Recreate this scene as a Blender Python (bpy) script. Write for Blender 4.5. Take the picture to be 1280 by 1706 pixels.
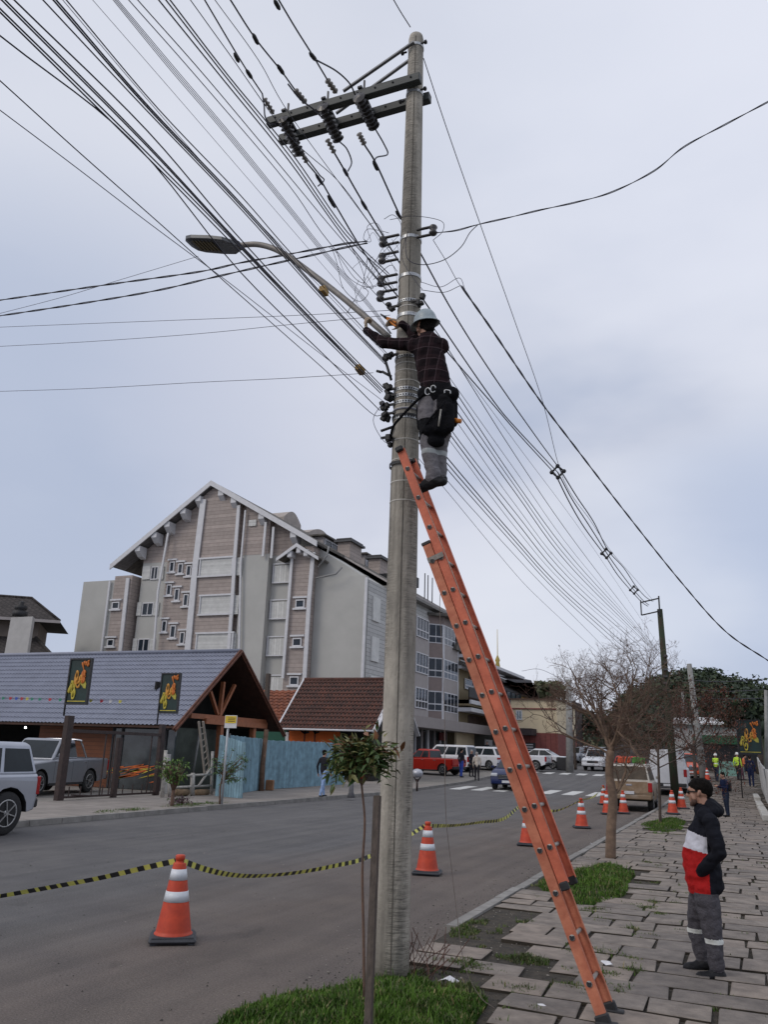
import bpy, bmesh, math, random
import numpy as np
from mathutils import Vector, Matrix, noise
R = math.radians
random.seed(7)
for _o in list(bpy.data.objects): bpy.data.objects.remove(_o)
scene = bpy.context.scene
col = scene.collection

# ------------------------------------------------------------------ camera
F_PX = 1363.0
CAM = np.array([0, 0, 1.85])
_yd = np.array([(1228-640)/F_PX, -(1272-853)/F_PX, -1.]); _yd /= np.linalg.norm(_yd)
_zd = np.array([155/F_PX, 4653/F_PX, -1.]); _zd -= _yd*(_zd@_yd); _zd /= np.linalg.norm(_zd)
_xd = np.cross(_yd, _zd)
CM = np.array([_xd, _yd, _zd])
cd = bpy.data.cameras.new("camera"); camo = bpy.data.objects.new("camera", cd); col.objects.link(camo)
cd.sensor_fit = 'VERTICAL'; cd.sensor_height = 36; cd.lens = F_PX/1706*36
cd.clip_start = .05; cd.clip_end = 4000
camo.matrix_world = Matrix(((CM[0][0], CM[0][1], CM[0][2], 0), (CM[1][0], CM[1][1], CM[1][2], 0), (CM[2][0], CM[2][1], CM[2][2], 1.85), (0, 0, 0, 1)))
scene.camera = camo
scene.view_settings.view_transform = 'Standard'; scene.view_settings.look = 'None'
scene.view_settings.exposure = 0.22; scene.view_settings.gamma = 1.0

# surveying helpers: a sight line from the standpoint met with a known plane of the place
def ray(x, y): return CM @ np.array([(x-640)/F_PX, -(y-853)/F_PX, -1.])
def atX(x, y, X): r = ray(x, y); return CAM + r*(X-CAM[0])/r[0]
def atY(x, y, Y): r = ray(x, y); return CAM + r*(Y-CAM[1])/r[1]
def atZ(x, y, Z): r = ray(x, y); return CAM + r*(Z-CAM[2])/r[2]
TPY = [-60, 38, 48, 55, 62, 75, 90, 150, 300, 900]; TPZ = [0, 0, .22, .5, .8, 1.05, 1.15, 1.4, 1.6, 2]
def tz(Y): return float(np.interp(Y, TPY, TPZ))
def G(x, y, off=0):
    r = ray(x, y)
    for t in np.linspace(1, 300, 12000):
        p = CAM + r*t
        if p[2] < tz(p[1])+off: return p
def XS(px, py, Y): return float(atY(px, py, Y)[0])

# ------------------------------------------------------------------ sky and sun
w = bpy.data.worlds.new("World"); scene.world = w; w.use_nodes = True
nt = w.node_tree; N = nt.nodes; L = nt.links; N.clear()
SUN_EL, SUN_AZ = 38, 215
out = N.new('ShaderNodeOutputWorld'); bg = N.new('ShaderNodeBackground'); bg.inputs[1].default_value = .1
sky = N.new('ShaderNodeTexSky'); sky.sky_type = 'NISHITA'; sky.sun_disc = False
sky.sun_elevation = R(SUN_EL); sky.sun_rotation = R(SUN_AZ); sky.dust_density = 3
tc = N.new('ShaderNodeTexCoord'); mp = N.new('ShaderNodeMapping'); mp.inputs['Scale'].default_value = (1.1, 1.1, 2.6)
mp.inputs['Location'].default_value = (3.1, .6, .35)
n1 = N.new('ShaderNodeTexNoise'); n1.inputs['Scale'].default_value = 1.5; n1.inputs['Detail'].default_value = 5; n1.inputs['Roughness'].default_value = .48
sx = N.new('ShaderNodeSeparateXYZ')
L.new(tc.outputs['Generated'], mp.inputs[0]); L.new(mp.outputs[0], n1.inputs[0]); L.new(tc.outputs['Generated'], sx.inputs[0])
cr = N.new('ShaderNodeValToRGB')
e = cr.color_ramp.elements; e[0].position = .36; e[0].color = (.33, .39, .53, 1); e[1].position = .62; e[1].color = (.67, .69, .76, 1)
k = e.new(.47); k.color = (.50, .535, .64, 1)
L.new(n1.outputs[0], cr.inputs[0])
er = N.new('ShaderNodeValToRGB')       # higher sky is brighter, more even cloud
ee = er.color_ramp.elements; ee[0].position = .30; ee[0].color = (0, 0, 0, 1); ee[1].position = .68; ee[1].color = (1, 1, 1, 1)
L.new(sx.outputs[2], er.inputs[0])
mx = N.new('ShaderNodeMixRGB'); mx.inputs[2].default_value = (.64, .665, .745, 1)
m8 = N.new('ShaderNodeMath'); m8.operation = 'MULTIPLY'; m8.inputs[1].default_value = .8
L.new(er.outputs[0], m8.inputs[0]); L.new(m8.outputs[0], mx.inputs[0]); L.new(cr.outputs[0], mx.inputs[1])
last_ = mx.outputs[0]
for (px_, py_, half, c_, amt) in ((30, 800, 21, (.37, .43, .57, 1), .8), (1270, 1040, 13, (.39, .46, .62, 1), .8), (930, 1060, 13, (.70, .72, .79, 1), .6), (1200, 120, 22, (.73, .755, .85, 1), .6), (560, 700, 15, (.56, .58, .68, 1), .5)):
    dv_ = ray(px_, py_); dv_ = dv_/np.linalg.norm(dv_)      # broad lighter and darker cloud banks
    nv = N.new('ShaderNodeVectorMath'); nv.operation = 'NORMALIZE'; L.new(tc.outputs['Generated'], nv.inputs[0])
    dp = N.new('ShaderNodeVectorMath'); dp.operation = 'DOT_PRODUCT'; dp.inputs[1].default_value = tuple(dv_); L.new(nv.outputs[0], dp.inputs[0])
    ns = N.new('ShaderNodeMath'); ns.operation = 'MULTIPLY_ADD'; ns.inputs[1].default_value = .10; L.new(n1.outputs[0], ns.inputs[0]); L.new(dp.outputs['Value'], ns.inputs[2])
    mr_ = N.new('ShaderNodeMapRange'); mr_.interpolation_type = 'SMOOTHSTEP'; mr_.inputs[1].default_value = math.cos(R(half))+.04; mr_.inputs[2].default_value = 1.055; mr_.inputs[4].default_value = amt; L.new(ns.outputs[0], mr_.inputs[0])
    mq = N.new('ShaderNodeMixRGB'); mq.inputs[2].default_value = c_; L.new(mr_.outputs[0], mq.inputs[0]); L.new(last_, mq.inputs[1]); last_ = mq.outputs[0]
sc = N.new('ShaderNodeVectorMath'); sc.operation = 'SCALE'; sc.inputs[3].default_value = 10
L.new(last_, sc.inputs[0])
m2 = N.new('ShaderNodeMixRGB'); m2.inputs[0].default_value = .93
L.new(sky.outputs[0], m2.inputs[1]); L.new(sc.outputs[0], m2.inputs[2]); L.new(m2.outputs[0], bg.inputs[0]); L.new(bg.outputs[0], out.inputs[0])
sd = bpy.data.lights.new("sun", 'SUN'); sd.energy = .75; sd.angle = R(25); sd.color = (1, .92, .82)
so = bpy.data.objects.new("sun", sd); col.objects.link(so)
so.rotation_euler = (R(90-SUN_EL), 0, R(180-SUN_AZ))
so.location = (0, 0, 30)

# ------------------------------------------------------------------ materials
MC = {}
def M(name, c=(.5, .5, .5), rough=.75, var=.18, scale=6, bump=0, metal=0, stretch=(1, 1, 1), c2=None, emit=None, spec=.5, coat=0, dirt=0, bscale=None, trans=0):
    if name in MC: return MC[name]
    m = bpy.data.materials.new(name); m.use_nodes = True; MC[name] = m
    nn = m.node_tree.nodes; ll = m.node_tree.links; b = nn['Principled BSDF']
    b.inputs['Roughness'].default_value = rough; b.inputs['Metallic'].default_value = metal
    b.inputs['Specular IOR Level'].default_value = spec; b.inputs['Coat Weight'].default_value = coat
    t = nn.new('ShaderNodeTexCoord'); mpn = nn.new('ShaderNodeMapping'); mpn.inputs['Scale'].default_value = stretch
    ll.new(t.outputs['Object'], mpn.inputs[0])
    no = nn.new('ShaderNodeTexNoise'); no.inputs['Scale'].default_value = scale; no.inputs['Detail'].default_value = 6; no.inputs['Roughness'].default_value = .62
    ll.new(mpn.outputs[0], no.inputs[0])
    r = nn.new('ShaderNodeValToRGB'); a = c2 if c2 else tuple(x*(1-var) for x in c)
    d = c if c2 else tuple(min(1, x*(1+var)) for x in c)
    r.color_ramp.elements[0].position = .35; r.color_ramp.elements[1].position = .65
    r.color_ramp.elements[0].color = (*a, 1); r.color_ramp.elements[1].color = (*d, 1)
    ll.new(no.outputs[0], r.inputs[0]); last = r.outputs[0]
    if dirt:
        n3 = nn.new('ShaderNodeTexNoise'); n3.inputs['Scale'].default_value = scale*.23; n3.inputs['Detail'].default_value = 8; n3.inputs['Roughness'].default_value = .7
        ll.new(mpn.outputs[0], n3.inputs[0])
        r3 = nn.new('ShaderNodeValToRGB'); r3.color_ramp.elements[0].position = .45; r3.color_ramp.elements[1].position = .7
        r3.color_ramp.elements[0].color = (0, 0, 0, 1); r3.color_ramp.elements[1].color = (dirt, dirt, dirt, 1)
        ll.new(n3.outputs[0], r3.inputs[0])
        mm = nn.new('ShaderNodeMixRGB'); mm.blend_type = 'MIX'; mm.inputs[2].default_value = (*[x*.35 for x in c], 1)
        ll.new(r3.outputs[0], mm.inputs[0]); ll.new(last, mm.inputs[1]); last = mm.outputs[0]
    ll.new(last, b.inputs['Base Color'])
    if bump:
        bn = nn.new('ShaderNodeBump'); bn.inputs['Strength'].default_value = bump; bn.inputs['Distance'].default_value = .02
        n2 = nn.new('ShaderNodeTexNoise'); n2.inputs['Scale'].default_value = bscale or scale*4; n2.inputs['Detail'].default_value = 5
        ll.new(mpn.outputs[0], n2.inputs[0]); ll.new(n2.outputs[0], bn.inputs['Height']); ll.new(bn.outputs[0], b.inputs['Normal'])
    if emit: b.inputs['Emission Color'].default_value = (*emit[:3], 1); b.inputs['Emission Strength'].default_value = emit[3]
    if trans: b.inputs['Transmission Weight'].default_value = trans
    return m
def planks(name, c, pitch, axis=2, gap=.10, dark=.35, rough=.7, var=.1, bump=.6):
    """boards: a seam every `pitch` metres along an object axis, each board its own tint"""
    m = M(name, c, rough, var, 3)
    nn = m.node_tree.nodes; ll = m.node_tree.links; b = nn['Principled BSDF']
    t = nn.new('ShaderNodeTexCoord'); s = nn.new('ShaderNodeSeparateXYZ'); ll.new(t.outputs['Object'], s.inputs[0])
    dv = nn.new('ShaderNodeMath'); dv.operation = 'DIVIDE'; dv.inputs[1].default_value = pitch; ll.new(s.outputs[axis], dv.inputs[0])
    fr = nn.new('ShaderNodeMath'); fr.operation = 'FRACT'; ll.new(dv.outputs[0], fr.inputs[0])
    lt = nn.new('ShaderNodeMath'); lt.operation = 'LESS_THAN'; lt.inputs[1].default_value = gap; ll.new(fr.outputs[0], lt.inputs[0])
    fl = nn.new('ShaderNodeMath'); fl.operation = 'FLOOR'; ll.new(dv.outputs[0], fl.inputs[0])
    wn = nn.new('ShaderNodeTexWhiteNoise'); wn.noise_dimensions = '1D'; ll.new(fl.outputs[0], wn.inputs['W'])
    hv = nn.new('ShaderNodeHueSaturation'); mr = nn.new('ShaderNodeMapRange'); mr.inputs[3].default_value = .88; mr.inputs[4].default_value = 1.1
    ll.new(wn.outputs[0], mr.inputs[0]); ll.new(mr.outputs[0], hv.inputs['Value'])
    src = b.inputs['Base Color'].links[0].from_socket; ll.new(src, hv.inputs['Color'])
    mxn = nn.new('ShaderNodeMixRGB'); mxn.inputs[2].default_value = (*[x*dark for x in c], 1)
    ll.new(lt.outputs[0], mxn.inputs[0]); ll.new(hv.outputs[0], mxn.inputs[1]); ll.new(mxn.outputs[0], b.inputs['Base Color'])
    bn = nn.new('ShaderNodeBump'); bn.inputs['Strength'].default_value = bump; bn.inputs['Distance'].default_value = .03
    ll.new(fr.outputs[0], bn.inputs['Height']); ll.new(bn.outputs[0], b.inputs['Normal'])
    return m
WHITE = M('white_paint', (.72, .72, .74), .5, .06, 4)
GLASS = M('window_glass', (.02, .024, .03), .08, .3, 1.5, spec=.35)
BLACK = M('black_rubber', (.018, .018, .02), .6, .3, 20)
STEEL = M('galvanised_steel', (.42, .43, .44), .42, .2, 25, metal=.7)
CABLE = M('cable_sheath', (.02, .02, .035), .5, .3, 9)
CABLEG = M('grey_cable_sheath', (.13, .13, .17), .5, .2, 9)
DARKIRON = M('dark_iron', (.03, .03, .033), .5, .4, 14, metal=.3)
TIMBER = M('brown_timber', (.33, .12, .055), .6, .3, 5, stretch=(6, 6, .8), bump=.2)

# ------------------------------------------------------------------ mesh builder
class MB:
    def __init__(s): s.v = []; s.f = []; s.m = []; s.sm = []
    def add(s, vs, fs, mi=0, smooth=False):
        o = len(s.v); s.v += [tuple(map(float, p)) for p in vs]
        for f in fs: s.f.append(tuple(o+i for i in f)); s.m.append(mi); s.sm.append(smooth)
        return s
    def box(s, c, d, rot=None, mi=0, bev=0):
        hx, hy, hz = d[0]/2, d[1]/2, d[2]/2
        if bev:
            b = min(bev, hx*.9, hy*.9, hz*.9); vs = []; idx = {}
            for i in (-1, 1):
                for j in (-1, 1):
                    for k_ in (-1, 1):
                        for a, q in enumerate(((hx, hy-b, hz-b), (hx-b, hy, hz-b), (hx-b, hy-b, hz))):
                            idx[(i, j, k_, a)] = len(vs); vs.append((i*q[0], j*q[1], k_*q[2]))
            fs = []
            I = lambda i, j, k_, a: idx[(i, j, k_, a)]
            for i in (-1, 1): fs.append([I(i, -1, -1, 0), I(i, 1, -1, 0), I(i, 1, 1, 0), I(i, -1, 1, 0)][::i])
            for j in (-1, 1): fs.append([I(-1, j, -1, 1), I(-1, j, 1, 1), I(1, j, 1, 1), I(1, j, -1, 1)][::j])
            for k_ in (-1, 1): fs.append([I(-1, -1, k_, 2), I(1, -1, k_, 2), I(1, 1, k_, 2), I(-1, 1, k_, 2)][::k_])
            for i in (-1, 1):
                for j in (-1, 1): fs.append([I(i, j, -1, 0), I(i, j, -1, 1), I(i, j, 1, 1), I(i, j, 1, 0)][::i*j])
            for i in (-1, 1):
                for k_ in (-1, 1): fs.append([I(i, -1, k_, 0), I(i, 1, k_, 0), I(i, 1, k_, 2), I(i, -1, k_, 2)][::i*k_])
            for j in (-1, 1):
                for k_ in (-1, 1): fs.append([I(-1, j, k_, 1), I(-1, j, k_, 2), I(1, j, k_, 2), I(1, j, k_, 1)][::j*k_])
            for i in (-1, 1):
                for j in (-1, 1):
                    for k_ in (-1, 1): fs.append([I(i, j, k_, 0), I(i, j, k_, 1), I(i, j, k_, 2)][::i*j*k_])
        else:
            vs = [(x, y, z) for x in (-hx, hx) for y in (-hy, hy) for z in (-hz, hz)]
            fs = [(0, 1, 3, 2), (4, 6, 7, 5), (0, 4, 5, 1), (2, 3, 7, 6), (0, 2, 6, 4), (1, 5, 7, 3)]
        vs = [Vector(p) for p in vs]
        if rot is not None: vs = [rot @ p for p in vs]
        c = Vector(c); return s.add([p+c for p in vs], fs, mi)
    def b2(s, x0, x1, y0, y1, z0, z1, mi=0, bev=0): return s.box(((x0+x1)/2, (y0+y1)/2, (z0+z1)/2), (abs(x1-x0), abs(y1-y0), abs(z1-z0)), None, mi, bev)
    def bar(s, a, b, w, h, mi=0, up=(0, 0, 1)):
        a = Vector(a); b = Vector(b); d = b-a; Ln = d.length
        if Ln < 1e-6: return s
        y = d/Ln; x = y.cross(Vector(up))
        if x.length < 1e-4: x = y.cross(Vector((1, 0, 0)))
        x.normalize(); z = x.cross(y)
        return s.box((a+b)/2, (w, Ln, h), Matrix((x, y, z)).transposed(), mi)
    def tube(s, pts, r, n=8, mi=0, cap=True, smooth=True):
        pts = [Vector(p) for p in pts]; k_ = len(pts); rs = r if hasattr(r, '__len__') else [r]*k_
        vs = []; fs = []; px = None
        for i, p in enumerate(pts):
            t = (pts[min(i+1, k_-1)]-pts[max(i-1, 0)])
            if t.length < 1e-9: t = Vector((0, 0, 1))
            t.normalize()
            if px is None:
                px = t.cross(Vector((0, 0, 1)));
                if px.length < 1e-3: px = t.cross(Vector((1, 0, 0)))
            px = px - t*px.dot(t)
            if px.length < 1e-6: px = t.cross(Vector((0, 1, 0)))
            px.normalize(); py = t.cross(px)
            for j in range(n):
                a = 2*math.pi*j/n; vs.append(p+(px*math.cos(a)+py*math.sin(a))*rs[i])
        for i in range(k_-1):
            for j in range(n): fs.append((i*n+j, i*n+(j+1) % n, (i+1)*n+(j+1) % n, (i+1)*n+j))
        if cap: fs.append(tuple(range(n))[::-1]); fs.append(tuple((k_-1)*n+j for j in range(n)))
        return s.add(vs, fs, mi, smooth)
    def lathe(s, c, prof, n=24, mi=0, axis='z', smooth=True):
        vs = []; fs = []
        for (r, z) in prof:
            for j in range(n):
                a = 2*math.pi*j/n; p = (r*math.cos(a), r*math.sin(a), z)
                if axis == 'y': p = (p[0], p[2], p[1])
                if axis == 'x': p = (p[2], p[0], p[1])
                vs.append((p[0]+c[0], p[1]+c[1], p[2]+c[2]))
        for i in range(len(prof)-1):
            for j in range(n):
                f = (i*n+j, i*n+(j+1) % n, (i+1)*n+(j+1) % n, (i+1)*n+j); fs.append(f)
        fs.append(tuple(range(n))[::-1]); fs.append(tuple((len(prof)-1)*n+j for j in range(n)))
        return s.add(vs, fs, mi, smooth)
    def prism(s, poly, e, mi=0, mcap=None):
        """poly: 3D points in order; e: extrusion vector"""
        n = len(poly); P_ = [Vector(p) for p in poly]; e = Vector(e)
        from mathutils.geometry import tessellate_polygon
        tr = tessellate_polygon([P_]); mc = mi if mcap is None else mcap
        s.add(P_+[p+e for p in P_], [(i, (i+1) % n, n+(i+1) % n, n+i) for i in range(n)], mi)
        s.add(P_, [tuple(t) for t in tr], mc); s.add([p+e for p in P_], [tuple(t[::-1]) for t in tr], mc)
        return s
    def quad(s, a, b, c, d, mi=0): return s.add([a, b, c, d], [(0, 1, 2, 3)], mi)
    def ball(s, c, r, n=10, mi=0, sq=(1, 1, 1)):
        vs = []; fs = []; m_ = n//2+1
        for i in range(m_):
            th = math.pi*i/(m_-1)
            for j in range(n):
                a = 2*math.pi*j/n; vs.append((c[0]+r*sq[0]*math.sin(th)*math.cos(a), c[1]+r*sq[1]*math.sin(th)*math.sin(a), c[2]+r*sq[2]*math.cos(th)))
        for i in range(m_-1):
            for j in range(n): fs.append((i*n+j, (i+1)*n+j, (i+1)*n+(j+1) % n, i*n+(j+1) % n))
        return s.add(vs, fs, mi, True)
    def build(s, name, mats, parent=None, origin=None, local=False, fix=True):
        me = bpy.data.meshes.new(name)
        if not isinstance(mats, (list, tuple)): mats = [mats]
        V = np.array(s.v, dtype=float).reshape(-1, 3)
        if parent is not None: org = (0, 0, 0) if local else tuple(parent.get('_o', (0, 0, 0)))
        elif local: org = (0, 0, 0)
        elif origin is not None: org = origin
        else: org = ((V[:, 0].min()+V[:, 0].max())/2, (V[:, 1].min()+V[:, 1].max())/2, V[:, 2].min())
        V = V-np.array(org)
        me.from_pydata(V.tolist(), [], s.f)
        for m in mats: me.materials.append(m)
        me.polygons.foreach_set('material_index', s.m); me.polygons.foreach_set('use_smooth', s.sm)
        if fix and len(s.f) < 60000:
            bm = bmesh.new(); bm.from_mesh(me); bmesh.ops.recalc_face_normals(bm, faces=bm.faces); bm.to_mesh(me); bm.free()
        me.update()
        o = bpy.data.objects.new(name, me); col.objects.link(o)
        if parent is not None:
            o.parent = parent; o['_o'] = org
            if parent.type == 'MESH': o.location = (0, 0, 0)
        else: o.location = org; o['_o'] = org
        return o
def T(name, label, cat, loc, group=None, rz=0):
    o = bpy.data.objects.new(name, None); col.objects.link(o); o.location = tuple(map(float, loc)); o.rotation_euler = (0, 0, rz)
    o.empty_display_size = .2
    o['_o'] = tuple(map(float, loc)); o['label'] = label; o['category'] = cat
    if group: o['group'] = group
    return o
def tag(o, label, cat, group=None, kind=None):
    if label: o['label'] = label
    if cat: o['category'] = cat
    if group: o['group'] = group
    if kind: o['kind'] = kind
    return o
def structure(o): o['kind'] = 'structure'; return o
def copy_tree(o, parent=None):
    c = o.copy(); col.objects.link(c)
    if parent is not None: c.parent = parent
    for ch in list(o.children): copy_tree(ch, c)
    return c
# ------------------------------------------------------------------ ground, road, pavements
KX, KF, FX, RX = -3.0, -14.7, -25.0, .8     # near kerb, far kerb, far building line, right fence line
YS = sorted(set([-60, -20, -5, 0, 5, 10, 20, 30, 38, 43, 48, 52, 55, 58, 62, 68, 75, 82, 90, 110, 150, 220, 300, 500, 900]))
def strip(name, x0, x1, dz, m, y0=-60, y1=900, nx=1, par=None):
    ys = [y for y in YS if y0 < y < y1]; ys = [y0]+ys+[y1]; mb = MB(); xs = np.linspace(x0, x1, nx+1)
    vs = [(x, y, tz(y)+dz) for y in ys for x in xs]; fs = []
    for i in range(len(ys)-1):
        for j in range(nx): a = i*(nx+1)+j; fs.append((a, a+1, a+nx+2, a+nx+1))
    mb.add(vs, fs); return structure(mb.build(name, m, par))
asph = M('asphalt', (.125, .12, .118), .88, .12, .9, bump=.6, bscale=110, c2=(.098, .095, .097), dirt=.18)
def _asph():
    nn = asph.node_tree.nodes; ll = asph.node_tree.links; b = nn['Principled BSDF']
    src = b.inputs['Base Color'].links[0].from_socket
    t = nn.new('ShaderNodeTexCoord'); s = nn.new('ShaderNodeSeparateXYZ'); ll.new(t.outputs['Object'], s.inputs[0])
    nz = nn.new('ShaderNodeTexNoise'); nz.inputs['Scale'].default_value = .35; nz.inputs['Detail'].default_value = 4; ll.new(t.outputs['Object'], nz.inputs[0])
    ad = nn.new('ShaderNodeMath'); ad.operation = 'MULTIPLY_ADD'; ad.inputs[1].default_value = 4.0; ll.new(nz.outputs[0], ad.inputs[0]); ll.new(s.outputs[0], ad.inputs[2])
    mr = nn.new('ShaderNodeMapRange'); mr.inputs[1].default_value = 3.0; mr.inputs[2].default_value = 5.5; ll.new(ad.outputs[0], mr.inputs[0])
    mm = nn.new('ShaderNodeMixRGB'); mm.blend_type = 'MULTIPLY'; mm.inputs[2].default_value = (1.12, .96, .84, 1)   # dusty kerbside lane
    ll.new(mr.outputs[0], mm.inputs[0]); ll.new(src, mm.inputs[1])
    # fine pale wear streaks along the lanes and small aggregate
    mp_ = nn.new('ShaderNodeMapping'); mp_.inputs['Scale'].default_value = (3.5, .12, 1); ll.new(t.outputs['Object'], mp_.inputs[0])
    n4 = nn.new('ShaderNodeTexNoise'); n4.inputs['Scale'].default_value = 1; n4.inputs['Detail'].default_value = 6; ll.new(mp_.outputs[0], n4.inputs[0])
    r4 = nn.new('ShaderNodeMapRange'); r4.inputs[1].default_value = .35; r4.inputs[2].default_value = .7; r4.inputs[3].default_value = .88; r4.inputs[4].default_value = 1.16; ll.new(n4.outputs[0], r4.inputs[0])
    n5 = nn.new('ShaderNodeTexNoise'); n5.inputs['Scale'].default_value = 60; n5.inputs['Detail'].default_value = 3; ll.new(t.outputs['Object'], n5.inputs[0])
    r5 = nn.new('ShaderNodeMapRange'); r5.inputs[1].default_value = .3; r5.inputs[2].default_value = .7; r5.inputs[3].default_value = .66; r5.inputs[4].default_value = 1.36; ll.new(n5.outputs[0], r5.inputs[0])
    mu = nn.new('ShaderNodeMath'); mu.operation = 'MULTIPLY'; ll.new(r4.outputs[0], mu.inputs[0]); ll.new(r5.outputs[0], mu.inputs[1])
    n7 = nn.new('ShaderNodeTexNoise'); n7.inputs['Scale'].default_value = 1.1; n7.inputs['Detail'].default_value = 3; n7.inputs['Distortion'].default_value = .6; mp7 = nn.new('ShaderNodeMapping'); mp7.inputs['Scale'].default_value = (1.6, .8, 1); ll.new(t.outputs['Object'], mp7.inputs[0]); ll.new(mp7.outputs[0], n7.inputs[0])
    r7 = nn.new('ShaderNodeMapRange'); r7.inputs[1].default_value = .66; r7.inputs[2].default_value = .72; r7.inputs[3].default_value = 1; r7.inputs[4].default_value = .80; ll.new(n7.outputs[0], r7.inputs[0])
    mu7 = nn.new('ShaderNodeMath'); mu7.operation = 'MULTIPLY'; ll.new(mu.outputs[0], mu7.inputs[0]); ll.new(r7.outputs[0], mu7.inputs[1]); mu = mu7
    # cracks
    wv_ = nn.new('ShaderNodeTexNoise'); wv_.inputs['Scale'].default_value = 1.7; wv_.inputs['Detail'].default_value = 4; ll.new(t.outputs['Object'], wv_.inputs[0])
    av = nn.new('ShaderNodeVectorMath'); av.operation = 'MULTIPLY_ADD'; av.inputs[1].default_value = (.9, .9, .9); ll.new(wv_.outputs['Color'], av.inputs[0]); ll.new(t.outputs['Object'], av.inputs[2])
    vo = nn.new('ShaderNodeTexVoronoi'); vo.feature = 'DISTANCE_TO_EDGE'; vo.inputs['Scale'].default_value = .33; ll.new(av.outputs[0], vo.inputs['Vector'])
    r6 = nn.new('ShaderNodeMapRange'); r6.inputs[1].default_value = 0; r6.inputs[2].default_value = .003; r6.inputs[3].default_value = .82; r6.inputs[4].default_value = 1; ll.new(vo.outputs[0], r6.inputs[0])
    mu2 = nn.new('ShaderNodeMath'); mu2.operation = 'MULTIPLY'; ll.new(mu.outputs[0], mu2.inputs[0]); ll.new(r6.outputs[0], mu2.inputs[1]); mu = mu2
    vm = nn.new('ShaderNodeVectorMath'); vm.operation = 'SCALE'; ll.new(mm.outputs[0], vm.inputs[0]); ll.new(mu.outputs[0], vm.inputs[3])
    ll.new(vm.outputs[0], b.inputs['Base Color'])
_asph()
soil = M('soil_and_grit', (.072, .058, .042), .95, .3, 9, bump=.9, c2=(.028, .024, .018), bscale=60)
lot = M('worn_concrete', (.21, .195, .175), .9, .15, 1.2, bump=.3, dirt=.3)
strip('ground', -500, 500, -.03, M('far_ground', (.12, .12, .09), .95, .25, .3))
strip('road', KF, KX, 0, asph, -60, 900, 6)
strip('verge_soil', KX+.12, RX+.6, .085, soil, -12, 200)
strip('forecourt_paving', -60, KF-.15, .085, lot, -20, 120, 3)
# concrete slab pavement on the far side: one metre slabs
slab = M('slab_paving', (.27, .24, .215), .9, .12, 2, bump=.3, dirt=.25)
def add_brick(m, sx, sy, mort, off=.5, dark=.4):
    nn = m.node_tree.nodes; ll = m.node_tree.links; b = nn['Principled BSDF']; src = b.inputs['Base Color'].links[0].from_socket
    t = nn.new('ShaderNodeTexCoord'); br = nn.new('ShaderNodeTexBrick'); br.offset = off; br.inputs['Scale'].default_value = 1
    br.inputs['Brick Width'].default_value = sx; br.inputs['Row Height'].default_value = sy; br.inputs['Mortar Size'].default_value = mort
    br.inputs['Color1'].default_value = (1, 1, 1, 1); br.inputs['Color2'].default_value = (.82, .82, .82, 1); br.inputs['Mortar'].default_value = (dark, dark, dark, 1)
    ll.new(t.outputs['Object'], br.inputs[0]); mm = nn.new('ShaderNodeMixRGB'); mm.blend_type = 'MULTIPLY'; mm.inputs[0].default_value = 1
    ll.new(src, mm.inputs[1]); ll.new(br.outputs[0], mm.inputs[2]); ll.new(mm.outputs[0], b.inputs['Base Color']); return m
add_brick(slab, 1.0, 1.0, .018, 0, .5)
strip('far_pavement', -19.3, KF-.14, .105, slab, -20, 44)
kerbm = M('kerb_stone', (.24, .23, .215), .9, .2, 3, bump=.4, dirt=.3)
def kerb(name, x0, x1, ztop, y0, y1, step=1.0):
    mb = MB(); y = y0; random.seed(3)
    while y < y1:
        a, b = tz(y), tz(y+step); g = .006; dz = random.uniform(-.006, .006); zt = ztop+dz; xj = random.uniform(-.008, .008)
        vs = [(x0+xj, y+g, a-.03), (x1+xj, y+g, a-.03), (x1+xj, y+g, a+zt), (x0+xj+.015, y+g, a+zt), (x0+xj, y+g, a+zt-.02),
              (x0+xj, y+step-g, b-.03), (x1+xj, y+step-g, b-.03), (x1+xj, y+step-g, b+zt), (x0+xj+.015, y+step-g, b+zt), (x0+xj, y+step-g, b+zt-.02)]
        fs = [(0, 1, 2, 3, 4), (9, 8, 7, 6, 5), (0, 5, 6, 1), (1, 6, 7, 2), (2, 7, 8, 3), (3, 8, 9, 4), (4, 9, 5, 0)]
        mb.add(vs, fs); y += step
    return structure(mb.build(name, kerbm))
kerb('kerb', KX, KX+.14, .115, 9.1, 90)
kerb('far_kerb', KF-.14, KF, .125, 2, 110)
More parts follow.
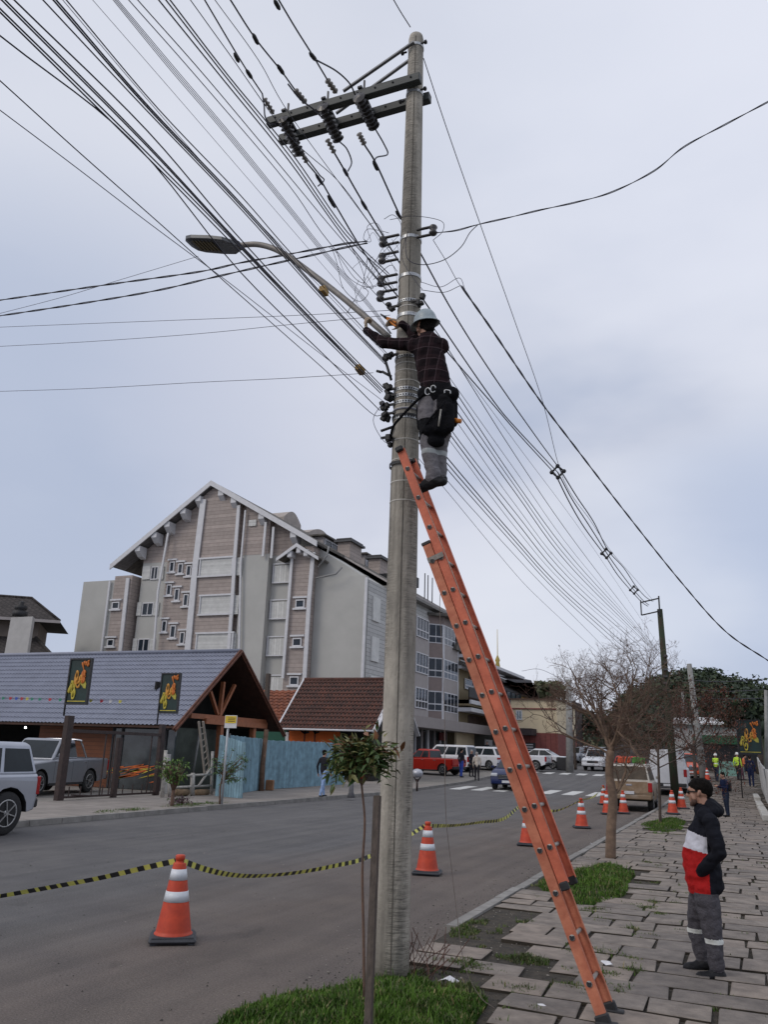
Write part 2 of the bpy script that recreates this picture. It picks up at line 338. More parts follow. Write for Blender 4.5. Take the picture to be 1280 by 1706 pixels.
# near pavement: irregular basalt slabs in courses across the walk, grit and weeds in the joints
def slabs():
    mb = MB(); random.seed(11); y = 3.2
    def out_of_bed(x, y):
        for (cx, cy, rx, ry) in ((-2.45, 5.9, .95, 1.3), (-2.05, 13.3, .62, 2.1), (-2.0, 26.5, .55, 3.2)):
            if ((x-cx)/rx)**2+((y-cy)/ry)**2 < 1: return False
        if x < -1.55 and 6.6 < y < 8.8 and noise.noise((x*1.4, y*1.4, 3)) > -.1: return False
        if x < -2.1 and 8.8 < y < 11 and noise.noise((x*1.4, y*1.4, 8)) > .05: return False
        return True
    while y < 70:
        h = random.uniform(.37, .52) if y < 45 else random.uniform(.5, .7); x = KX+.16+random.uniform(-.1, .05)
        while x < RX:
            wd = random.uniform(.38, .76); g = random.uniform(.008, .019); gy_ = g+.005
            cx, cy = x+wd/2, y+h/2
            if out_of_bed(cx, cy):
                x0 = max(x, KX+.15)
                j = lambda s=.014: random.uniform(-s, s)
                wv = lambda X: .05*math.sin(X*1.3+y*.7)+.03*noise.noise((X, y*.5, 0))
                dz = .012*noise.noise((cx*.8, cy*.8, 5))+random.uniform(-.005, .005)
                q = [(x0+g+j(), y+gy_+j()), (x+wd-g+j(), y+gy_+j()), (x+wd-g+j(), y+h-gy_+j()), (x0+g+j(), y+h-gy_+j())]
                q = [(a, b+wv(a)) for a, b in q]; c = (sum(a for a, b in q)/4, sum(b for a, b in q)/4); z0 = tz(cy)
                tlt = [random.uniform(-.005, .005) for _ in q]
                bot = [(a, b, z0+.075) for a, b in q]; mid = [(a, b, z0+.105+dz+t) for (a, b), t in zip(q, tlt)]
                top = [(c[0]+(a-c[0])*.965, c[1]+(b-c[1])*.955, z0+.110+dz+t) for (a, b), t in zip(q, tlt)]
                fs = [(8, 9, 10, 11)]
                for i in range(4): n_ = (i+1) % 4; fs += [(i, n_, 4+n_, 4+i), (4+i, 4+n_, 8+n_, 8+i)]
                mi_ = random.choice((0, 0, 1, 2)); mb.add(bot+mid+top, fs, mi_); nf = len(fs)
                for q_ in range(4): mb.m[-nf+1+2*q_] = 3
            x += wd
        y += h
    ms = [M('basalt_slab', (.275, .235, .20), .88, .1, 5, bump=.6, c2=(.155, .131, .113), dirt=.3),
          M('basalt_slab_dark', (.22, .19, .165), .88, .1, 5, bump=.6, c2=(.13, .112, .10), dirt=.35),
          M('basalt_slab_warm', (.295, .245, .205), .88, .1, 5, bump=.6, c2=(.18, .15, .127), dirt=.25), M('joint_soil', (.035, .028, .02), .95, .4, 12)]
    return structure(mb.build('pavement', ms))
slabs()
# painted crossings
def crossing(xs, y0, y1, wd):
    mb = MB()
    for x in xs:
        a, b = y0, y1; mb.quad((x, a, tz(a)+.006), (x+wd, a, tz(a)+.006), (x+wd, b, tz(b)+.006), (x, b, tz(b)+.006))
    return structure(mb.build('crossing', M('worn_road_paint', (.62, .62, .60), .8, .1, 8, dirt=.55)))
crossing([-13.9+i*1.16 for i in range(9)], 42.6, 45.9, .62)
crossing([-13.9+i*1.16 for i in range(9)], 60.2, 62.0, .62)
# grass and weeds
GR = M('grass_blades', (.10, .185, .03), .75, .3, 4, c2=(.03, .07, .012), spec=.1)
GR3 = M('straw_blades', (.30, .25, .11), .8, .3, 5, c2=(.18, .15, .07))
GR2 = M('dry_grass_blades', (.12, .15, .045), .7, .3, 5, c2=(.06, .075, .03))
def blades(name, areas, n, h, lab, seed=1, mats=None, zb=None):
    """areas: (cx, cy, rx, ry, mound)"""
    random.seed(seed); mb = MB(); tot = sum(a[2]*a[3] for a in areas)
    for (cx, cy, rx, ry, md) in areas:
        for i in range(int(n*rx*ry/tot)):
            rr = math.sqrt(random.random()); a = random.uniform(0, 6.283)
            x = cx+rx*rr*math.cos(a)*(1+.18*math.sin(3*a+cx)); y = cy+ry*rr*math.sin(a)*(1+.15*math.sin(4*a+cy))
            if n < 20000 and md < .06 and noise.noise((x*2.2, y*2.2, seed)) < -.28: continue
            z = tz(y)+.085+md*max(0, 1-rr*rr)
            hh = h*random.uniform(.35, 1.2)*(1.15-.5*rr)*(.75+.9*max(0, noise.noise((x*4, y*4, 2)))+(.9 if random.random() < .03 else 0)); az = random.uniform(0, 6.283); ln = random.uniform(.1, .8)*hh; wv = random.uniform(.003, .0065)*(1+h*3)
            dx, dy = math.cos(az), math.sin(az); px, py = -dy*wv, dx*wv
            mb.add([(x-px, y-py, z), (x+px, y+py, z), (x+dx*ln*.4+px*.7, y+dy*ln*.4+py*.7, z+hh*.65), (x+dx*ln*.4-px*.7, y+dy*ln*.4-py*.7, z+hh*.65), (x+dx*ln, y+dy*ln, z+hh)],
                   [(0, 1, 2, 3), (3, 2, 4)], (2 if random.random() < .25 else 1) if random.random() < .24 else 0)
    o = mb.build(name, mats or [GR, GR2, GR3], fix=False); tag(o, lab, 'grass', kind='stuff'); return o
def mound(name, areas, m=soil):
    mb = MB()
    for (cx, cy, rx, ry, md) in areas:
        nr, na = 6, 24; vs = [(cx, cy, tz(cy)+.088+md)]; fs = []
        for i in range(1, nr+1):
            for j in range(na):
                rr = i/nr; a = 2*math.pi*j/na; x = cx+rx*rr*math.cos(a)*(1+.18*math.sin(3*a+cx)); y = cy+ry*rr*math.sin(a)*(1+.15*math.sin(4*a+cy))
                vs.append((x, y, tz(y)+.088+md*(1-rr*rr)-(.12 if rr == 1 else 0)+.012*noise.noise((x*5, y*5, 0))))
        for j in range(na): fs.append((0, 1+j, 1+(j+1) % na))
        for i in range(nr-1):
            for j in range(na): a = 1+i*na; fs.append((a+j, a+na+j, a+na+(j+1) % na, a+(j+1) % na))
        mb.add(vs, fs, 0, True)
    return structure(mb.build(name, m))
A1 = [(-2.42, 5.75, .80, 1.22, .07)]
A2 = [(-2.1, 13.4, .60, 2.1, .07)]
A3 = [(-2.0, 26.3, .55, 3.2, .05)]
mound('earth_bed', A1+A2+A3)
blades('grass', A1, 52000, .07, 'bright green grass mound round the foot of the concrete pole', 1)
blades('grass', A2, 15000, .085, 'green grass patch round the foot of the bare tree', 2)
blades('grass', A3, 8000, .08, 'green grass patch round the thin sapling beyond the bare tree', 3)
rw = random.Random(5); wl = []
for i in range(46):
    y = 6.6+10*rw.random()**1.5; x = rw.uniform(-2.7, -.9) if y < 9 else rw.uniform(-2.8, -.6)
    wl.append((x, y, rw.uniform(.04, .2), rw.uniform(.04, .13), .01))
for i in range(150):
    wl.append((rw.uniform(-2.8, .7), rw.uniform(6, 24), rw.uniform(.02, .16), rw.uniform(.015, .035), .0))
wl += [(-2.3, 7.6, .3, .2, .01), (-1.9, 8.1, .25, .16, .01), (-1.7, 7.1, .22, .16, .01), (-1.25, 7.9, .25, .12, .01), (-2.75, 9.2, .15, .5, .01), (-1.75, 11, .3, .2, .01), (-1.4, 10.2, .25, .15, .01), (-1.3, 7.35, .3, .14, .01)]
blades('weeds', wl, 16000, .045, 'low weeds and moss growing in the joints of the stone pavement', 4, [GR2, GR, GR3])
blades('weeds', [(-15.5, 22.3, .45, 1.8, .02), (-15.4, 19, .4, 1.2, .02)], 1500, .08, 'thin grass strip along the far kerb', 6)
# grit and small stones swept against the kerb and over the bare earth
def grit():
    mb = MB(); rr = random.Random(17)
    for i in range(3800):
        t = rr.random()
        if t < .55: y = 5+28*rr.random()**1.6; x = KX-abs(rr.gauss(0, .28))-.02; z = .003
        elif t < .8: x = rr.uniform(-2.9, -1.2); y = rr.uniform(6.4, 10.5); z = .09
        else: x = rr.uniform(-12, -3.2); y = rr.uniform(4.5, 20); z = .003
        s_ = rr.uniform(.003, .010)*(1.5 if rr.random() < .1 else 1); a = rr.uniform(0, 3); c_, d_ = math.cos(a)*s_, math.sin(a)*s_
        mb.add([(x-c_, y-d_, z), (x+d_, y-c_, z), (x+c_, y+d_, z), (x-d_, y+c_, z), (x, y, z+s_*.8)], [(0, 1, 4), (1, 2, 4), (2, 3, 4), (3, 0, 4)], rr.choice((0, 0, 1)))
    o = mb.build('grit', [M('dark_grit', (.05, .045, .04), .9, .4, 30), M('pale_grit', (.26, .24, .21), .9, .3, 30)], fix=False); tag(o, 'scattered grit and small stones along the near kerb', 'grit', kind='stuff')
grit()
# far hill with its wood
def hill():
    mb = MB(); 
    def hz(x, y):
        z = 0
        for cx, cy, rx, ry, h in HB: z = max(z, h*max(0, 1-((x-cx)/rx)**2-((y-cy)/ry)**2)**.6)
        return z
    HBx = np.linspace(-260, 160, 60); HBy = np.linspace(150, 420, 30)
    vs = [(x, y, tz(y)-.5+hz(x, y)) for y in HBy for x in HBx]; fs = []
    for i in range(29):
        for j in range(59): a = i*60+j; fs.append((a, a+1, a+61, a+60))
    mb.add(vs, fs, 0, True); structure(mb.build('hills', M('hill_floor', (.03, .04, .02), .95, .3, .3)))
    return hz
HB = [(-10, 300, 30, 60, 25), (10, 300, 34, 60, 19), (-34, 300, 26, 60, 5), (-60, 320, 50, 60, 12), (42, 300, 40, 60, 14)]
hz = hill()
LEAFD = [M('forest_leaf_dark', (.035, .055, .028), .7, .3, .25, c2=(.015, .028, .015)), M('forest_leaf_mid', (.06, .085, .035), .7, .3, .25, c2=(.03, .05, .02)), M('forest_leaf_olive', (.10, .10, .045), .7, .3, .3, c2=(.05, .06, .025))]
def crown_cards(mb, c, r, n, s, mis=(0, 1), sq=.8, rnd=random, core=0):
    lob = [(Vector((rnd.uniform(-1, 1), rnd.uniform(-1, 1), rnd.uniform(-.5, 1)))*r*.55, r*rnd.uniform(.4, .62)) for _ in range(5)]
    for i in range(n):
        lc, lr = rnd.choice(lob); d = Vector((rnd.gauss(0, 1), rnd.gauss(0, 1), rnd.gauss(0, 1)+.2)).normalized()
        p = Vector(c)+Vector((lc.x, lc.y, lc.z*sq))+Vector((d.x, d.y, d.z*sq))*lr*rnd.uniform(.7, 1.05)
        a = Vector((rnd.gauss(0, 1), rnd.gauss(0, 1), rnd.gauss(0, .6))).normalized(); b = (a.cross(d)+Vector((.01, 0, 0))).normalized(); ss = s*rnd.uniform(.5, 1.3)
        mb.add([p-a*ss, p-b*ss*.6, p+a*ss, p+b*ss*.6], [(0, 1, 2, 3)], rnd.choice(mis))
def forest():
    mb = MB(); rr = random.Random(21); n = 0
    for cx, cy, rx, ry, h in HB:
        for i in range(int(rx*ry/17)):
            a = rr.uniform(3.0, 6.4); q = math.sqrt(rr.random())*.97
            x = cx+rx*q*math.cos(a); y = cy+ry*q*math.sin(a); r = rr.uniform(3, 6)
            t = rr.random(); mis = (0, 0, 1) if t < .7 else ((0, 1) if t < .9 else (1, 2))
            z = tz(y)+hz(x, y)+r*.3; crown_cards(mb, (x, y, z), r, 110, .75, mis, .85, rr)
            mb.ball((x, y, z-r*.2), r*.5, 6, 0)
    o = mb.build('woodland', LEAFD, fix=False); tag(o, 'dark green wooded hill beyond the end of the street', 'woodland', kind='stuff')
forest()
# haze of the damp day is slight at this range
# ------------------------------------------------------------------ the concrete pole and what it carries
PX, PYY = -2.72, 6.9
def prad(z): return float(np.interp(z, [0, 3.5, 5, 7, 9.7], [.142, .138, .128, .108, .083]))
def concrete():
    m = M('pole_concrete', (.42, .385, .33), .9, .12, 5, bump=.5, bscale=40, c2=(.27, .25, .215), stretch=(1.2, 1.2, .55))
    nn = m.node_tree.nodes; ll = m.node_tree.links; b = nn['Principled BSDF']; src = b.inputs['Base Color'].links[0].from_socket
    t = nn.new('ShaderNodeTexCoord'); mp_ = nn.new('ShaderNodeMapping'); mp_.inputs['Scale'].default_value = (5, 5, 60); ll.new(t.outputs['Object'], mp_.inputs[0])
    n_ = nn.new('ShaderNodeTexNoise'); n_.inputs['Scale'].default_value = 1.6; n_.inputs['Detail'].default_value = 8; n_.inputs['Roughness'].default_value = .75; ll.new(mp_.outputs[0], n_.inputs[0])
    r_ = nn.new('ShaderNodeValToRGB'); r_.color_ramp.elements[0].position = .40; r_.color_ramp.elements[0].color = (.30, .30, .30, 1); r_.color_ramp.elements[1].position = .56; r_.color_ramp.elements[1].color = (1.1, 1.1, 1.1, 1)
    ll.new(n_.outputs[0], r_.inputs[0])
    mp2 = nn.new('ShaderNodeMapping'); mp2.inputs['Scale'].default_value = (4.5, 4.5, .5); ll.new(t.outputs['Object'], mp2.inputs[0])
    n2_ = nn.new('ShaderNodeTexNoise'); n2_.inputs['Scale'].default_value = 1.3; n2_.inputs['Detail'].default_value = 6; ll.new(mp2.outputs[0], n2_.inputs[0])
    r2_ = nn.new('ShaderNodeValToRGB'); r2_.color_ramp.elements[0].position = .46; r2_.color_ramp.elements[0].color = (0, 0, 0, 1); r2_.color_ramp.elements[1].position = .6; r2_.color_ramp.elements[1].color = (.85, .85, .85, 1)
    ll.new(n2_.outputs[0], r2_.inputs[0])
    mm = nn.new('ShaderNodeMixRGB'); mm.blend_type = 'MULTIPLY'; ll.new(r2_.outputs[0], mm.inputs[0]); ll.new(src, mm.inputs[1]); ll.new(r_.outputs[0], mm.inputs[2])
    # damp vertical stains
    mp3 = nn.new('ShaderNodeMapping'); mp3.inputs['Scale'].default_value = (9, 9, .35); mp3.inputs['Location'].default_value = (3, 1, 2); ll.new(t.outputs['Object'], mp3.inputs[0])
    n3_ = nn.new('ShaderNodeTexNoise'); n3_.inputs['Scale'].default_value = 1; n3_.inputs['Detail'].default_value = 7; ll.new(mp3.outputs[0], n3_.inputs[0])
    r3_ = nn.new('ShaderNodeMapRange'); r3_.inputs[1].default_value = .38; r3_.inputs[2].default_value = .62; r3_.inputs[3].default_value = .62; r3_.inputs[4].default_value = 1.12; ll.new(n3_.outputs[0], r3_.inputs[0])
    vs = nn.new('ShaderNodeVectorMath'); vs.operation = 'SCALE'; ll.new(mm.outputs[0], vs.inputs[0]); ll.new(r3_.outputs[0], vs.inputs[3]); ll.new(vs.outputs[0], b.inputs['Base Color'])
    return m
pole = T('utility_pole', 'tall concrete utility pole with black crossarms that the orange ladder leans on', 'utility pole', (PX, PYY, .05))
mb = MB(); zs = [0]+list(np.linspace(.4, 9.62, 40)); mb.lathe((PX, PYY, 0), [(prad(z), z) for z in zs]+[(.075, 9.665), (.05, 9.675)], 28)
mb.build('shaft', concrete(), pole)
mb = MB()                                                          # mould seam: a proud thin fin of grout down the side towards the street
for z in np.arange(.1, 9.5, .25):
    a = R(-72); r0, r1 = prad(z)+.0005, prad(z+.25)+.0005
    mb.bar((PX+r0*math.cos(a), PYY+r0*math.sin(a), z), (PX+r1*math.cos(a), PYY+r1*math.sin(a), z+.25), .008, .003)
mb.build('mould_seam', M('dark_seam', (.10, .09, .075), .9, .3, 12), pole)
def zpx(y, x=None): return float(atY(x or 675, y, PYY-prad(6))[2])
def ring(z, h, dr, m, name, par=pole, nseg=28, gap=None):
    r = prad(z)+dr; mb = MB()
    vs = []; fs = []
    for j in range(nseg):
        a = 2*math.pi*j/nseg
        for rr, zz in ((r-.004, z-h/2), (r, z-h/2), (r, z+h/2), (r-.004, z+h/2)): vs.append((PX+rr*math.cos(a), PYY+rr*math.sin(a), zz))
    for j in range(nseg):
        k_ = (j+1) % nseg
        for q in range(4): fs.append((4*j+q, 4*k_+q, 4*k_+(q+1) % 4, 4*j+(q+1) % 4))
    mb.add(vs, fs); return mb.build(name, m, par)
def perf(y):
    z = zpx(y); b_ = ring(z, .032, .006, STEEL, 'perforated_band'); mb = MB(); r = prad(z)+.0065
    for j in range(30):
        a = 2*math.pi*j/30; mb.box((PX+r*math.cos(a), PYY+r*math.sin(a), z), (.003, .014, .015), Matrix.Rotation(a, 3, 'Z'))
    mb.build('slot', BLACK, b_)
for y in (499, 592, 646, 657, 668, 693): perf(y)
for y in (72, 150, 392, 456, 522): ring(zpx(y), .035, .006, STEEL, 'clamp_band')
LW = M('pale_tie_wire', (.5, .48, .44), .7, .1, 10)
for y in (508, 519, 603, 615, 632, 730, 763, 800, 832, 678): ring(zpx(y), .010, .003, LW, 'tie_wire')
ring(zpx(690), .02, .012, BLACK, 'cable_loop'); ring(zpx(680), .012, .01, CABLEG, 'cable_loop'); ring(zpx(770), .03, .02, BLACK, 'tie_rope')
for y, s in ((73, 1), (150, 1), (80, -1), (160, -1)):
    z = zpx(y); mb = MB(); r = prad(z); mb.tube([(PX+s*r, PYY-.06, z), (PX+s*(r+.07), PYY-.06, z)], .012, 6); mb.tube([(PX+s*(r+.04), PYY-.06, z), (PX+s*(r+.065), PYY-.06, z)], .024, 6); mb.build('through_bolt', DARKIRON, pole)
# crossarms
ARM = M('dark_wood_crossarm', (.035, .042, .042), .55, .25, 10, stretch=(.5, 5, 5))
arms = []
for (xa, ya, xb, yb, Y) in ((447, 199, 701, 137, PYY-.14), (467, 231, 717, 166, PYY+.14)):
    a = atY(xa, ya, Y); b = atY(xb, yb, Y); z = (a[2]+b[2])/2; mb = MB(); mb.b2(a[0], b[0], Y-.045, Y+.045, z-.05, z+.055, 0, .006)
    o = mb.build('crossarm', ARM, pole); arms.append((a[0], b[0], Y, z))
    for q in np.linspace(a[0]+.12, b[0]-.1, 9): mb = MB(); mb.tube([(q, Y-.055, z+.01), (q, Y-.045, z+.01)], .012, 6); mb.build('bolt', DARKIRON, o)
for (xa, ya, xb, yb, Y) in ((690, 70, 572, 152, PYY-.11), (684, 99, 560, 189, PYY+.1)):
    a = atY(xa, ya, Y); b = atY(xb, yb, Y); mb = MB(); mb.bar(a, b, .035, .02); mb.build('brace', M('weathered_steel', (.16, .165, .18), .5, .2, 20, metal=.5), pole)
# post insulators across both arms and the strain insulators
ORD = ['first', 'second', 'third', 'fourth', 'fifth', 'sixth', 'seventh', 'eighth', 'ninth', 'tenth', 'eleventh', 'twelfth', 'thirteenth', 'fourteenth', 'fifteenth']
PORC = M('dark_porcelain', (.05, .045, .045), .25, .2, 8); PGREY = M('grey_porcelain', (.17, .155, .14), .35, .15, 8)
def ribbed(a, b, r0, r1, n, m, name, par, caps=True):
    a = Vector(a); b = Vector(b); pts = []; rs = []
    for i in range(n*3+1):
        t = i/(n*3); pts.append(a.lerp(b, t)); rs.append(r1 if i % 3 == 1 else r0)
    if caps: rs[0] = r0*.5; rs[-1] = r0*.5
    mb = MB(); mb.tube(pts, rs, 12, 0, True, False); return mb.build(name, m, par)
PHX = []
for (xa, ya, xb, yb) in ((469, 196, 507, 258), (536, 175, 566, 236), (597, 160, 625, 214)):
    a = atY(xa, ya, PYY-.22); b = atY(xb, yb, PYY+.26); b[0] = a[0]; PHX.append(a[0])
    ins = ribbed(a, b, .042, .074, 9, PORC, 'post_insulator', pole)
    z = arms[0][3]; mb = MB(); mb.bar((a[0], PYY-.2, z+.075), (a[0], PYY+.2, arms[1][3]+.02), .05, .03); mb.bar((a[0]+.03, PYY-.14, z+.05), (a[0]+.03, PYY-.14, z+.2), .018, .018); mb.build('bracket', DARKIRON, ins)
for (xa, ya, xb, yb, X) in ((440, 164, 456, 190, PHX[0]-.1), (492, 150, 510, 172, PHX[1]-.02), (545, 133, 561, 155, PHX[2]-.08), (545, 232, 558, 256, PHX[1]), (598, 222, 608, 242, PHX[2]), (500, 250, 512, 272, PHX[0])):
    ribbed(atX(xa, ya, X), atX(xb, yb, X), .017, .034, 4, PGREY, 'strain_insulator', pole)
# secondary racks: U bracket and spool
for (x, y, s) in ((655, 392, -1), (654, 420, -1), (652, 458, -1), (650, 483, -1), (711, 391, 1)):
    z = zpx(y); r = prad(z); mb = MB(); xx = PX+s*(r+.17)
    for dz in (-.045, .045): mb.bar((PX+s*r*.9, PYY-.09, z+dz), (xx+s*.03, PYY-.09, z+dz), .03, .014, 0)
    k_ = mb.build('rack_bracket', DARKIRON, pole)
    mb = MB(); mb.lathe((xx, PYY-.09, z-.05), [(.012, -.01), (.035, 0), (.045, .02), (.03, .045), (.03, .055), (.045, .08), (.035, .1), (.012, .112)], 14); mb.build('spool_insulator', PORC, k_)
rb = random.Random(4)
for (x, y) in ((648, 593), (645, 650), (642, 676), (643, 690), (652, 512), (700, 500), (648, 660), (645, 735)):                     # cable clamps crowding the shaft
    c = atY(x, y, PYY-.1); mb = MB()
    for i in range(4): mb.box((c[0]+rb.uniform(-.03, .03), c[1]+rb.uniform(-.03, .03), c[2]+rb.uniform(-.04, .04)), (rb.uniform(.03, .06), .05, rb.uniform(.03, .07)), Matrix.Rotation(rb.uniform(-.6, .6), 3, 'Y'), 0, .008)
    mb.bar(c, (PX, PYY-.1, c[2]+.01), .02, .02); mb.build('cable_clamp', BLACK, pole)
for (xa, ya, xb, yb) in ((637, 619, 652, 627), (628, 618, 636, 620), (635, 718, 655, 711), (635, 730, 652, 727), (642, 600, 652, 633)):
    mb = MB(); mb.tube([atY(xa, ya, PYY-.12), atY(xb, yb, PYY-.12)], .014, 7); mb.build('anchor_rod', BLACK, pole)

# street lamp on its curved arm
def smooth(pts, k=8):
    P_ = [np.array(p, float) for p in pts]; P_ = [2*P_[0]-P_[1]]+P_+[2*P_[-1]-P_[-2]]; o = []
    for i in range(1, len(P_)-2):
        for j in range(k):
            t = j/k; a, b, c, d = P_[i-1:i+3]
            o.append(.5*((2*b)+(-a+c)*t+(2*a-5*b+4*c-d)*t*t+(-a+3*b-3*c+d)*t**3))
    o.append(P_[-2]); return o
lamp = T('street_lamp', 'grey street lamp head on a long curved arm fixed to the concrete pole', 'street lamp', atY(650, 560, PYY-.12))
YL = PYY-.15
mb = MB(); mb.tube(smooth([atY(a, b, YL) for a, b in ((648, 562), (600, 520), (560, 487), (505, 445), (475, 424), (450, 412), (425, 407), (398, 409))]), .032, 10); mb.build('arm', M('lamp_arm_metal', (.22, .205, .19), .55, .2, 12, metal=.3), lamp)
a = Vector(atY(399, 410, YL)); b = Vector(atY(314, 405, YL)); d = (b-a); Ln = d.length; d.normalize(); up = Vector((0, 0, 1))
hd = MB(); ys = Vector((0, 1, 0))
prof = [(0, .05), (.08, .09), (.2, .15), (.45, .165), (.8, .155), (.93, .125), (1.0, .06)]
vs = []
for t, hw in prof:
    for sgn, zz in ((-1, -.02), (-1, .02), (-.45, .055), (.45, .055), (1, .02), (1, -.02)): vs.append(a+d*Ln*t+ys*sgn*hw+up*(zz*(1 if t < .95 else .6)))
fs = []
for i in range(len(prof)-1):
    for j in range(6): fs.append((i*6+j, i*6+(j+1) % 6, (i+1)*6+(j+1) % 6, (i+1)*6+j))
fs += [tuple(range(6)), tuple(36+j for j in range(6))]
hd.add(vs, fs); head = hd.build('lamp_head', M('lamp_housing', (.10, .105, .11), .45, .15, 10, metal=.3), lamp)
mb = MB(); mb.add([a+d*Ln*.42+ys*-.13-up*.024, a+d*Ln*.42+ys*.13-up*.024, a+d*Ln*.9+ys*.11-up*.024, a+d*Ln*.9-ys*.11-up*.024], [(0, 1, 2, 3)])
for i in range(6): p = a+d*Ln*(.46+i*.07); mb.box(p-up*.03, (.022, .2, .008), None, 1)
mb.build('led_panel', [M('lamp_lens', (.03, .032, .034), .2, .2, 8), M('led_strip', (.16, .13, .07), .4, .2, 8)], head)
for t in (.35, .48): mb = MB(); mb.tube([a+d*Ln*t+up*.05, a+d*Ln*t+up*.085], .02, 6); mb.build('sensor', BLACK, head)

# ------------------------------------------------------------------ cables
GL = {'U': 'overhead cables running from the pole to the upper left', 'R': 'thin cables running from the pole to the far poles', 'F': 'black insulated line conductors'}
def cable(pts, X0, X1, r, label, m=CABLE, group=None, ext0=0, ext1=0, twist=0, planeY=None, name='overhead_cable'):
    n = len(pts); P_ = []; al = [0]
    for i in range(1, n): al.append(al[-1]+math.dist(pts[i], pts[i-1]))
    for i, (x, y) in enumerate(pts):
        t = al[i]/al[-1]
        if planeY is not None: P_.append(atY(x, y, planeY[0]+(planeY[1]-planeY[0])*t))
        else: P_.append(atX(x, y, X0+(X1-X0)*t))
    C_ = smooth(P_, 6 if not twist else 40)
    if ext0: d_ = C_[0]-C_[3]; d_ /= np.linalg.norm(d_); C_ = [C_[0]+d_*ext0]+C_
    if ext1: d_ = C_[-1]-C_[-4]; d_ /= np.linalg.norm(d_); C_ = C_+[C_[-1]+d_*ext1]
    mb = MB()
    if twist:
        for s in range(twist):
            Q = []; L_ = 0
            for i, p in enumerate(C_):
                if i: L_ += np.linalg.norm(p-C_[i-1])
                a_ = L_*2*math.pi/.75+s*2*math.pi/twist; Q.append(p+np.array([math.cos(a_)*.35, math.cos(a_), math.sin(a_)])*r*1.1)
            mb.tube(Q, r, 5)
    else: mb.tube(C_, r, 5)
    o = mb.build(name, m, fix=False); tag(o, label, 'cable', group); return o
up_ = [ # pts, radius, mat, label, group
 ([(633, 684), (555, 606), (400, 453), (225, 240), (0, 60)], .0042, CABLE, 'single dark cable to the left edge just below the five-cable bundle', None),
 ([(636, 692), (617, 687), (543, 618), (465, 549), (375, 470), (270, 376), (135, 257), (0, 135)], .0032, CABLE, 'thin cable next to lowest of all reaching the left edge of the view', None),
 ([(638, 668), (548, 600), (450, 524), (375, 466), (251, 374), (120, 274), (0, 184)], .0026, CABLEG, 'thinnest and lowest grey cable reaching the left edge of the view', None),
 ([(645, 610), (538, 500), (400, 347), (240, 180), (71, 0)], .0042, CABLE, 'dark cable left of the thick twin pair above the lamp arm', None),
 ([(646, 590), (572, 512), (484, 421), (400, 325), (262, 180), (110, 0)], .0040, CABLE, 'dark cable right of the thick twin pair above the lamp arm', None),
 ([(646, 594), (570, 516), (479, 421), (360, 296), (240, 160), (104, 0)], .0022, CABLEG, 'very thin grey cable beside the dark cable above the lamp arm', None),
 ([(647, 560), (582, 492), (480, 375), (285, 150), (154, 0)], .0017, CABLEG, 'faintest hair thin cable between the two big cable bundles', None),
 ([(648, 514), (548, 403), (480, 307), (330, 131), (214, 0)], .0034, CABLEG, 'grey cable just right of the pale four-strand bundle', None),
 ([(648, 488), (560, 388), (480, 292), (345, 131), (229, 0)], .0036, CABLE, 'dark cable midway between the pale strands and the thick triple run', None),
 ([(648, 413), (614, 369), (562, 300), (480, 225), (379, 86), (317, 0)], .0034, CABLE, 'thin cable left of the leftmost line conductor with its clamps', None),
 ([(650, 420), (617, 374), (487, 197), (431, 101), (358, 0)], .0030, CABLE, 'thin cable passing between two line conductors in front of the crossarms', None),
]
for p, r, m, lb, g in up_: cable(p, PX-.05, PX-.2, r, lb, m, g, ext1=14)
for i, p in enumerate([[(636, 652), (518, 535), (386, 398), (240, 250), (0, 15)], [(634, 655), (516, 538), (383, 402), (238, 255), (0, 21)], [(638, 650), (520, 532), (388, 394), (240, 235), (8, 0)], [(640, 647), (524, 530), (391, 388), (245, 218), (23, 0)], [(637, 653), (519, 533), (387, 396), (242, 241), (2, 0)]]):
    cable(p, PX-.05, PX-.2, .0046, ORD[(1, 0, 3, 4, 2)[i]]+' from the left of five dark cables crossing over the street lamp head', CABLE, 'cables of the bundle over the lamp head', ext1=14)
for i, p in enumerate(([(644, 606), (541, 498), (403, 345), (242, 176), (88, 0)], [(644, 603), (543, 497), (405, 343), (244, 174), (93, 0)])):
    cable(p, PX-.05, PX-.2, .0052, ('left', 'right')[i]+' one of the thick dark twin pair above the lamp arm', CABLE, 'thick twin pair of cables', ext1=14)
for i in range(4):
    cable([(650+i, 556), (612+i*1.5, 509-i), (538+i*1.8, 423-i), (480+i*2, 351-i), (375+i*2.4, 223-i), (283+i*2.6, 116-i), (188+i*2.7, 0)], PX-.05, PX-.2, .0024, 'pale thin strand of the grey four-strand bundle, '+ORD[i]+' from the left', CABLEG, 'pale four-strand bundle', ext1=14)
for i, p in enumerate(([(645, 484), (572, 394), (480, 266), (372, 133), (264, 0)], [(647, 460), (575, 390), (484, 262), (376, 128), (276, 0)], [(648, 456), (578, 386), (488, 258), (380, 126), (283, 0)])):
    cable(p, PX-.05, PX-.2, .0052, ('left', 'middle', 'right')[i]+' one of three thick dark cables that meet the side insulators', CABLE, 'thick triple run of cables', ext1=14)
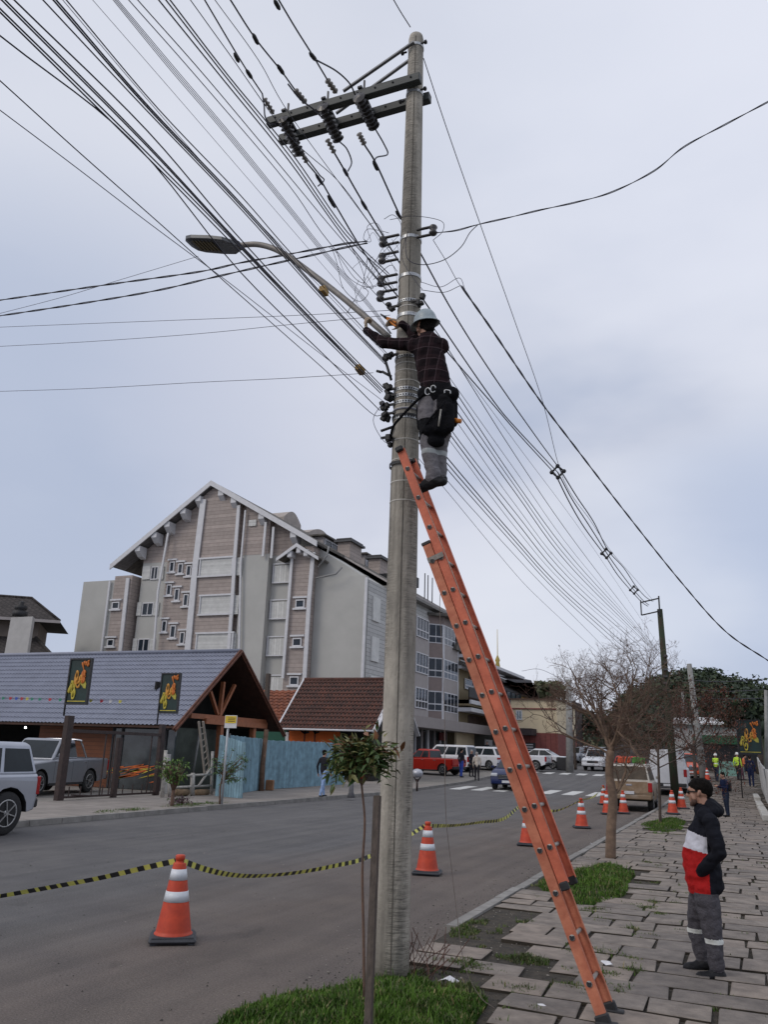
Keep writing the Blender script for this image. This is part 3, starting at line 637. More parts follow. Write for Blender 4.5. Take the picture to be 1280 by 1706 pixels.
# three line conductors over the crossarms, on to the next pole
X1, X2, X3 = PHX
ph = [([(341, 0), (392, 86), (415, 123), (437, 156)], X1-.1, 'line conductor left end of the crossarms with two clamps before it'),
      ([(384, 0), (424, 62), (467, 116), (491, 149)], X2-.02, 'line conductor to the middle of the crossarms with open clamps before it'),
      ([(461, -6), (492, 46), (521, 92), (545, 132)], X3-.08, 'line conductor to the crossarms nearest the pole shaft')]
for p, X, lb in ph: cable(p, X-.1, X, .0085, lb, CABLE, None, ext0=14)
cable([(654, -4), (668, 20), (684, 45)], PX+.0, PX, .006, 'earth wire arriving from above at the very top of the pole', CABLE, ext0=14)
ph2 = [([(512, 272), (533, 298), (555, 335), (620, 440), (700, 536), (746, 587), (816, 667), (868, 727), (926, 790)], X1, PX-.35, 'lowest of three heavy line conductors right of the pole'),
       ([(558, 256), (575, 285), (602, 332), (655, 420), (701, 492), (734, 540), (822, 667), (863, 716), (930, 787)], X2, PX-.3, 'middle one of three heavy line conductors right of the pole'),
       ([(608, 242), (628, 275), (668, 362), (701, 422), (757, 523), (822, 625), (892, 725), (933, 781)], X3, PX-.3, 'highest of three heavy line conductors right of the pole')]
NX = -2.9
for p, a_, b_, lb in ph2: cable(p, a_, b_, .0105, lb)
for i, p in enumerate([[(926, 790), (950, 838), (975, 880), (1009, 926), (1030, 958), (1054, 986), (1070, 1003), (1080, 1010)], [(930, 787), (954, 832), (980, 872), (1012, 922), (1034, 953), (1057, 983), (1072, 1000), (1082, 1008)], [(933, 781), (962, 828), (990, 870), (1014, 917), (1040, 946), (1060, 976), (1076, 994), (1088, 1002)]]):
    cable(p, PX-.35+.02*i, NX+.1, .014, ('lowest', 'middle', 'highest')[i]+' heavy conductor of the spaced triple line to the wooden pole', CABLE, 'spaced triple line to the wooden pole')
# spacers on it
for (x, y, X) in ((930, 786, PX-.32), (1011, 922, PX-.25), (1057, 983, PX-.2)):
    c = atX(x, y, X); s = T('cable_spacer', {930: 'black diamond spacer nearest the concrete pole on the triple line', 1011: 'black diamond spacer midway along the triple line', 1057: 'black diamond spacer nearest the wooden pole on the triple line'}[x], 'spacer', c)
    mb = MB(); q = .13
    ps = [Vector(c)+Vector(v) for v in ((-q, 0, 0), (0, 0, q), (q, 0, 0), (0, 0, -q))]
    for i in range(4): mb.tube([ps[i], ps[(i+1) % 4]], .022, 6)
    mb.build('frame', BLACK, s)
    for p in ps: mb = MB(); mb.ball(p, .05, 8); mb.build('clamp', BLACK, s)
cable([(706, 97), (745, 215), (800, 372), (860, 540), (905, 670), (940, 800), (985, 868), (1020, 920), (1062, 968), (1090, 1002)], PX+.08, NX+.2, .0055, 'thin steel messenger wire sloping from the pole top to the triple line', CABLEG)
cable([(770, 478), (822, 552), (898, 664), (960, 746), (1044, 855), (1136, 970), (1210, 1052), (1280, 1100)], 0, 0, .0085, 'thick twisted cable sagging away to the right edge past the wooden pole', CABLE, None, twist=2, planeY=(7.6, 17), ext1=9)
cable([(722, 400), (745, 437), (762, 468), (771, 480)], 0, 0, .0035, 'thin lead tying the thick twisted cable to the pole insulator', CABLEG, planeY=(6.85, 7.6))
fan = [([(690, 505), (746, 580), (860, 760), (960, 905), (1063, 1040)], .005), ([(690, 545), (750, 630), (860, 785), (960, 925), (1060, 1042)], .0035), ([(690, 560), (752, 642), (860, 803), (958, 934), (1058, 1043)], .0055),
       ([(690, 570), (760, 668), (860, 812), (955, 940), (1055, 1044)], .005), ([(690, 585), (765, 690), (860, 822), (952, 945), (1052, 1046)], .006), ([(690, 600), (770, 715), (860, 842), (950, 955), (1050, 1048)], .0035),
       ([(690, 625), (768, 738), (860, 855), (948, 962), (1045, 1052)], .005), ([(690, 640), (766, 745), (860, 868), (944, 968), (1038, 1052)], .006), ([(690, 655), (764, 753), (860, 880), (940, 972), (1030, 1052)], .0035),
       ([(690, 690), (745, 762), (860, 896), (935, 978), (1022, 1056)], .0065), ([(690, 697), (742, 768), (860, 903), (930, 980), (1012, 1054)], .006), ([(690, 705), (740, 775), (860, 911), (925, 982), (1005, 1056)], .005),
       ([(690, 725), (745, 800), (860, 927), (920, 990), (985, 1056)], .0035), ([(690, 755), (742, 815), (860, 957), (905, 1003), (947, 1042)], .0028), ([(690, 520), (757, 600), (865, 745), (980, 900), (1072, 1036)], .003)]
names = {0: 'topmost dark cable of the fan behind the lineman', 13: 'lowest faint cable of the fan right of the ladder top'}
for i, (p, r) in enumerate(fan):
    e_ = (p[-1][0]+30, p[-1][1]+62)
    cable(p, PX+.05, PX+.02, r*1.05, names.get(i, 'cable fanning down from pole to far bare tree, '+ORD[i if i < 13 else 0]+' of the fan'), CABLE if r > .004 else CABLEG, None if i in names else 'fan of cables right of the pole', ext1=20)
# cross street drops
cable([(612, 402), (582, 405), (553, 410), (484, 423), (400, 438), (330, 453), (180, 474), (0, 500)], 0, 0, .0058, 'upper of two thick twisted service cables crossing to the left edge', CABLE, twist=2, planeY=(6.8, 6.6), ext1=14)
cable([(612, 405), (572, 413), (538, 421), (480, 434), (360, 461), (280, 480), (206, 494), (100, 511), (0, 526)], 0, 0, .0058, 'lower of two thick twisted service cables crossing to the left edge', CABLE, twist=2, planeY=(6.8, 6.6), ext1=14)
cable([(330, 427), (187, 470), (100, 496), (0, 522)], 0, 0, .003, 'thin wire leaving the lamp head towards the left edge', CABLEG, planeY=(6.75, 6.6), ext1=14)
cable([(650, 517), (480, 526), (330, 532), (150, 539), (0, 545)], 0, 0, .003, 'upper thin wire of the pair crossing level to the left edge', CABLEG, planeY=(6.8, 6.6), ext1=14)
cable([(650, 525), (480, 541), (330, 556), (150, 569), (0, 577)], 0, 0, .003, 'lower thin wire of the pair crossing level to the left edge', CABLEG, planeY=(6.8, 6.6), ext1=14)
cable([(622, 621), (480, 630), (330, 637), (150, 647), (0, 652)], 0, 0, .003, 'solitary thin wire crossing to the left edge below all others', CABLEG, planeY=(6.8, 6.6), ext1=14)
cable([(725, 388), (760, 384), (797, 374), (850, 362), (900, 350), (960, 337), (1020, 320), (1090, 285), (1140, 245), (1210, 207), (1280, 170)], 0, 0, .0042, 'twisted service cable sweeping up to the right edge', CABLE, twist=2, planeY=(6.8, 6.8), ext1=10)
cable([(797, 374), (783, 388), (768, 412), (740, 433), (705, 441), (680, 432), (676, 405), (680, 385)], 0, 0, .0045, 'slack tail of the right hand service cable looping back to the pole', CABLE, planeY=(6.8, 6.72))
loops = [[(640, 392), (628, 372), (612, 378), (618, 402), (606, 398), (612, 382), (632, 384), (648, 388)], [(582, 405), (600, 440), (608, 470), (590, 462), (560, 420), (548, 412)], [(553, 412), (562, 440), (572, 480), (598, 502), (614, 488), (605, 478)],
         [(560, 416), (575, 455), (600, 475), (622, 478), (640, 470)], [(592, 405), (612, 430), (606, 470), (622, 480), (612, 460)], [(650, 366), (690, 360), (735, 368), (738, 385), (722, 400)], [(702, 470), (735, 478), (765, 463), (775, 482)], [(702, 483), (740, 487), (768, 476), (774, 484)],
         [(676, 395), (670, 430), (690, 465), (704, 482)], [(640, 668), (622, 700), (640, 735), (655, 735)], [(640, 365), (655, 358), (668, 372), (668, 395)], [(622, 466), (650, 442), (662, 452)]]
LL = ['curled wire coil left of the uppermost side insulators', 'short drop loop under the end of the twisted service cables', 'long slack loop hanging lowest left of the side insulators', 'shallow slack loop left of the lower side insulators', 'small eye-shaped loop beside the third side insulator', 'wire arching over the shaft to the right hand insulator', 'upper slack lead right of the shaft joining the thick twisted cable', 'lower slack lead right of the shaft joining the thick twisted cable', 'lead wire running down the shaft face between two clamp bands', 'loose loop hanging at the lowest anchor rods of the pole', 'thin lead from the coil across the shaft below the crossarms', 'short dark lead bending over the second side insulator']
for i, p in enumerate(loops): cable(p, 0, 0, .0032, LL[i], CABLE if i % 3 else CABLEG, 'loose lead wires round the pole', planeY=(6.72, 6.72), name='lead_wire')
rl = random.Random(77)
for i in range(6):
    x0, y0 = 590+i*8, rl.uniform(380, 470); p = [(x0, y0)]
    for k2 in range(5): p.append((p[-1][0]+rl.uniform(-12, 20), p[-1][1]+rl.uniform(-16, 26)))
    p.append((rl.uniform(640, 668), rl.uniform(390, 500)))
    cable(p, 0, 0, .0022, 'fine loose lead in the tangle left of the pole, starting '+ORD[i]+' from the left', CABLE if i % 2 else CABLEG, 'fine loose leads in the tangle', planeY=(6.72, 6.8), name='lead_wire')
def spl(pts, r, X, lb, grp='connectors on the line conductors'):
    mb = MB(); a, b = [atX(x, y, X) for x, y in pts]; a, b = Vector(a), Vector(b); mb.tube([a, a.lerp(b, .25), a.lerp(b, .75), b], [r*.5, r, r, r*.5], 8)
    o = mb.build('cable_connector', BLACK); tag(o, lb, 'connector', grp)
CN = iter([a_+' barrel connector on the '+b_ for a_, b_ in (('lower', 'left conductor ahead of the crossarms'), ('upper', 'left conductor ahead of the crossarms'), ('upper', 'middle conductor ahead of the crossarms'), ('lower', 'middle conductor ahead of the crossarms'), ('upper', 'right conductor ahead of the crossarms'), ('lower', 'right conductor ahead of the crossarms'), ('upper', 'left conductor after the crossarms'), ('lower', 'left conductor after the crossarms'), ('upper', 'middle conductor after the crossarms'), ('lower', 'middle conductor after the crossarms'), ('upper', 'right conductor after the crossarms'), ('lower', 'right conductor beside the shaft'))])
for (x0, y0, x1, y1, X) in ((410, 116, 420, 131, X1-.1), (390, 88, 398, 104, X1-.1), (421, 56, 430, 74, X2-.05), (462, 108, 473, 124, X2-.02), (457, 0, 466, 16, X3-.15), (516, 88, 527, 101, X3-.08), (526, 290, 538, 308, X1), (546, 326, 558, 346, X1), (572, 280, 580, 294, X2), (602, 334, 612, 350, X2), (622, 268, 629, 284, X3), (660, 352, 670, 366, X3-.2)):
    spl(((x0, y0), (x1, y1)), .022, X, next(CN))
for (x0, y0, x1, y1) in ((536, 480, 543, 490), (596, 611, 604, 621)):
    mb = MB(); a = Vector(atX(x0, y0, PX-.1)); b = Vector(atX(x1, y1, PX-.1)); mb.bar(a, b, .05, .05); tag(mb.build('cable_tag', M('ochre_tag', (.33, .20, .05), .7, .2, 20)), 'ochre tag strapped on the cables '+('above the lineman\'s raised hand' if y0 < 500 else 'below the lineman\'s raised arm'), 'tag')
# jumpers at the crossarms
JN = iter(['left insulator ahead of the arms', 'middle insulator ahead of the arms', 'right insulator ahead of the arms', 'middle insulator behind the arms', 'right insulator behind the arms', 'left insulator behind the arms'])
for X, p in ((X1-.1, [(437, 156), (440, 175), (442, 195), (452, 207), (470, 205)]), (X2, [(480, 140), (500, 165), (520, 180), (537, 196)]), (X3, [(527, 100), (560, 118), (582, 138), (592, 158)]), (X2, [(566, 236), (578, 248), (586, 270), (580, 285)]), (X3, [(625, 214), (640, 240), (646, 257), (628, 262), (624, 270)]), (X1, [(507, 258), (520, 275), (533, 292), (540, 300), (530, 310)])):
    cable(p, X, X, .009, 'heavy black jumper curving round the '+next(JN), CABLE, 'jumpers at the crossarms', name='jumper_cable')
# ------------------------------------------------------------------ extension ladder
YN, YF_ = 6.45, 6.80
ORG = M('orange_fibreglass', (.66, .165, .085), .6, .12, 9, bump=.15, c2=(.50, .115, .06), dirt=.3)
ORGD = M('orange_fibreglass_weathered', (.60, .215, .12), .7, .15, 9, bump=.2, c2=(.44, .13, .07), dirt=.4)
ALU = M('ladder_aluminium', (.36, .34, .31), .6, .2, 20, metal=.4)
lad = T('extension_ladder', 'orange fibreglass extension ladder leaning on the concrete pole', 'ladder', (-.98, 6.6, .1))
D_ = Vector((-.3636, 0, .9316)); N_ = Vector((.9316, 0, .3636)); B0 = Vector((-.975, 0, .02)); W_ = .072
def rail(y, inn, off, t0, t1, m, par, cap=True):
    mb = MB(); a = B0+N_*off+D_*t0+Vector((0, y, 0)); b = a+D_*(t1-t0)
    c = N_*(W_/2)
    Rm = Matrix((N_, Vector((0, 1, 0)), D_)).transposed(); ln = t1-t0
    mb.box((a+b)/2+c, (W_, .006, ln), Rm)
    for e_ in (0, W_): mb.box((a+b)/2+N_*e_*.96+N_*.0015+Vector((0, inn*.016, 0)), (.005, .030, ln), Rm)
    return mb.build('rail', m, par)
r_near = rail(YN, 1, 0, .12, 3.80, ORGD, lad); r_far = rail(YF_, -1, 0, .12, 3.80, ORGD, lad)
f_near = rail(YN+.012, 1, W_+.006, .98, 4.75, ORG, lad); f_far = rail(YF_-.012, -1, W_+.006, .98, 4.75, ORG, lad)
Rm = Matrix((N_, Vector((0, 1, 0)), D_)).transposed()
for off, ts in ((0, np.arange(.34, 3.7, .3)), (W_+.006, np.arange(1.24, 4.7, .3))):
    for t in ts:
        p = B0+N_*(off+W_/2)+D_*t; mb = MB(); y0 = YN-.002 if off == 0 else YN+.008
        mb.tube([p+Vector((0, y0-.004, 0)), p+Vector((0, YF_+.004 if off == 0 else YF_-.008, 0))], .015, 10)
        g = mb.build('rung', ALU, lad)
        for yy, s in ((y0, -1), (YF_+.002 if off == 0 else YF_-.01, 1)):
            mb = MB(); mb.lathe((0, 0, 0), [(.021, 0), (.021, .005), (.017, .006)], 16, 0, 'y'); mb.v = [tuple(p+Vector((v[0], yy+s*v[1]*1.0+s*.001, v[2]))) for v in mb.v]; mb.build('collar', ALU, g)
        mb = MB(); q = p+Vector((0, y0-.0085, 0)); h = [(-.016, .012), (-.005, .012), (0, .007), (.005, .012), (.016, .012), (.017, .0), (.010, -.013), (0, -.017), (-.010, -.013), (-.017, 0)]
        mb.prism([(q.x+a*1.05, q.y, q.z+b*1.1) for a, b in h], (0, -.003, 0)); mb.build('bore', BLACK, g)
for y, s in ((YN, -1), (YF_, 1)):
    mb = MB(); a = B0+D_*3.66+Vector((0, y+s*.006, 0)); mb.box(a+N_*W_, (W_*2.05, .006, .045), Rm); mb.build('guide_bracket', M('grey_bracket', (.22, .2, .18), .6, .2, 20, metal=.4), lad)
    mb = MB(); a = B0+D_*3.815+N_*W_*.5+Vector((0, y-s*.012, 0)); mb.box(a, (W_+.012, .042, .03), Rm, 0, .005); mb.build('end_cap', BLACK, lad)
    mb = MB(); a = B0+N_*(W_*1.5+.006)+D_*.965+Vector((0, y-s*.01, 0)); mb.box(a, (W_*.9, .04, .06), Rm, 0, .008); mb.build('rung_lock', BLACK, lad)
    mb = MB(); a = B0+N_*W_*.5+D_*.07+Vector((0, y-s*.01, 0)); mb.box(a, (.10, .05, .16), Rm, 0, .01); mb.box((a.x+.01, a.y, .115), (.15, .07, .03), None, 0, .008); mb.build('foot', BLACK, lad)
mb = MB(); a = B0+N_*(W_*1.5)+D_*4.76; 
mb.tube(smooth([a+Vector((0, YN, 0)), a+Vector((-.02, YN+.2, -.05)), a+Vector((0, YF_, 0))]), .02, 8); mb.build('pole_strap', BLACK, lad)
for s_, y in (('a', YN), ('b', YF_)): mb = MB(); mb.box(a+D_*-.01+Vector((0, y, 0)), (.07, .05, .05), Rm, 0, .01); mb.build('end_cap', BLACK, lad)
rp = MB(); rp.tube([B0+N_*(W_*2.05)+D_*4.6+Vector((0, YN+.03, 0)), B0+N_*(W_*2.2)+D_*3+Vector((0, YN+.04, 0)), B0+N_*(W_*2.1)+D_*1.2+Vector((0, YN+.03, 0))], .004, 5); rp.build('halyard', M('pale_rope', (.5, .42, .34), .9, .2, 30), lad)
# thin hanging wire from the top down to the grass
cable([(738, 960), (733, 1010), (738, 1100), (741, 1200), (743, 1350), (752, 1440), (764, 1540), (775, 1610), (800, 1660), (825, 1680)], 0, 0, .0028, 'thin wire hanging from the ladder down to the paving by the grass', M('tan_wire', (.16, .13, .11), .7, .2, 10), planeY=(6.5, 6.3), name='hanging_wire')

# ------------------------------------------------------------------ cones and tape
CO = M('cone_orange', (.60, .065, .022), .55, .12, 9, c2=(.44, .045, .018), dirt=.35); CW = M('reflective_white', (.64, .67, .71), .4, .06, 9, dirt=.2); CB = M('cone_base_black', (.03, .033, .04), .6, .2, 12)
def make_cone(label):
    c = T('traffic_cone', label, 'traffic cone', (0, 0, 0), 'traffic cones closing the lane'); H = .80
    def cr_(z): return .178-(.178-.045)*(z-.05)/(H-.05)
    mb = MB(); pr = [(cr_(.045)+.004, .045), (cr_(.05)+.012, .05), (cr_(.075)+.012, .075), (cr_(.085), .085)]
    for z in np.linspace(.1, .7, 14): pr.append((cr_(z), z))
    pr += [(cr_(.71), .71), (.043, .712), (.040, .735), (.048, .74), (.048, .775), (.040, .785), (.012, .787)]
    mb.lathe((0, 0, 0), pr, 28); mb.build('cone_body', CO, c, local=True)
    for a, b in ((.36, .455), (.555, .655)):
        mb = MB(); mb.lathe((0, 0, 0), [(cr_(a)-.004, a), (cr_(a)+.003, a), (cr_(b)+.003, b), (cr_(b)-.004, b)], 28); mb.build('reflective_band', CW, c, local=True)
    mb = MB(); mb.box((0, 0, .030), (.45, .45, .046), None, 0, .02); mb.box((0, 0, .057), (.40, .40, .02), None, 0, .008)
    for i in (-1, 1):
        for j in (-1, 1): mb.box((i*.18, j*.18, .006), (.06, .06, .012))
    mb.build('base', CB, c, local=True); return c
cone0 = make_cone('foreground orange cone nearest the viewer with tape on both sides')
CL = [((287, 1569), None, 35), ((712, 1457), 'orange cone standing on the road just right of the concrete pole', 12), ((970, 1380), 'orange cone on the open road midway, to the right of the ladder', 20), ((880, 1409), 'orange cone mostly hidden behind the orange ladder', 8), ((1013, 1357), 'orange cone directly left of the bare tree trunk', 15), ((1007, 1341), 'farthest small cone beside the rear corner of the muddy pickup', 30),
      ((1040, 1356), 'orange cone just right of the bare trunk below the muddy tailgate', 3), ((1122, 1357), 'front one of two cones on the pavement by the wooden pole', 10), ((1137, 1348), 'rear one of two cones right against the wooden pole', 40), ((1180, 1301), 'tiny orange cone by the far grey pole near the workers', 5)]
ctop = []
for i, ((x, y), lb, rz) in enumerate(CL):
    on_walk = x > 1100; p = G(x, y, .1 if on_walk else 0); c = cone0 if i == 0 else copy_tree(cone0)
    if lb: c['label'] = lb
    z = tz(p[1])+(.105 if on_walk else .004); c.location = (p[0], p[1], z); c.rotation_euler = (0, 0, R(rz)); ctop.append(Vector((p[0], p[1], z+.722)))
TY, TB = M('tape_yellow', (.62, .60, .14), .5, .1, 9), M('tape_black', (.02, .02, .022), .5, .2, 9)
def tape(P_, label, wd=.056, tw=.8):
    C_ = smooth(P_, 26); mb = MB(); L_ = 0; prev = None; ring_ = []
    for i, p in enumerate(C_):
        if i: L_ += np.linalg.norm(p-C_[i-1])
        a_ = math.sin(L_*tw)*.7; t = C_[min(i+1, len(C_)-1)]-C_[max(0, i-1)]; t /= np.linalg.norm(t)+1e-9
        s = np.cross(t, (0, 0, 1)); s /= np.linalg.norm(s)+1e-9; u = np.cross(s, t); v = (u*math.cos(a_)+s*math.sin(a_))*wd/2; ring_.append((p-v, p+v, L_))
    for i in range(len(ring_)-1):
        a, b, l0 = ring_[i]; c, d, l1 = ring_[i+1]; mb.quad(a, c, d, b, int((l0+l1)/2/.075) % 2)
    o = mb.build('barrier_tape', [TY, TB], fix=False); tag(o, label, 'barrier tape', 'barrier tape strung between the cones'); return o
A = np.array
tape([atX(-160, 1520, ctop[0][0]-1.9), atY(0, 1493, ctop[0][1]-.25), atY(150, 1466, ctop[0][1]-.1), atY(240, 1446, ctop[0][1]), A(ctop[0])+A((-.05, 0, 0))], 'yellow and black tape from the nearest cone to the left edge')
tape([A(ctop[0])+A((.05, 0, 0)), atY(345, 1449, 7.9), atY(390, 1458, 8.6), atY(440, 1459, 9.4), atY(500, 1453, 10.2), atY(560, 1442, 11), atY(605, 1431, 11.6), atY(660, 1405, 12.4), A(ctop[1])+A((-.05, 0, 0))], 'yellow and black tape sagging from nearest cone behind the pole')
tape([A(ctop[1])+A((.05, 0, 0)), atY(760, 1375, 14.8), atY(800, 1370, 16), atY(840, 1364, 17.3), A(ctop[3])+A((-.03, 0, .12)), atY(925, 1351, 21.5), A(ctop[2])], 'tape running from the cone right of the pole past the ladder', .06)
tape([A(ctop[2]), (A(ctop[2])+A(ctop[5]))/2+A((0, 0, -.13)), A(ctop[5])], 'far pale stretch of tape ending at the farthest small cone', .05)

# ------------------------------------------------------------------ stake and young tree
WOODG = M('weathered_stake', (.115, .09, .075), .9, .3, 9, stretch=(5, 5, .6), bump=.5, c2=(.06, .048, .04))
a = atY(613, 1720, 5.35); b = atY(629, 1326, 5.62); a[2] = .1
mb = MB(); d = Vector(b)-Vector(a); mb.bar(a, b, .045, .04, 0, (0, 1, 0)); o = mb.build('wooden_stake', WOODG); tag(o, 'grey weathered wooden stake in the grass before the concrete pole', 'stake')
BARK = M('young_bark', (.17, .10, .07), .85, .25, 14, bump=.4, c2=(.10, .065, .05))
def sprout(name, label, base, pts, rs, leafc, n, lsize, spread, mats, group=None, whorl=True, seed=1, cat='tree', droop=.15, branches=None):
    rr = random.Random(seed); t = T(name, label, cat, base, group)
    mb = MB(); mb.tube(smooth(pts, 5), list(np.linspace(rs[0], rs[1], 5*(len(pts)-1)+1)), 7); top = Vector(pts[-1])
    tips = []
    for i in range(branches or 16):
        f = rr.uniform(0, 1); s = Vector(pts[-2]).lerp(top, f*.9) if len(pts) > 1 else top
        d = Vector((rr.gauss(0, 1), rr.gauss(0, 1), rr.gauss(.45, .8))).normalized(); e_ = Vector(leafc)+Vector((d.x*spread[0], d.y*spread[1], d.z*spread[2]))*rr.uniform(.45, .95)
        m_ = s.lerp(e_, .5)+Vector((0, 0, .03)); mb.tube([s, m_, e_], [rs[1]*.8, rs[1]*.5, rs[1]*.3], 4); tips += [(e_, d), (m_, d)]
    mb.build('trunk', BARK, t)
    lf = MB()
    for i in range(n):
        tp, d = tips[i % len(tips)]; c = tp+Vector((rr.gauss(0, 1), rr.gauss(0, 1), rr.gauss(0, 1)))*lsize*.35
        dd = (d*.9+Vector((rr.gauss(0, 1), rr.gauss(0, 1), rr.gauss(0, .7)))).normalized(); dd.z -= droop; dd.normalize()
        sd = dd.cross(Vector((rr.gauss(0, .4), rr.gauss(0, .4), 1))).normalized(); up_ = sd.cross(dd); ln = lsize*rr.uniform(.6, 1.15); w_ = ln*.17
        mi = rr.choice((0, 0, 0, 0, 1, 1)) if (c.z < leafc[2]+spread[2]*.3) else rr.choice((0, 0, 1, 1, 2))
        lf.add([c, c+dd*ln*.35+sd*w_+up_*w_*.35, c+dd*ln*.35-up_*w_*.2, c+dd*ln*.35-sd*w_+up_*w_*.35, c+dd*ln*.75+sd*w_*.6-up_*ln*.06, c+dd*ln*.75-up_*ln*.1, c+dd*ln*.75-sd*w_*.6-up_*ln*.06, c+dd*ln-up_*ln*.2],
               [(0, 1, 2), (0, 2, 3), (1, 4, 5, 2), (2, 5, 6, 3), (4, 7, 5), (5, 7, 6)], mi, True)
    lf.build('foliage', mats, t, fix=False); return t
LF = [M('leaf_green', (.085, .13, .04), .45, .3, 9, c2=(.03, .06, .02), spec=.3), M('leaf_olive', (.16, .155, .055), .45, .3, 9, spec=.3), M('leaf_bronze', (.17, .075, .035), .45, .3, 9, spec=.3)]
YT = 5.75
pts = [atY(607, 1660, YT)]+[atY(x, y, YT) for x, y in ((606, 1560), (604, 1450), (608, 1370), (603, 1310), (601, 1262))]
sprout('young_tree', 'young slim tree with long glossy leaves tied beside the wooden stake', pts[0], pts, (.011, .007), atY(600, 1272, YT), 950, .095, (.30, .28, .23), LF, seed=3, branches=36, droop=0)
mb = MB(); c = Vector(atY(603, 1285, YT-.02)); mb.box(c, (.03, .02, .10)); mb.build('plant_tie', M('red_tie', (.45, .04, .02), .6, .1, 9)); o = bpy.data.objects['plant_tie']; tag(o, 'red strip of tape tied to the young tree stem', 'tie')

# ------------------------------------------------------------------ bare trees
def nk(k_, rr): return (2 if rr.random() < .5 else 3) if k_ > 1 else 3
def bare_tree(name, label, base, trunk, r0, limbs, depth, seed, mats, twn, leaves=None, cat='tree', up=.25, kill=.012, lenk=.72, bound=None):
    rr = random.Random(seed); t = T(name, label, cat, base); tm = MB(); tm.tube(smooth(trunk, 5), list(np.linspace(r0, r0*.72, 5*(len(trunk)-1)+1)), 10)
    tm.build('trunk', mats[0], t); bm_ = MB(); tips = []
    def grow(p, d, ln, r, k_):
        segs = 3; pts = [p]; q = Vector(p); dd = Vector(d)
        for i in range(segs):
            dd = (dd+Vector((rr.gauss(0, 1), rr.gauss(0, 1), rr.gauss(0, 1)))*.16+Vector((0, 0, up*.16))).normalized(); q = q+dd*ln/segs; pts.append(q.copy())
        bm_.tube(pts, [r, r*.88, r*.76, r*.66], 6 if k_ > 3 else 3, 0 if k_ > 2 else 1, False)
        tips.append((q.copy(), dd.copy()))
        if bound is not None:
            o_ = q-bound[0]; e2 = math.sqrt((o_.x**2+o_.y**2)/bound[1]**2+(o_.z/bound[2])**2)
            if e2 > 1.12 and k_ < 5: return
            if e2 > .85: ln *= .72; r = min(r, .008); k_ = min(k_, 4); dd = (dd-o_.normalized()*.5+Vector((0, 0, .2))).normalized()
        if k_ <= 0: return
        for i in range(nk(k_, rr)):
            pr = pts[rr.choice((1, 2, 3, 3))] if i else pts[3]
            nd = (dd+Vector((rr.gauss(0, 1), rr.gauss(0, 1), rr.gauss(0, 1)))*.52).normalized(); grow(pr, nd, ln*rr.uniform(lenk-.12, lenk+.1), max(r*.62, kill*.16), k_-1)
    for (s, e_, r) in limbs:
        s, e_ = Vector(s), Vector(e_); d = (e_-s); grow(s, d.normalized(), d.length*(.62 if bound is not None else 1), r*(.75 if bound is not None else 1), depth)
    bm_.build('branches', [mats[0], mats[1]], t, fix=False)
    if leaves:
        lf = MB(); n, sz, ml = leaves
        for i in range(n):
            tp, d = rr.choice(tips); c = tp+Vector((rr.gauss(0, 1), rr.gauss(0, 1), rr.gauss(0, 1)))*sz; a = Vector((rr.gauss(0, 1), rr.gauss(0, 1), rr.gauss(0, 1))).normalized(); b = a.cross(Vector((.3, .2, 1))).normalized(); s_ = sz*rr.uniform(.5, 1.2)
            lf.add([c, c+a*s_+b*s_*.4, c+a*s_*2, c+a*s_-b*s_*.4], [(0, 1, 2, 3)], rr.randrange(len(ml)))
        lf.build('dry_leaves', ml, t, fix=False)
    return t
BK = M('smooth_pale_bark', (.23, .155, .105), .85, .2, 9, bump=.5, c2=(.12, .08, .058), dirt=.3); TW = M('reddish_twig', (.14, .085, .062), .85, .3, 5)
BK2 = M('dark_bark', (.07, .052, .042), .9, .3, 9); TW2 = M('dark_twig', (.115, .06, .045), .9, .3, 5)
YB = 16.7
q = lambda x, y, dy=0: Vector(atY(x, y, YB+dy))
bare_tree('bare_tree', 'leafless street tree with pale smooth trunk rising from the grass patch', q(1018, 1430), [q(1018, 1434), q(1019, 1380), q(1022, 1330), q(1016, 1290), q(1018, 1250)], .10,
          [(q(1018, 1250), q(985, 1195), .045), (q(1018, 1250), q(960, 1160), .05), (q(1018, 1245), q(1010, 1180, .3), .05), (q(1018, 1250), q(1050, 1190), .055), (q(1018, 1255), q(1085, 1175), .05), (q(1018, 1245), q(1040, 1170, -.4), .045), (q(1018, 1250), q(990, 1180, .7), .045), (q(1024, 1325), q(1060, 1262), .05), (q(1018, 1250), q(1045, 1150, .1), .045), (q(1018, 1250), q(1065, 1160, -.2), .04), (q(1018, 1258), q(945, 1205, -.3), .035), (q(1018, 1250), q(1095, 1210, .4), .035)], 7, 8, [BK, TW], 0, leaves=(300, .03, [BK2]), lenk=.76, bound=(q(1032, 1165), 1.62, 1.62))
YB = 26.4
bare_tree('bare_tree', 'thin dark sapling with rusty twiggy crown behind the grass patch', q(1101, 1373), [q(1101, 1376), q(1100, 1330), q(1098, 1280), q(1097, 1240)], .045,
          [(q(1097, 1275), q(1060, 1240), .025), (q(1097, 1265), q(1140, 1240), .025), (q(1097, 1255), q(1080, 1215), .025), (q(1097, 1250), q(1120, 1210), .025), (q(1097, 1280), q(1150, 1262), .02), (q(1097, 1262), q(1045, 1262, .4), .02)], 6, 12, [BK2, TW2], 0, leaves=(5200, .045, [M('rust_leaf', (.15, .05, .03), .8, .35, 3), TW2, BK2]), up=.1)
YB = 44
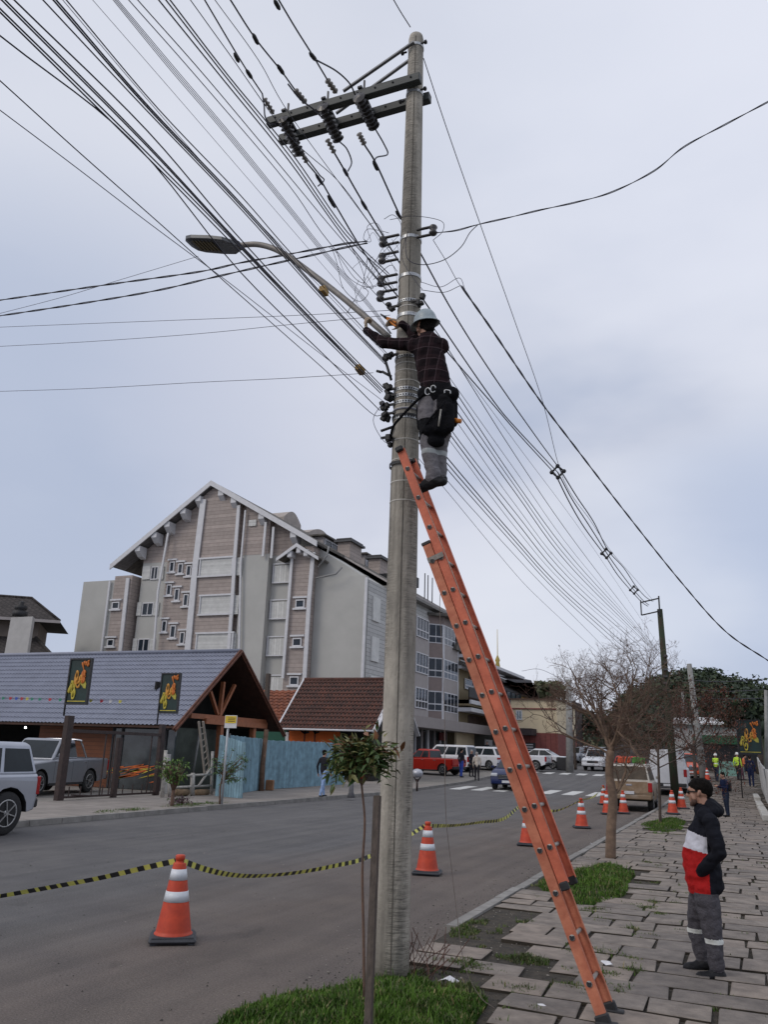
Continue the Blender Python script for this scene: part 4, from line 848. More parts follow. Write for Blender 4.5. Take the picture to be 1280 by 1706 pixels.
bare_tree('bare_tree', 'brown twiggy tree behind the wooden pole above the white van', (XS(1160, 1300, YB), YB, .1), [Vector((XS(1160, 1300, YB), YB, .1)), q(1158, 1270), q(1156, 1245)], .09,
          [(q(1156, 1250), q(1130, 1215), .05), (q(1156, 1245), q(1175, 1210), .05), (q(1156, 1245), q(1155, 1205), .05), (q(1156, 1250), q(1190, 1235), .04), (q(1156, 1255), q(1115, 1240), .04)], 6, 31, [BK2, TW2], 0, leaves=(4200, .075, [M('rust_leaf', (0, 0, 0)), BK2]), up=.1)
YB = 70
bare_tree('bare_tree', 'dark leafless tree beside the grey pole and the brick building end', (XS(925, 1290, YB), YB, .9), [Vector((XS(960, 1290, YB), YB, .9)), q(958, 1250), q(956, 1225)], .12,
          [(q(956, 1230), q(930, 1190), .06), (q(956, 1225), q(975, 1190), .06), (q(956, 1225), q(955, 1180), .06), (q(956, 1235), q(990, 1205), .05)], 5, 33, [BK2, TW2], 0, up=.2)

# ------------------------------------------------------------------ other poles
def far_pole(label, base, top, r0, r1, m, arm=True):
    p = T('utility_pole', label, 'utility pole', base); mb = MB(); mb.tube([base, Vector(base).lerp(Vector(top), .5), top], [r0, (r0+r1)/2, r1], 12); mb.build('shaft', m, p)
    return p
GW = M('mossy_dark_pole', (.055, .045, .035), .9, .4, 3, bump=.5, c2=(.04, .06, .038), stretch=(3, 3, .6), spec=.1); GP = M('grey_far_pole', (.26, .26, .25), .85, .2, 4)
b = Vector((-2.35, 36.5, .05)); t_ = Vector(atY(1100, 1015, 36.5)); wp = far_pole('leaning dark mossy pole with small brackets behind the bare tree', b, t_, .17, .11, GW)
mb = MB(); tt = t_
for dz in (.0, -.55): mb.bar(tt+Vector((0, -.12, -.05+dz+.5)), tt+Vector((-.75, -.12, -.05+dz+.35)), .05, .05)
mb.bar(tt+Vector((0, -.12, -.3)), tt+Vector((0, -.12, .55)), .06, .06); mb.bar(tt+Vector((-.75, -.12, .4)), tt+Vector((-.75, -.12, -.25)), .05, .05); mb.build('bracket', BLACK, wp)
for i in range(6): mb = MB(); z = t_.z-2-i*.28; mb.box((t_.x+.13-.02*i, 36.35, z), (.16, .16, .12), None, 0, .03); mb.build('insulator', PORC, wp)
far_pole('grey concrete pole standing at the far kerb right of the white sedan', (XS(950, 1287, 63.3), 63.3, .8), atY(948, 1132, 63.3), .28, .2, GP)
far_pole('grey concrete pole with climbing marks near the workers', (XS(1174, 1300, 58.6), 58.6, .6), atY(1149, 1106, 58.6), .24, .16, GP)
far_pole('slim grey pole close behind the hillside at the street end', (XS(1141, 1290, 95), 95, 1), atY(1138, 1152, 95), .2, .14, GP)
far_pole('slender pole at the far right beside the billboard', (XS(1279, 1330, 46), 46, .1), atY(1277, 1150, 46), .10, .08, GP)
for i, (ya, yb, lb) in enumerate(((1133, 1131, 'upper'), (1147, 1149, 'middle'), (1158, 1163, 'lower'))): cable([(1150, ya), (1200, (ya+yb)/2+4), (1277, yb)], 0, 0, .018, lb+' dark wire between two far poles before the wooded hill', CABLE, planeY=(58, 46))
cable([(870, 1118), (900, 1115), (948, 1138)], 0, 0, .02, 'faint wire from the yellow house roof to the far grey pole', CABLEG, planeY=(85, 63))
# ------------------------------------------------------------------ people
def capsule(a, b, ra, rb, flat=None, n=12):
    """closed tapered capsule as verts/faces; flat=(dir, ratio) squashes the section along dir"""
    a = np.array(a, float); b = np.array(b, float); d = b-a; L_ = np.linalg.norm(d); d = d/L_ if L_ > 1e-6 else np.array([0, 0, 1.])
    x = np.cross(d, (0, 0, 1.)); x = x if np.linalg.norm(x) > 1e-3 else np.cross(d, (1., 0, 0)); x /= np.linalg.norm(x); y = np.cross(d, x)
    rows = []
    for i in range(5): th = math.pi/2*(1-i/4); rows.append((a-d*ra*math.sin(th), ra*math.cos(th)))
    for i in range(5): th = math.pi/2*i/4; rows.append((b+d*rb*math.sin(th), rb*math.cos(th)))
    vs = []; fs = []
    for c, r in rows:
        for j in range(n):
            q = 2*math.pi*j/n; o = (x*math.cos(q)+y*math.sin(q))*max(r, 1e-4)
            if flat: f = np.array(flat[0], float); f /= np.linalg.norm(f); o = o-f*(o@f)*(1-flat[1])
            vs.append(c+o)
    for i in range(9):
        for j in range(n): fs.append((i*n+j, i*n+(j+1) % n, (i+1)*n+(j+1) % n, (i+1)*n+j))
    fs += [tuple(range(n))[::-1], tuple(9*n+j for j in range(n))]
    return vs, fs
def figure(name, prims, mats, vox, par, matfn=None, wrinkle=0, org=(0, 0, 0), smooth_it=3, local=False):
    """prims: (a, b, ra, rb, mat, flat); all fused into one continuous skin by a voxel remesh"""
    mb = MB()
    for p in prims:
        v, f = capsule(*p[:4], p[5] if len(p) > 5 else None); mb.add(v, f)
    tmp = mb.build('tmp', mats[0], fix=True, origin=org)
    md = tmp.modifiers.new('r', 'REMESH'); md.mode = 'VOXEL'; md.voxel_size = vox; md.use_smooth_shade = True
    sm = tmp.modifiers.new('s', 'SMOOTH'); sm.iterations = smooth_it; sm.factor = .5
    dg = bpy.context.evaluated_depsgraph_get(); dg.update(); me = bpy.data.meshes.new_from_object(tmp.evaluated_get(dg)); bpy.data.objects.remove(tmp)
    me.name = name; n = len(me.polygons)
    C_ = np.empty(n*3); me.polygons.foreach_get('center', C_); C_ = C_.reshape(-1, 3)+np.array(org)
    best = np.full(n, 1e9); mi = np.zeros(n, dtype=int); pi = np.zeros(n, dtype=int)
    for k_, p in enumerate(prims):
        a, b, ra, rb = np.array(p[0], float), np.array(p[1], float), p[2], p[3]; Q = C_; fl = p[5] if len(p) > 5 else None
        if fl: f = np.array(fl[0], float); f /= np.linalg.norm(f); Q = C_+np.outer((C_-a)@f, f)*(1/fl[1]-1)
        d = b-a; t = np.clip((Q-a)@d/max(d@d, 1e-9), 0, 1); ds = np.linalg.norm(Q-a-t[:, None]*d, axis=1)-(ra+(rb-ra)*t)
        m_ = ds < best; best[m_] = ds[m_]; mi[m_] = p[4]; pi[m_] = k_
    if matfn: mi = np.array([matfn(C_[i], mi[i], pi[i]) for i in range(n)])
    me.materials.clear()
    for m in mats: me.materials.append(m)
    me.polygons.foreach_set('material_index', mi.astype(np.int32)); me.polygons.foreach_set('use_smooth', [True]*n)
    if wrinkle:
        V = np.empty(len(me.vertices)*3); me.vertices.foreach_get('co', V); V = V.reshape(-1, 3); Nn = np.empty(len(me.vertices)*3); me.vertices.foreach_get('normal', Nn); Nn = Nn.reshape(-1, 3)
        cl = np.zeros(len(V)); pv = [p.vertices for p in me.polygons]
        for i in range(n):
            if mi[i] != 0:
                for v in pv[i]: cl[v] = 1
        for i in range(len(V)):
            if cl[i]:
                q_ = V[i]; w_ = noise.noise((q_[0]*9, q_[1]*9, q_[2]*17))+.5*noise.noise((q_[0]*22, q_[1]*22, q_[2]*30)); V[i] += Nn[i]*wrinkle*w_
        me.vertices.foreach_set('co', V.ravel())
    me.update(); o = bpy.data.objects.new(name, me); col.objects.link(o)
    if par is not None: o.parent = par; po = (0, 0, 0) if local else tuple(par.get('_o')); o.location = np.array(org)-np.array(po); o['_o'] = tuple(org) if local else po
    return o
SKIN = M('skin', (.42, .235, .165), .5, .08, 20, c2=(.36, .19, .13)); HAIR = M('black_hair', (.010, .008, .007), .85, .4, 60, stretch=(1, 1, .3), spec=.12, bump=.9); SHOE = M('black_boot', (.012, .012, .014), .6, .3, 20, spec=.25)
GLOVE = M('tan_glove', (.42, .33, .24), .85, .2, 25)
def head_prims(c, f, up, s=1.0, mat=0, neckto=None):
    """c: skull centre, f: facing; s scale; a skull, brow, jaw, chin, nose, lips, ears"""
    c = np.array(c, float); f = np.array(f, float); f /= np.linalg.norm(f); up = np.array(up, float); r = np.cross(f, up); r /= np.linalg.norm(r); up = np.cross(r, f)
    P_ = lambda a, b, e: c+(f*a+r*b+up*e)*s
    pr = [(P_(-.02, 0, .025), P_(.01, 0, .02), .088*s, .082*s, mat, (r, .86)), (P_(.035, 0, .03), P_(.045, 0, -.03), .058*s, .052*s, mat, (r, .95)),
          (P_(.03, 0, -.05), P_(.048, 0, -.075), .052*s, .036*s, mat), (P_(.068, 0, -.095), P_(.07, 0, -.098), .022*s, .02*s, mat),
          (P_(.088, 0, .012), P_(.108, 0, -.022), .011*s, .015*s, mat), (P_(.103, -.008, -.028), P_(.103, .008, -.028), .011*s, .011*s, mat),
          (P_(.082, -.03, .03), P_(.082, .03, .03), .016*s, .016*s, mat), (P_(.082, -.016, -.058), P_(.082, .016, -.058), .011*s, .011*s, mat), (P_(.080, -.014, -.070), P_(.080, .014, -.070), .010*s, .010*s, mat)]
    for q_ in (-1, 1):
        pr += [(P_(-.008, q_*.078, .008), P_(-.002, q_*.080, -.022), .014*s, .011*s, mat), (P_(.055, q_*.04, -.02), P_(.04, q_*.05, -.045), .026*s, .022*s, mat)]
    if neckto is not None: pr.append((P_(-.02, 0, -.05), neckto, .056*s, .062*s, mat))
    return pr, P_
def hand_prims(w_, d, palmn, s=1.0, curl=.5, mat=0, thumb=1):
    """wrist w_, pointing d, palm normal; five unequal bent fingers"""
    w_ = np.array(w_, float); d = np.array(d, float); d /= np.linalg.norm(d); pn = np.array(palmn, float); pn -= d*(pn@d); pn /= np.linalg.norm(pn); sd = np.cross(d, pn)
    pr = [(w_+d*.02*s, w_+d*.075*s, .026*s, .034*s, mat, (pn, .55))]
    for i, (o, l_) in enumerate(((-.03, .062), (-.01, .075), (.01, .07), (.03, .055))):
        k0 = w_+d*.095*s+sd*o*s; d1 = d*math.cos(curl)+pn*math.sin(curl); k1 = k0+d1*l_*.5*s; d2 = d*math.cos(curl*2.4)+pn*math.sin(curl*2.4); k2 = k1+d2*l_*.32*s; d3 = d*math.cos(curl*3.3)+pn*math.sin(curl*3.3); k3 = k2+d3*l_*.25*s
        pr += [(w_+d*.06*s+sd*o*.8*s, k0, .012*s, .0105*s, mat), (k0, k1, .0105*s, .0095*s, mat), (k1, k2, .0095*s, .0088*s, mat), (k2, k3, .0088*s, .008*s, mat)]
    t0 = w_+d*.035*s-sd*thumb*.028*s; t1 = t0+(d*.6-sd*thumb*.6+pn*.4)*.04*s; t2 = t1+(d*.75+pn*.6)*.032*s
    pr += [(t0, t1, .013*s, .0115*s, mat), (t1, t2, .0112*s, .009*s, mat)]
    return pr

# --- the man in the striped jacket (faces left, towards the street)
YM = 8.45
m_ = lambda x, y, dy=0.: A(atY(x, y, YM+dy))
base = m_(1186, 1622); base[2] = .1
man = T('person', 'man in black, white and red hooded jacket and sunglasses watching from the pavement', 'person', base)
JBLK = planks('jacket_black', (.012, .013, .019), .085, 2, .05, .7, .75, .3, .5); JBLK.node_tree.nodes['Principled BSDF'].inputs['Specular IOR Level'].default_value = .12; JWHT = M('jacket_white', (.62, .62, .68), .8, .06, 9, bump=.2, spec=.2); JRED = M('jacket_red', (.40, .012, .012), .8, .1, 9, bump=.3, spec=.2)
PGRY = M('work_trousers_grey', (.085, .08, .09), .9, .2, 12, bump=.6, spec=.15); REFL = M('reflective_strip', (.72, .74, .70), .4, .05, 9)
hc = m_(1166, 1321); hp, HP = head_prims(hc, (-1, .12, -.02), (-.03, 0, 1), 1.0, 0, m_(1178, 1352))
pr = hp+[
  (m_(1177, 1378), m_(1174, 1415), .150, .155, 1, ((1, 0, 0), .80)), (m_(1174, 1415), m_(1170, 1458), .158, .160, 1, ((1, 0, 0), .86)), (m_(1170, 1456), m_(1172, 1474), .158, .152, 1, ((1, 0, 0), .9)), (m_(1178, 1440, -.03), m_(1184, 1472, -.04), .12, .12, 1), (m_(1160, 1385, 0), m_(1155, 1425, 0), .07, .095, 1), (m_(1155, 1425, 0), m_(1166, 1464, 0), .095, .12, 1), (m_(1177, 1364), m_(1177, 1378), .115, .14, 1, ((1, 0, 0), .85)),
  (m_(1178, 1360, -.10), m_(1178, 1360, .10), .085, .085, 1), (m_(1172, 1348), m_(1178, 1354), .075, .095, 1),
  (m_(1185, 1368, -.17), m_(1199, 1420, -.21), .068, .062, 4), (m_(1199, 1422, -.21), m_(1170, 1452, -.13), .060, .052, 4),
  (m_(1174, 1370, .17), m_(1180, 1420, .21), .068, .060, 4), (m_(1180, 1420, .21), m_(1150, 1448, .16), .058, .046, 4),
  (m_(1176, 1480, -.07), m_(1179, 1500, -.08), .108, .104, 2), (m_(1170, 1480, .07), m_(1170, 1500, .08), .106, .102, 2),
  (m_(1179, 1500, -.08), m_(1189, 1558, -.09), .108, .082, 2), (m_(1189, 1558, -.09), m_(1194, 1604, -.09), .078, .066, 2), (m_(1194, 1600, -.09), m_(1195, 1610, -.09), .070, .064, 2),
  (m_(1166, 1500, .09), m_(1160, 1550, .12), .098, .074, 2), (m_(1160, 1550, .12), m_(1171, 1594, .11), .072, .062, 2),
  (m_(1194, 1624, -.10), m_(1168, 1630, -.14), .052, .046, 3), (m_(1203, 1625, -.09), m_(1192, 1622, -.09), .046, .056, 3),
  (m_(1172, 1607, .10), m_(1148, 1613, .06), .050, .045, 3), (m_(1180, 1607, .10), m_(1172, 1604, .10), .044, .052, 3)]
# his hand is out of sight inside the jacket pocket
zt = lambda y: float(m_(1170, y)[2])
XC = m_(1183, 1440)[0]
def mfn(c, mi, pi):
    if mi == 2 and c[2] > zt(1484): mi = 1
    if mi == 1 and c[2] < zt(1488): mi = 2
    if mi == 1:
        if c[0] < XC-.005:
            sl = (c[0]-m_(1150, 1400)[0])*.30
            if c[2] < zt(1414)-sl*.6: return 5
            if c[2] < zt(1384)-sl: return 6
        return 1
    if mi == 4: return 1
    if mi == 2 and c[0] < 10:
        zk = zt(1559)+(.02 if c[1] > YM else -.012)
        if abs(c[2]-zk) < .019: return 7
    return mi
figure('body', pr, [SKIN, JBLK, PGRY, SHOE, JBLK, JRED, JWHT, REFL], .0075, man, mfn, .010, tuple(base))
hprs = [(HP(-.035, 0, .045), HP(.0, 0, .055), .090, .083, 0, ((0, 1, 0), .9)), (HP(-.05, 0, -.0), HP(-.045, 0, -.02), .068, .05, 0, ((0, 1, 0), .9)), (HP(.03, 0, .088), HP(.07, .01, .068), .04, .024, 0, ((0, 1, 0), 1.3)), (HP(0, -.066, .045), HP(.012, -.070, .02), .022, .012, 0), (HP(0, .066, .045), HP(.012, .070, .02), .022, .012, 0)]
figure('hair', hprs, [HAIR], .006, man, None, .010, tuple(base), 1)
hood = [(m_(1184, 1343, 0), m_(1196, 1350, 0), .075, .062, 0), (m_(1190, 1352, -.09), m_(1176, 1358, -.11), .05, .035, 0), (m_(1190, 1352, .09), m_(1176, 1358, .11), .05, .035, 0), (m_(1186, 1345, -.05), m_(1196, 1352, -.05), .06, .05, 0), (m_(1186, 1345, .05), m_(1196, 1352, .05), .06, .05, 0)]
figure('hood', hood, [JBLK], .009, man, None, .006, tuple(base), 2)
mb = MB()
for s in (-1, 1): mb.ball(tuple(HP(.093, s*.033, .008)), .024, 12, 0, (.45, .9, .8)); mb.bar(HP(.09, s*.06, .012), HP(0, s*.084, .014), .006, .01)
mb.bar(HP(.105, -.02, .014), HP(.105, .02, .014), .004, .005); mb.build('sunglasses', M('dark_lens', (.012, .01, .01), .1, .2, 9), man)
mb = MB(); mb.ball(tuple(HP(.02, 0, -.02)), .001, 4)
BEARD = M('stubble', (.10, .055, .04), .7, .3, 40)
figure('beard', [(HP(.045, -.036, -.073), HP(.07, -.012, -.10), .028, .022, 0), (HP(.045, .036, -.073), HP(.07, .012, -.10), .028, .022, 0)], [BEARD], .008, man, None, 0, tuple(base), 1)

# --- the lineman on the ladder (seen from behind, facing the pole)
YW = 6.62
k_ = lambda x, y, dy=0.: A(atY(x, y, YW+dy))
wb = k_(722, 818); wb[2] -= .01
lm = T('person', 'lineman in grey helmet and dark plaid shirt working at the top of the ladder', 'person', wb)
def plaid():
    m = M('dark_plaid_shirt', (.014, .010, .012), .95, .2, 9, spec=.08); nn = m.node_tree.nodes; ll = m.node_tree.links; b_ = nn['Principled BSDF']; src = b_.inputs['Base Color'].links[0].from_socket
    t = nn.new('ShaderNodeTexCoord'); s = nn.new('ShaderNodeSeparateXYZ'); mp_ = nn.new('ShaderNodeMapping'); mp_.inputs['Rotation'].default_value = (0, R(-8), 0); ll.new(t.outputs['Object'], mp_.inputs[0]); ll.new(mp_.outputs[0], s.inputs[0]); last = src
    for ax, pit, wd, c_ in ((0, .115, .38, (.034, .019, .022, 1)), (2, .115, .38, (.034, .019, .022, 1)), (0, .115, .06, (.13, .095, .105, 1)), (2, .115, .06, (.13, .095, .105, 1))):
        d = nn.new('ShaderNodeMath'); d.operation = 'DIVIDE'; d.inputs[1].default_value = pit; ll.new(s.outputs[ax], d.inputs[0]); f = nn.new('ShaderNodeMath'); f.operation = 'FRACT'; ll.new(d.outputs[0], f.inputs[0])
        l = nn.new('ShaderNodeMath'); l.operation = 'LESS_THAN'; l.inputs[1].default_value = wd; ll.new(f.outputs[0], l.inputs[0]); h = nn.new('ShaderNodeMath'); h.operation = 'MULTIPLY'; h.inputs[1].default_value = .4; ll.new(l.outputs[0], h.inputs[0])
        x = nn.new('ShaderNodeMixRGB'); x.inputs[2].default_value = c_; ll.new(h.outputs[0], x.inputs[0]); ll.new(last, x.inputs[1]); last = x.outputs[0]
    ll.new(last, b_.inputs['Base Color']); return m
PLAID = plaid(); WTR = M('work_trousers_pale_grey', (.155, .145, .155), .85, .15, 12, bump=.5); DSL = PLAID
hp, HW = head_prims(k_(709, 543), (-.85, .5, .05), (-.05, -.02, 1), .98, 0, k_(712, 566))
tp = (.25, 1, 0)
pr = hp+[
  (k_(712, 578), k_(722, 625), .155, .158, 1, (tp, .68)), (k_(722, 622), k_(729, 655), .158, .148, 1, (tp, .72)), (k_(690, 576, .0), k_(735, 577, .0), .075, .078, 1), (k_(712, 563), k_(713, 572), .085, .10, 1, (tp, .8)),
  (k_(687, 574, .04), k_(655, 573, .02), .068, .058, 5), (k_(655, 573, .02), k_(640, 572, 0), .058, .056, 5), (k_(640, 572, 0), k_(611, 551, -.02), .056, .038, 5),
  (k_(697, 562, .14), k_(683, 551, .16), .056, .048, 5), (k_(683, 551, .16), k_(671, 541, .10), .047, .038, 5),
  (k_(717, 662), k_(716, 692), .115, .112, 2), (k_(739, 662), k_(740, 692), .112, .11, 2), (k_(716, 692), k_(714, 745, -.02), .112, .078, 2), (k_(740, 692), k_(733, 745, .06), .108, .076, 2),
  (k_(714, 745, -.02), k_(722, 790, -.02), .078, .062, 2), (k_(733, 745, .06), k_(733, 786, .08), .076, .062, 2), (k_(722, 786, -.02), k_(721, 796, -.02), .070, .064, 2), (k_(733, 780, .08), k_(733, 790, .08), .069, .062, 2),
  (k_(722, 806, -.02), k_(703, 813, .0), .046, .046, 3), (k_(737, 803, -.02), k_(724, 802, -.02), .046, .052, 3), (k_(722, 800, -.02), k_(708, 806, -.01), .045, .04, 3), (k_(736, 801, .1), k_(716, 807, .12), .042, .042, 3), (k_(740, 799, .1), k_(736, 797, .1), .04, .046, 3)]
pr += hand_prims(k_(610, 549, -.02), (-.12, .12, 1), (1, .3, .1), 1.05, .85, 4)
pr += hand_prims(k_(670, 540, .10), (-.95, -.1, .32), (-.1, -.6, -.8), 1.1, .55, 4)
def wfn(c, mi, pi):
    if mi == 2:
        zz = float(k_(722, 755)[2])
        if abs(c[2]-zz) < .022: return 6
        if c[2] > float(k_(722, 728)[2])-.05*math.sin(c[0]*30):
            if c[0] < float(k_(734, 690)[0]) and float(k_(720, 702)[2]) < c[2] < float(k_(720, 668)[2]): return 2
            return 7
    return mi
figure('body', pr, [SKIN, PLAID, WTR, SHOE, GLOVE, DSL, M('grey_reflective', (.33, .35, .35), .5, .05, 9), M('harness_black', (.011, .011, .013), .85, .3, 20, bump=.5, spec=.12)], .0075, lm, wfn, .009, tuple(wb))
figure('hair', [(HW(-.04, 0, .0), HW(-.05, 0, -.04), .083, .062, 0), (HW(0, -.06, 0), HW(-.01, -.06, -.03), .03, .02, 0)], [HAIR], .01, lm, None, .003, tuple(wb), 1)
HELM = M('helmet_grey', (.33, .39, .42), .38, .06, 8, dirt=.15)
def helmet(c, f, up, s, par, m, local=False, brim=.135):
    f = Vector(f).normalized(); up = Vector(up).normalized(); r = f.cross(up).normalized(); up = r.cross(f); c = Vector(c); mb = MB(); n = 28
    prof = [(brim*1.0, -.012, 1), (brim*.99, -.018, 1), (.108, .0, 0), (.106, .03, 0), (.098, .065, 0), (.08, .098, 0), (.052, .12, 0), (.02, .13, 0)]
    vs = []; fs = []
    for rr_, z, _ in prof:
        for j in range(n):
            q_ = 2*math.pi*j/n; e_ = 1.14 if math.cos(q_) > 0 and _ else 1.0
            ridge = .006 if (abs(math.sin(q_)) < .15 and not _) else 0
            vs.append(c+(f*math.cos(q_)*1.12*e_+r*math.sin(q_))*(rr_+ridge)*s+up*(z*s-(.012*s*math.cos(q_)**2 if _ else 0)))
    for i in range(len(prof)-1):
        for j in range(n): fs.append((i*n+j, i*n+(j+1) % n, (i+1)*n+(j+1) % n, (i+1)*n+j))
    fs.append(tuple((len(prof)-1)*n+j for j in range(n))); mb.add(vs, fs, 0, True); return mb.build('helmet', m, par, local=local)
helmet(HW(.0, 0, .035), (-.85, .5, -.02), (.12, -.25, 1), 1.0, lm, HELM)
BELT = M('black_webbing', (.009, .009, .011), .9, .3, 20, bump=.5, spec=.1); wo = tuple(wb)
bag = [(k_(708, 656, -.04), k_(752, 657, -.02), .075, .078, 0, (tp, .9)), (k_(729, 654), k_(729, 662), .155, .155, 0, (tp, .74)), (k_(732, 690, -.11), k_(728, 712, -.12), .058, .055, 0, (tp, .7)), (k_(747, 680, -.06), k_(749, 712, -.08), .06, .05, 0), (k_(716, 716, -.09), k_(740, 716, -.07), .07, .062, 0), (k_(704, 668, .0), k_(703, 700, .0), .045, .04, 0), (k_(757, 672, 0), k_(756, 705, 0), .035, .04, 0), (k_(700, 680, .02), k_(701, 712, .0), .04, .035, 0), (k_(722, 735, -.06), k_(732, 735, -.04), .06, .055, 0)]
figure('tool_belt', bag, [BELT], .012, lm, None, .012, wo, 2)
mb = MB(); mb.tube(smooth([k_(708, 655, -.12), k_(690, 672, -.1), k_(668, 695, -.06), k_(655, 712, .0), (PX-.135, PYY-.02, k_(655, 715)[2]), (PX-.08, PYY+.14, k_(655, 714)[2]), (PX+.1, PYY+.13, k_(655, 706)[2]), k_(700, 700, .1)]), .013, 7); mb.build('lanyard', BELT, lm)
mb = MB(); mb.tube(smooth([k_(703, 722, -.12), k_(715, 700, -.16), k_(735, 678, -.17), k_(742, 668, -.14)]), .010, 6); mb.build('strap', BELT, lm)
mb = MB(); mb.tube([k_(735, 682, -.21), k_(731, 710, -.21)], .008, 7); mb.build('spanner', ALU, lm)
for x, y in ((713, 652), (722, 648)): mb = MB(); c = Vector(k_(x, y, -.16)); mb.tube([c+Vector((math.cos(q_)*.025, 0, math.sin(q_)*.035)) for q_ in np.linspace(0, 5.6, 12)], .006, 6); mb.build('carabiner', STEEL, lm)
mb = MB(); mb.tube(smooth([k_(741, 655, -.15), k_(742, 650, -.15), k_(750, 651, -.15), k_(751, 656, -.15)]), .006, 6); mb.build('buckle', STEEL, lm)
mb = MB(); mb.tube([k_(758, 700, -.03), k_(768, 702, -.04)], .022, 8); mb.build('tool_grip', M('orange_grip', (.62, .2, .02), .5, .1, 9), lm)
pl = T('pliers', 'pliers with orange grips held in the gloved hand at the pole', 'pliers', k_(648, 531, .08)); mb = MB()
for dz in (-.02, .02): mb.tube(smooth([k_(660, 541, .07)+A((0, 0, dz)), k_(652, 535, .07)+A((0, 0, dz)), k_(643, 529, .06)]), .011, 7)
mb.build('grip', MC['orange_grip'], pl); mb = MB(); mb.tube([k_(644, 530, .06), k_(634, 523, .05)], [.016, .006], 7); mb.build('jaw', DARKIRON, pl)

# --- people further off: each posed, one continuous body
def walker(label, loc, rz, h, top, bot, skin=SKIN, hairm=HAIR, stride=.12, arms='down', helm=None, vest=None, pack=None, shoe=SHOE, group=None, vox=.017, lean=0.):
    s = h/1.75; t = T('person', label, 'person', loc, group, rz)
    f = A((0, -1, 0))   # faces local -Y
    hp, HH = head_prims((0, -lean-.02, 1.62*s), (0, -1, -.08), (0, 0, 1), s*1.0, 0, A((0, -lean*.7, 1.46*s)))
    pr = list(hp)
    pr += [((0, -lean*.6, 1.32*s), (0, -lean*.3, 1.12*s), .148*s, .14*s, 1, ((0, 1, 0), .7)), ((-.14*s, -lean*.6, 1.40*s), (.14*s, -lean*.6, 1.40*s), .07*s, .07*s, 1), ((0, -lean*.3, 1.12*s), (0, 0, .95*s), .14*s, .15*s, 1, ((0, 1, 0), .75)), ((0, -lean*.6, 1.44*s), (0, -lean*.6, 1.40*s), .075*s, .1*s, 1)]
    for q_ in (-1, 1):
        st = stride*q_
        pr += [((q_*.085*s, 0, .92*s), (q_*.09*s, -st*.5, .5*s), .098*s, .068*s, 2), ((q_*.09*s, -st*.5, .5*s), (q_*.09*s, -st+.03, .1*s), .066*s, .05*s, 2), ((q_*.09*s, -st+.05, .045*s), (q_*.09*s, -st-.14*s, .035*s), .042*s, .036*s, 3)]
        if arms == 'down' or (arms == 'one' and q_ == 1):
            e_ = (q_*.245*s, .02+st*.3-lean*.4, 1.13*s); w_ = (q_*.235*s, -.06+st*.5-lean*.4, .88*s)
        else: e_ = (q_*.22*s, -.02-lean*.5, 1.12*s); w_ = (q_*.07*s, -.27-lean*.5, 1.18*s)
        pr += [((q_*.185*s, -lean*.6, 1.39*s), e_, .058*s, .047*s, 1), (e_, w_, .046*s, .034*s, 1)]
        d = A(w_)-A(e_); pr += hand_prims(w_, d, (-q_, -.2, 0), s, .4, 0)
    mats = [skin, top, bot, shoe]
    fn = None
    if vest:
        mats += [vest, REFL]
        def fn(c, mi, pi):
            if mi == 1 and c[2] > .92*s and abs(c[0]) < .19*s: return 5 if abs(c[2]-1.12*s) < .03 else 4
            return mi
    figure('body', pr, mats, vox, t, fn, .006, (0, 0, 0), 2, local=True)
    if helm: helmet(HH(0, 0, .045), (0, -1, 0), (0, 0, 1), s, t, helm, local=True, brim=.125)
    else: figure('hair', [(HH(-.03, 0, .045), HH(0, 0, .05), .092*s, .085*s, 0), (HH(-.05, 0, 0), HH(-.05, 0, -.03), .07*s, .06*s, 0)], [hairm], .018, t, None, 0, (0, 0, 0), 1, local=True)
    if pack: mb = MB(); mb.box((0, .2*s-lean*.4, 1.2*s), (.28*s, .17*s, .42*s), None, 0, .05); mb.build('backpack', pack, t, local=True)
    return t
def at(x, y, off=0):
    p = G(x, y, off); return (p[0], p[1], tz(p[1])+off)
NAVY = M('navy_cloth', (.012, .018, .05), .8, .2, 9, spec=.12); DRK = M('charcoal_cloth', (.022, .022, .028), .8, .2, 9, spec=.12); JEAN = M('light_denim', (.25, .36, .58), .85, .25, 9, bump=.4); JNV = M('dark_denim', (.02, .028, .05), .85, .2, 9, spec=.12)
HIV = M('hi_vis_yellow', (.50, .75, .05), .6, .08, 9); BEI = M('beige_jacket', (.50, .44, .38), .8, .12, 9); RBL = M('royal_blue_cloth', (.02, .06, .35), .8, .2, 9); WH = M('white_helmet', (.72, .72, .70), .4, .05, 9); ORV = M('orange_vest', (.6, .16, .06), .7, .1, 9)
p = at(1213, 1361, .105); walker('person in navy hoodie with black backpack looking down at a phone', p, R(-55), 1.45, NAVY, JNV, stride=.03, arms='up', pack=BLACK, lean=.05)
ph_ = T('phone', 'dark phone held in the hands of the backpack wearer', 'phone', (p[0]-.30, p[1]-.14, p[2]+1.04)); mb = MB(); mb.box((p[0]-.30, p[1]-.14, p[2]+1.04), (.09, .14, .02), None, 0, .005); mb.build('case', BLACK, ph_)
walker('worker in white helmet and yellow vest walking away by the grey pole', at(1196, 1302, .1), R(170), 1.68, DRK, JNV, stride=.2, helm=WH, vest=HIV)
walker('worker in white helmet and yellow sleeves beside the billboard foot', at(1232, 1300, .1), R(150), 1.7, HIV, DRK, stride=.1, helm=WH)
walker('worker with orange vest bending beside the helmeted worker', at(1239, 1300, .1), R(90), 1.6, ORV, M('plum_cloth', (.12, .05, .07), .8, .2, 9), stride=.08, arms='up', lean=.2)
walker('tall person in dark navy clothes standing under the billboard', at(1254, 1311, .1), R(180), 1.75, NAVY, NAVY, stride=.05)
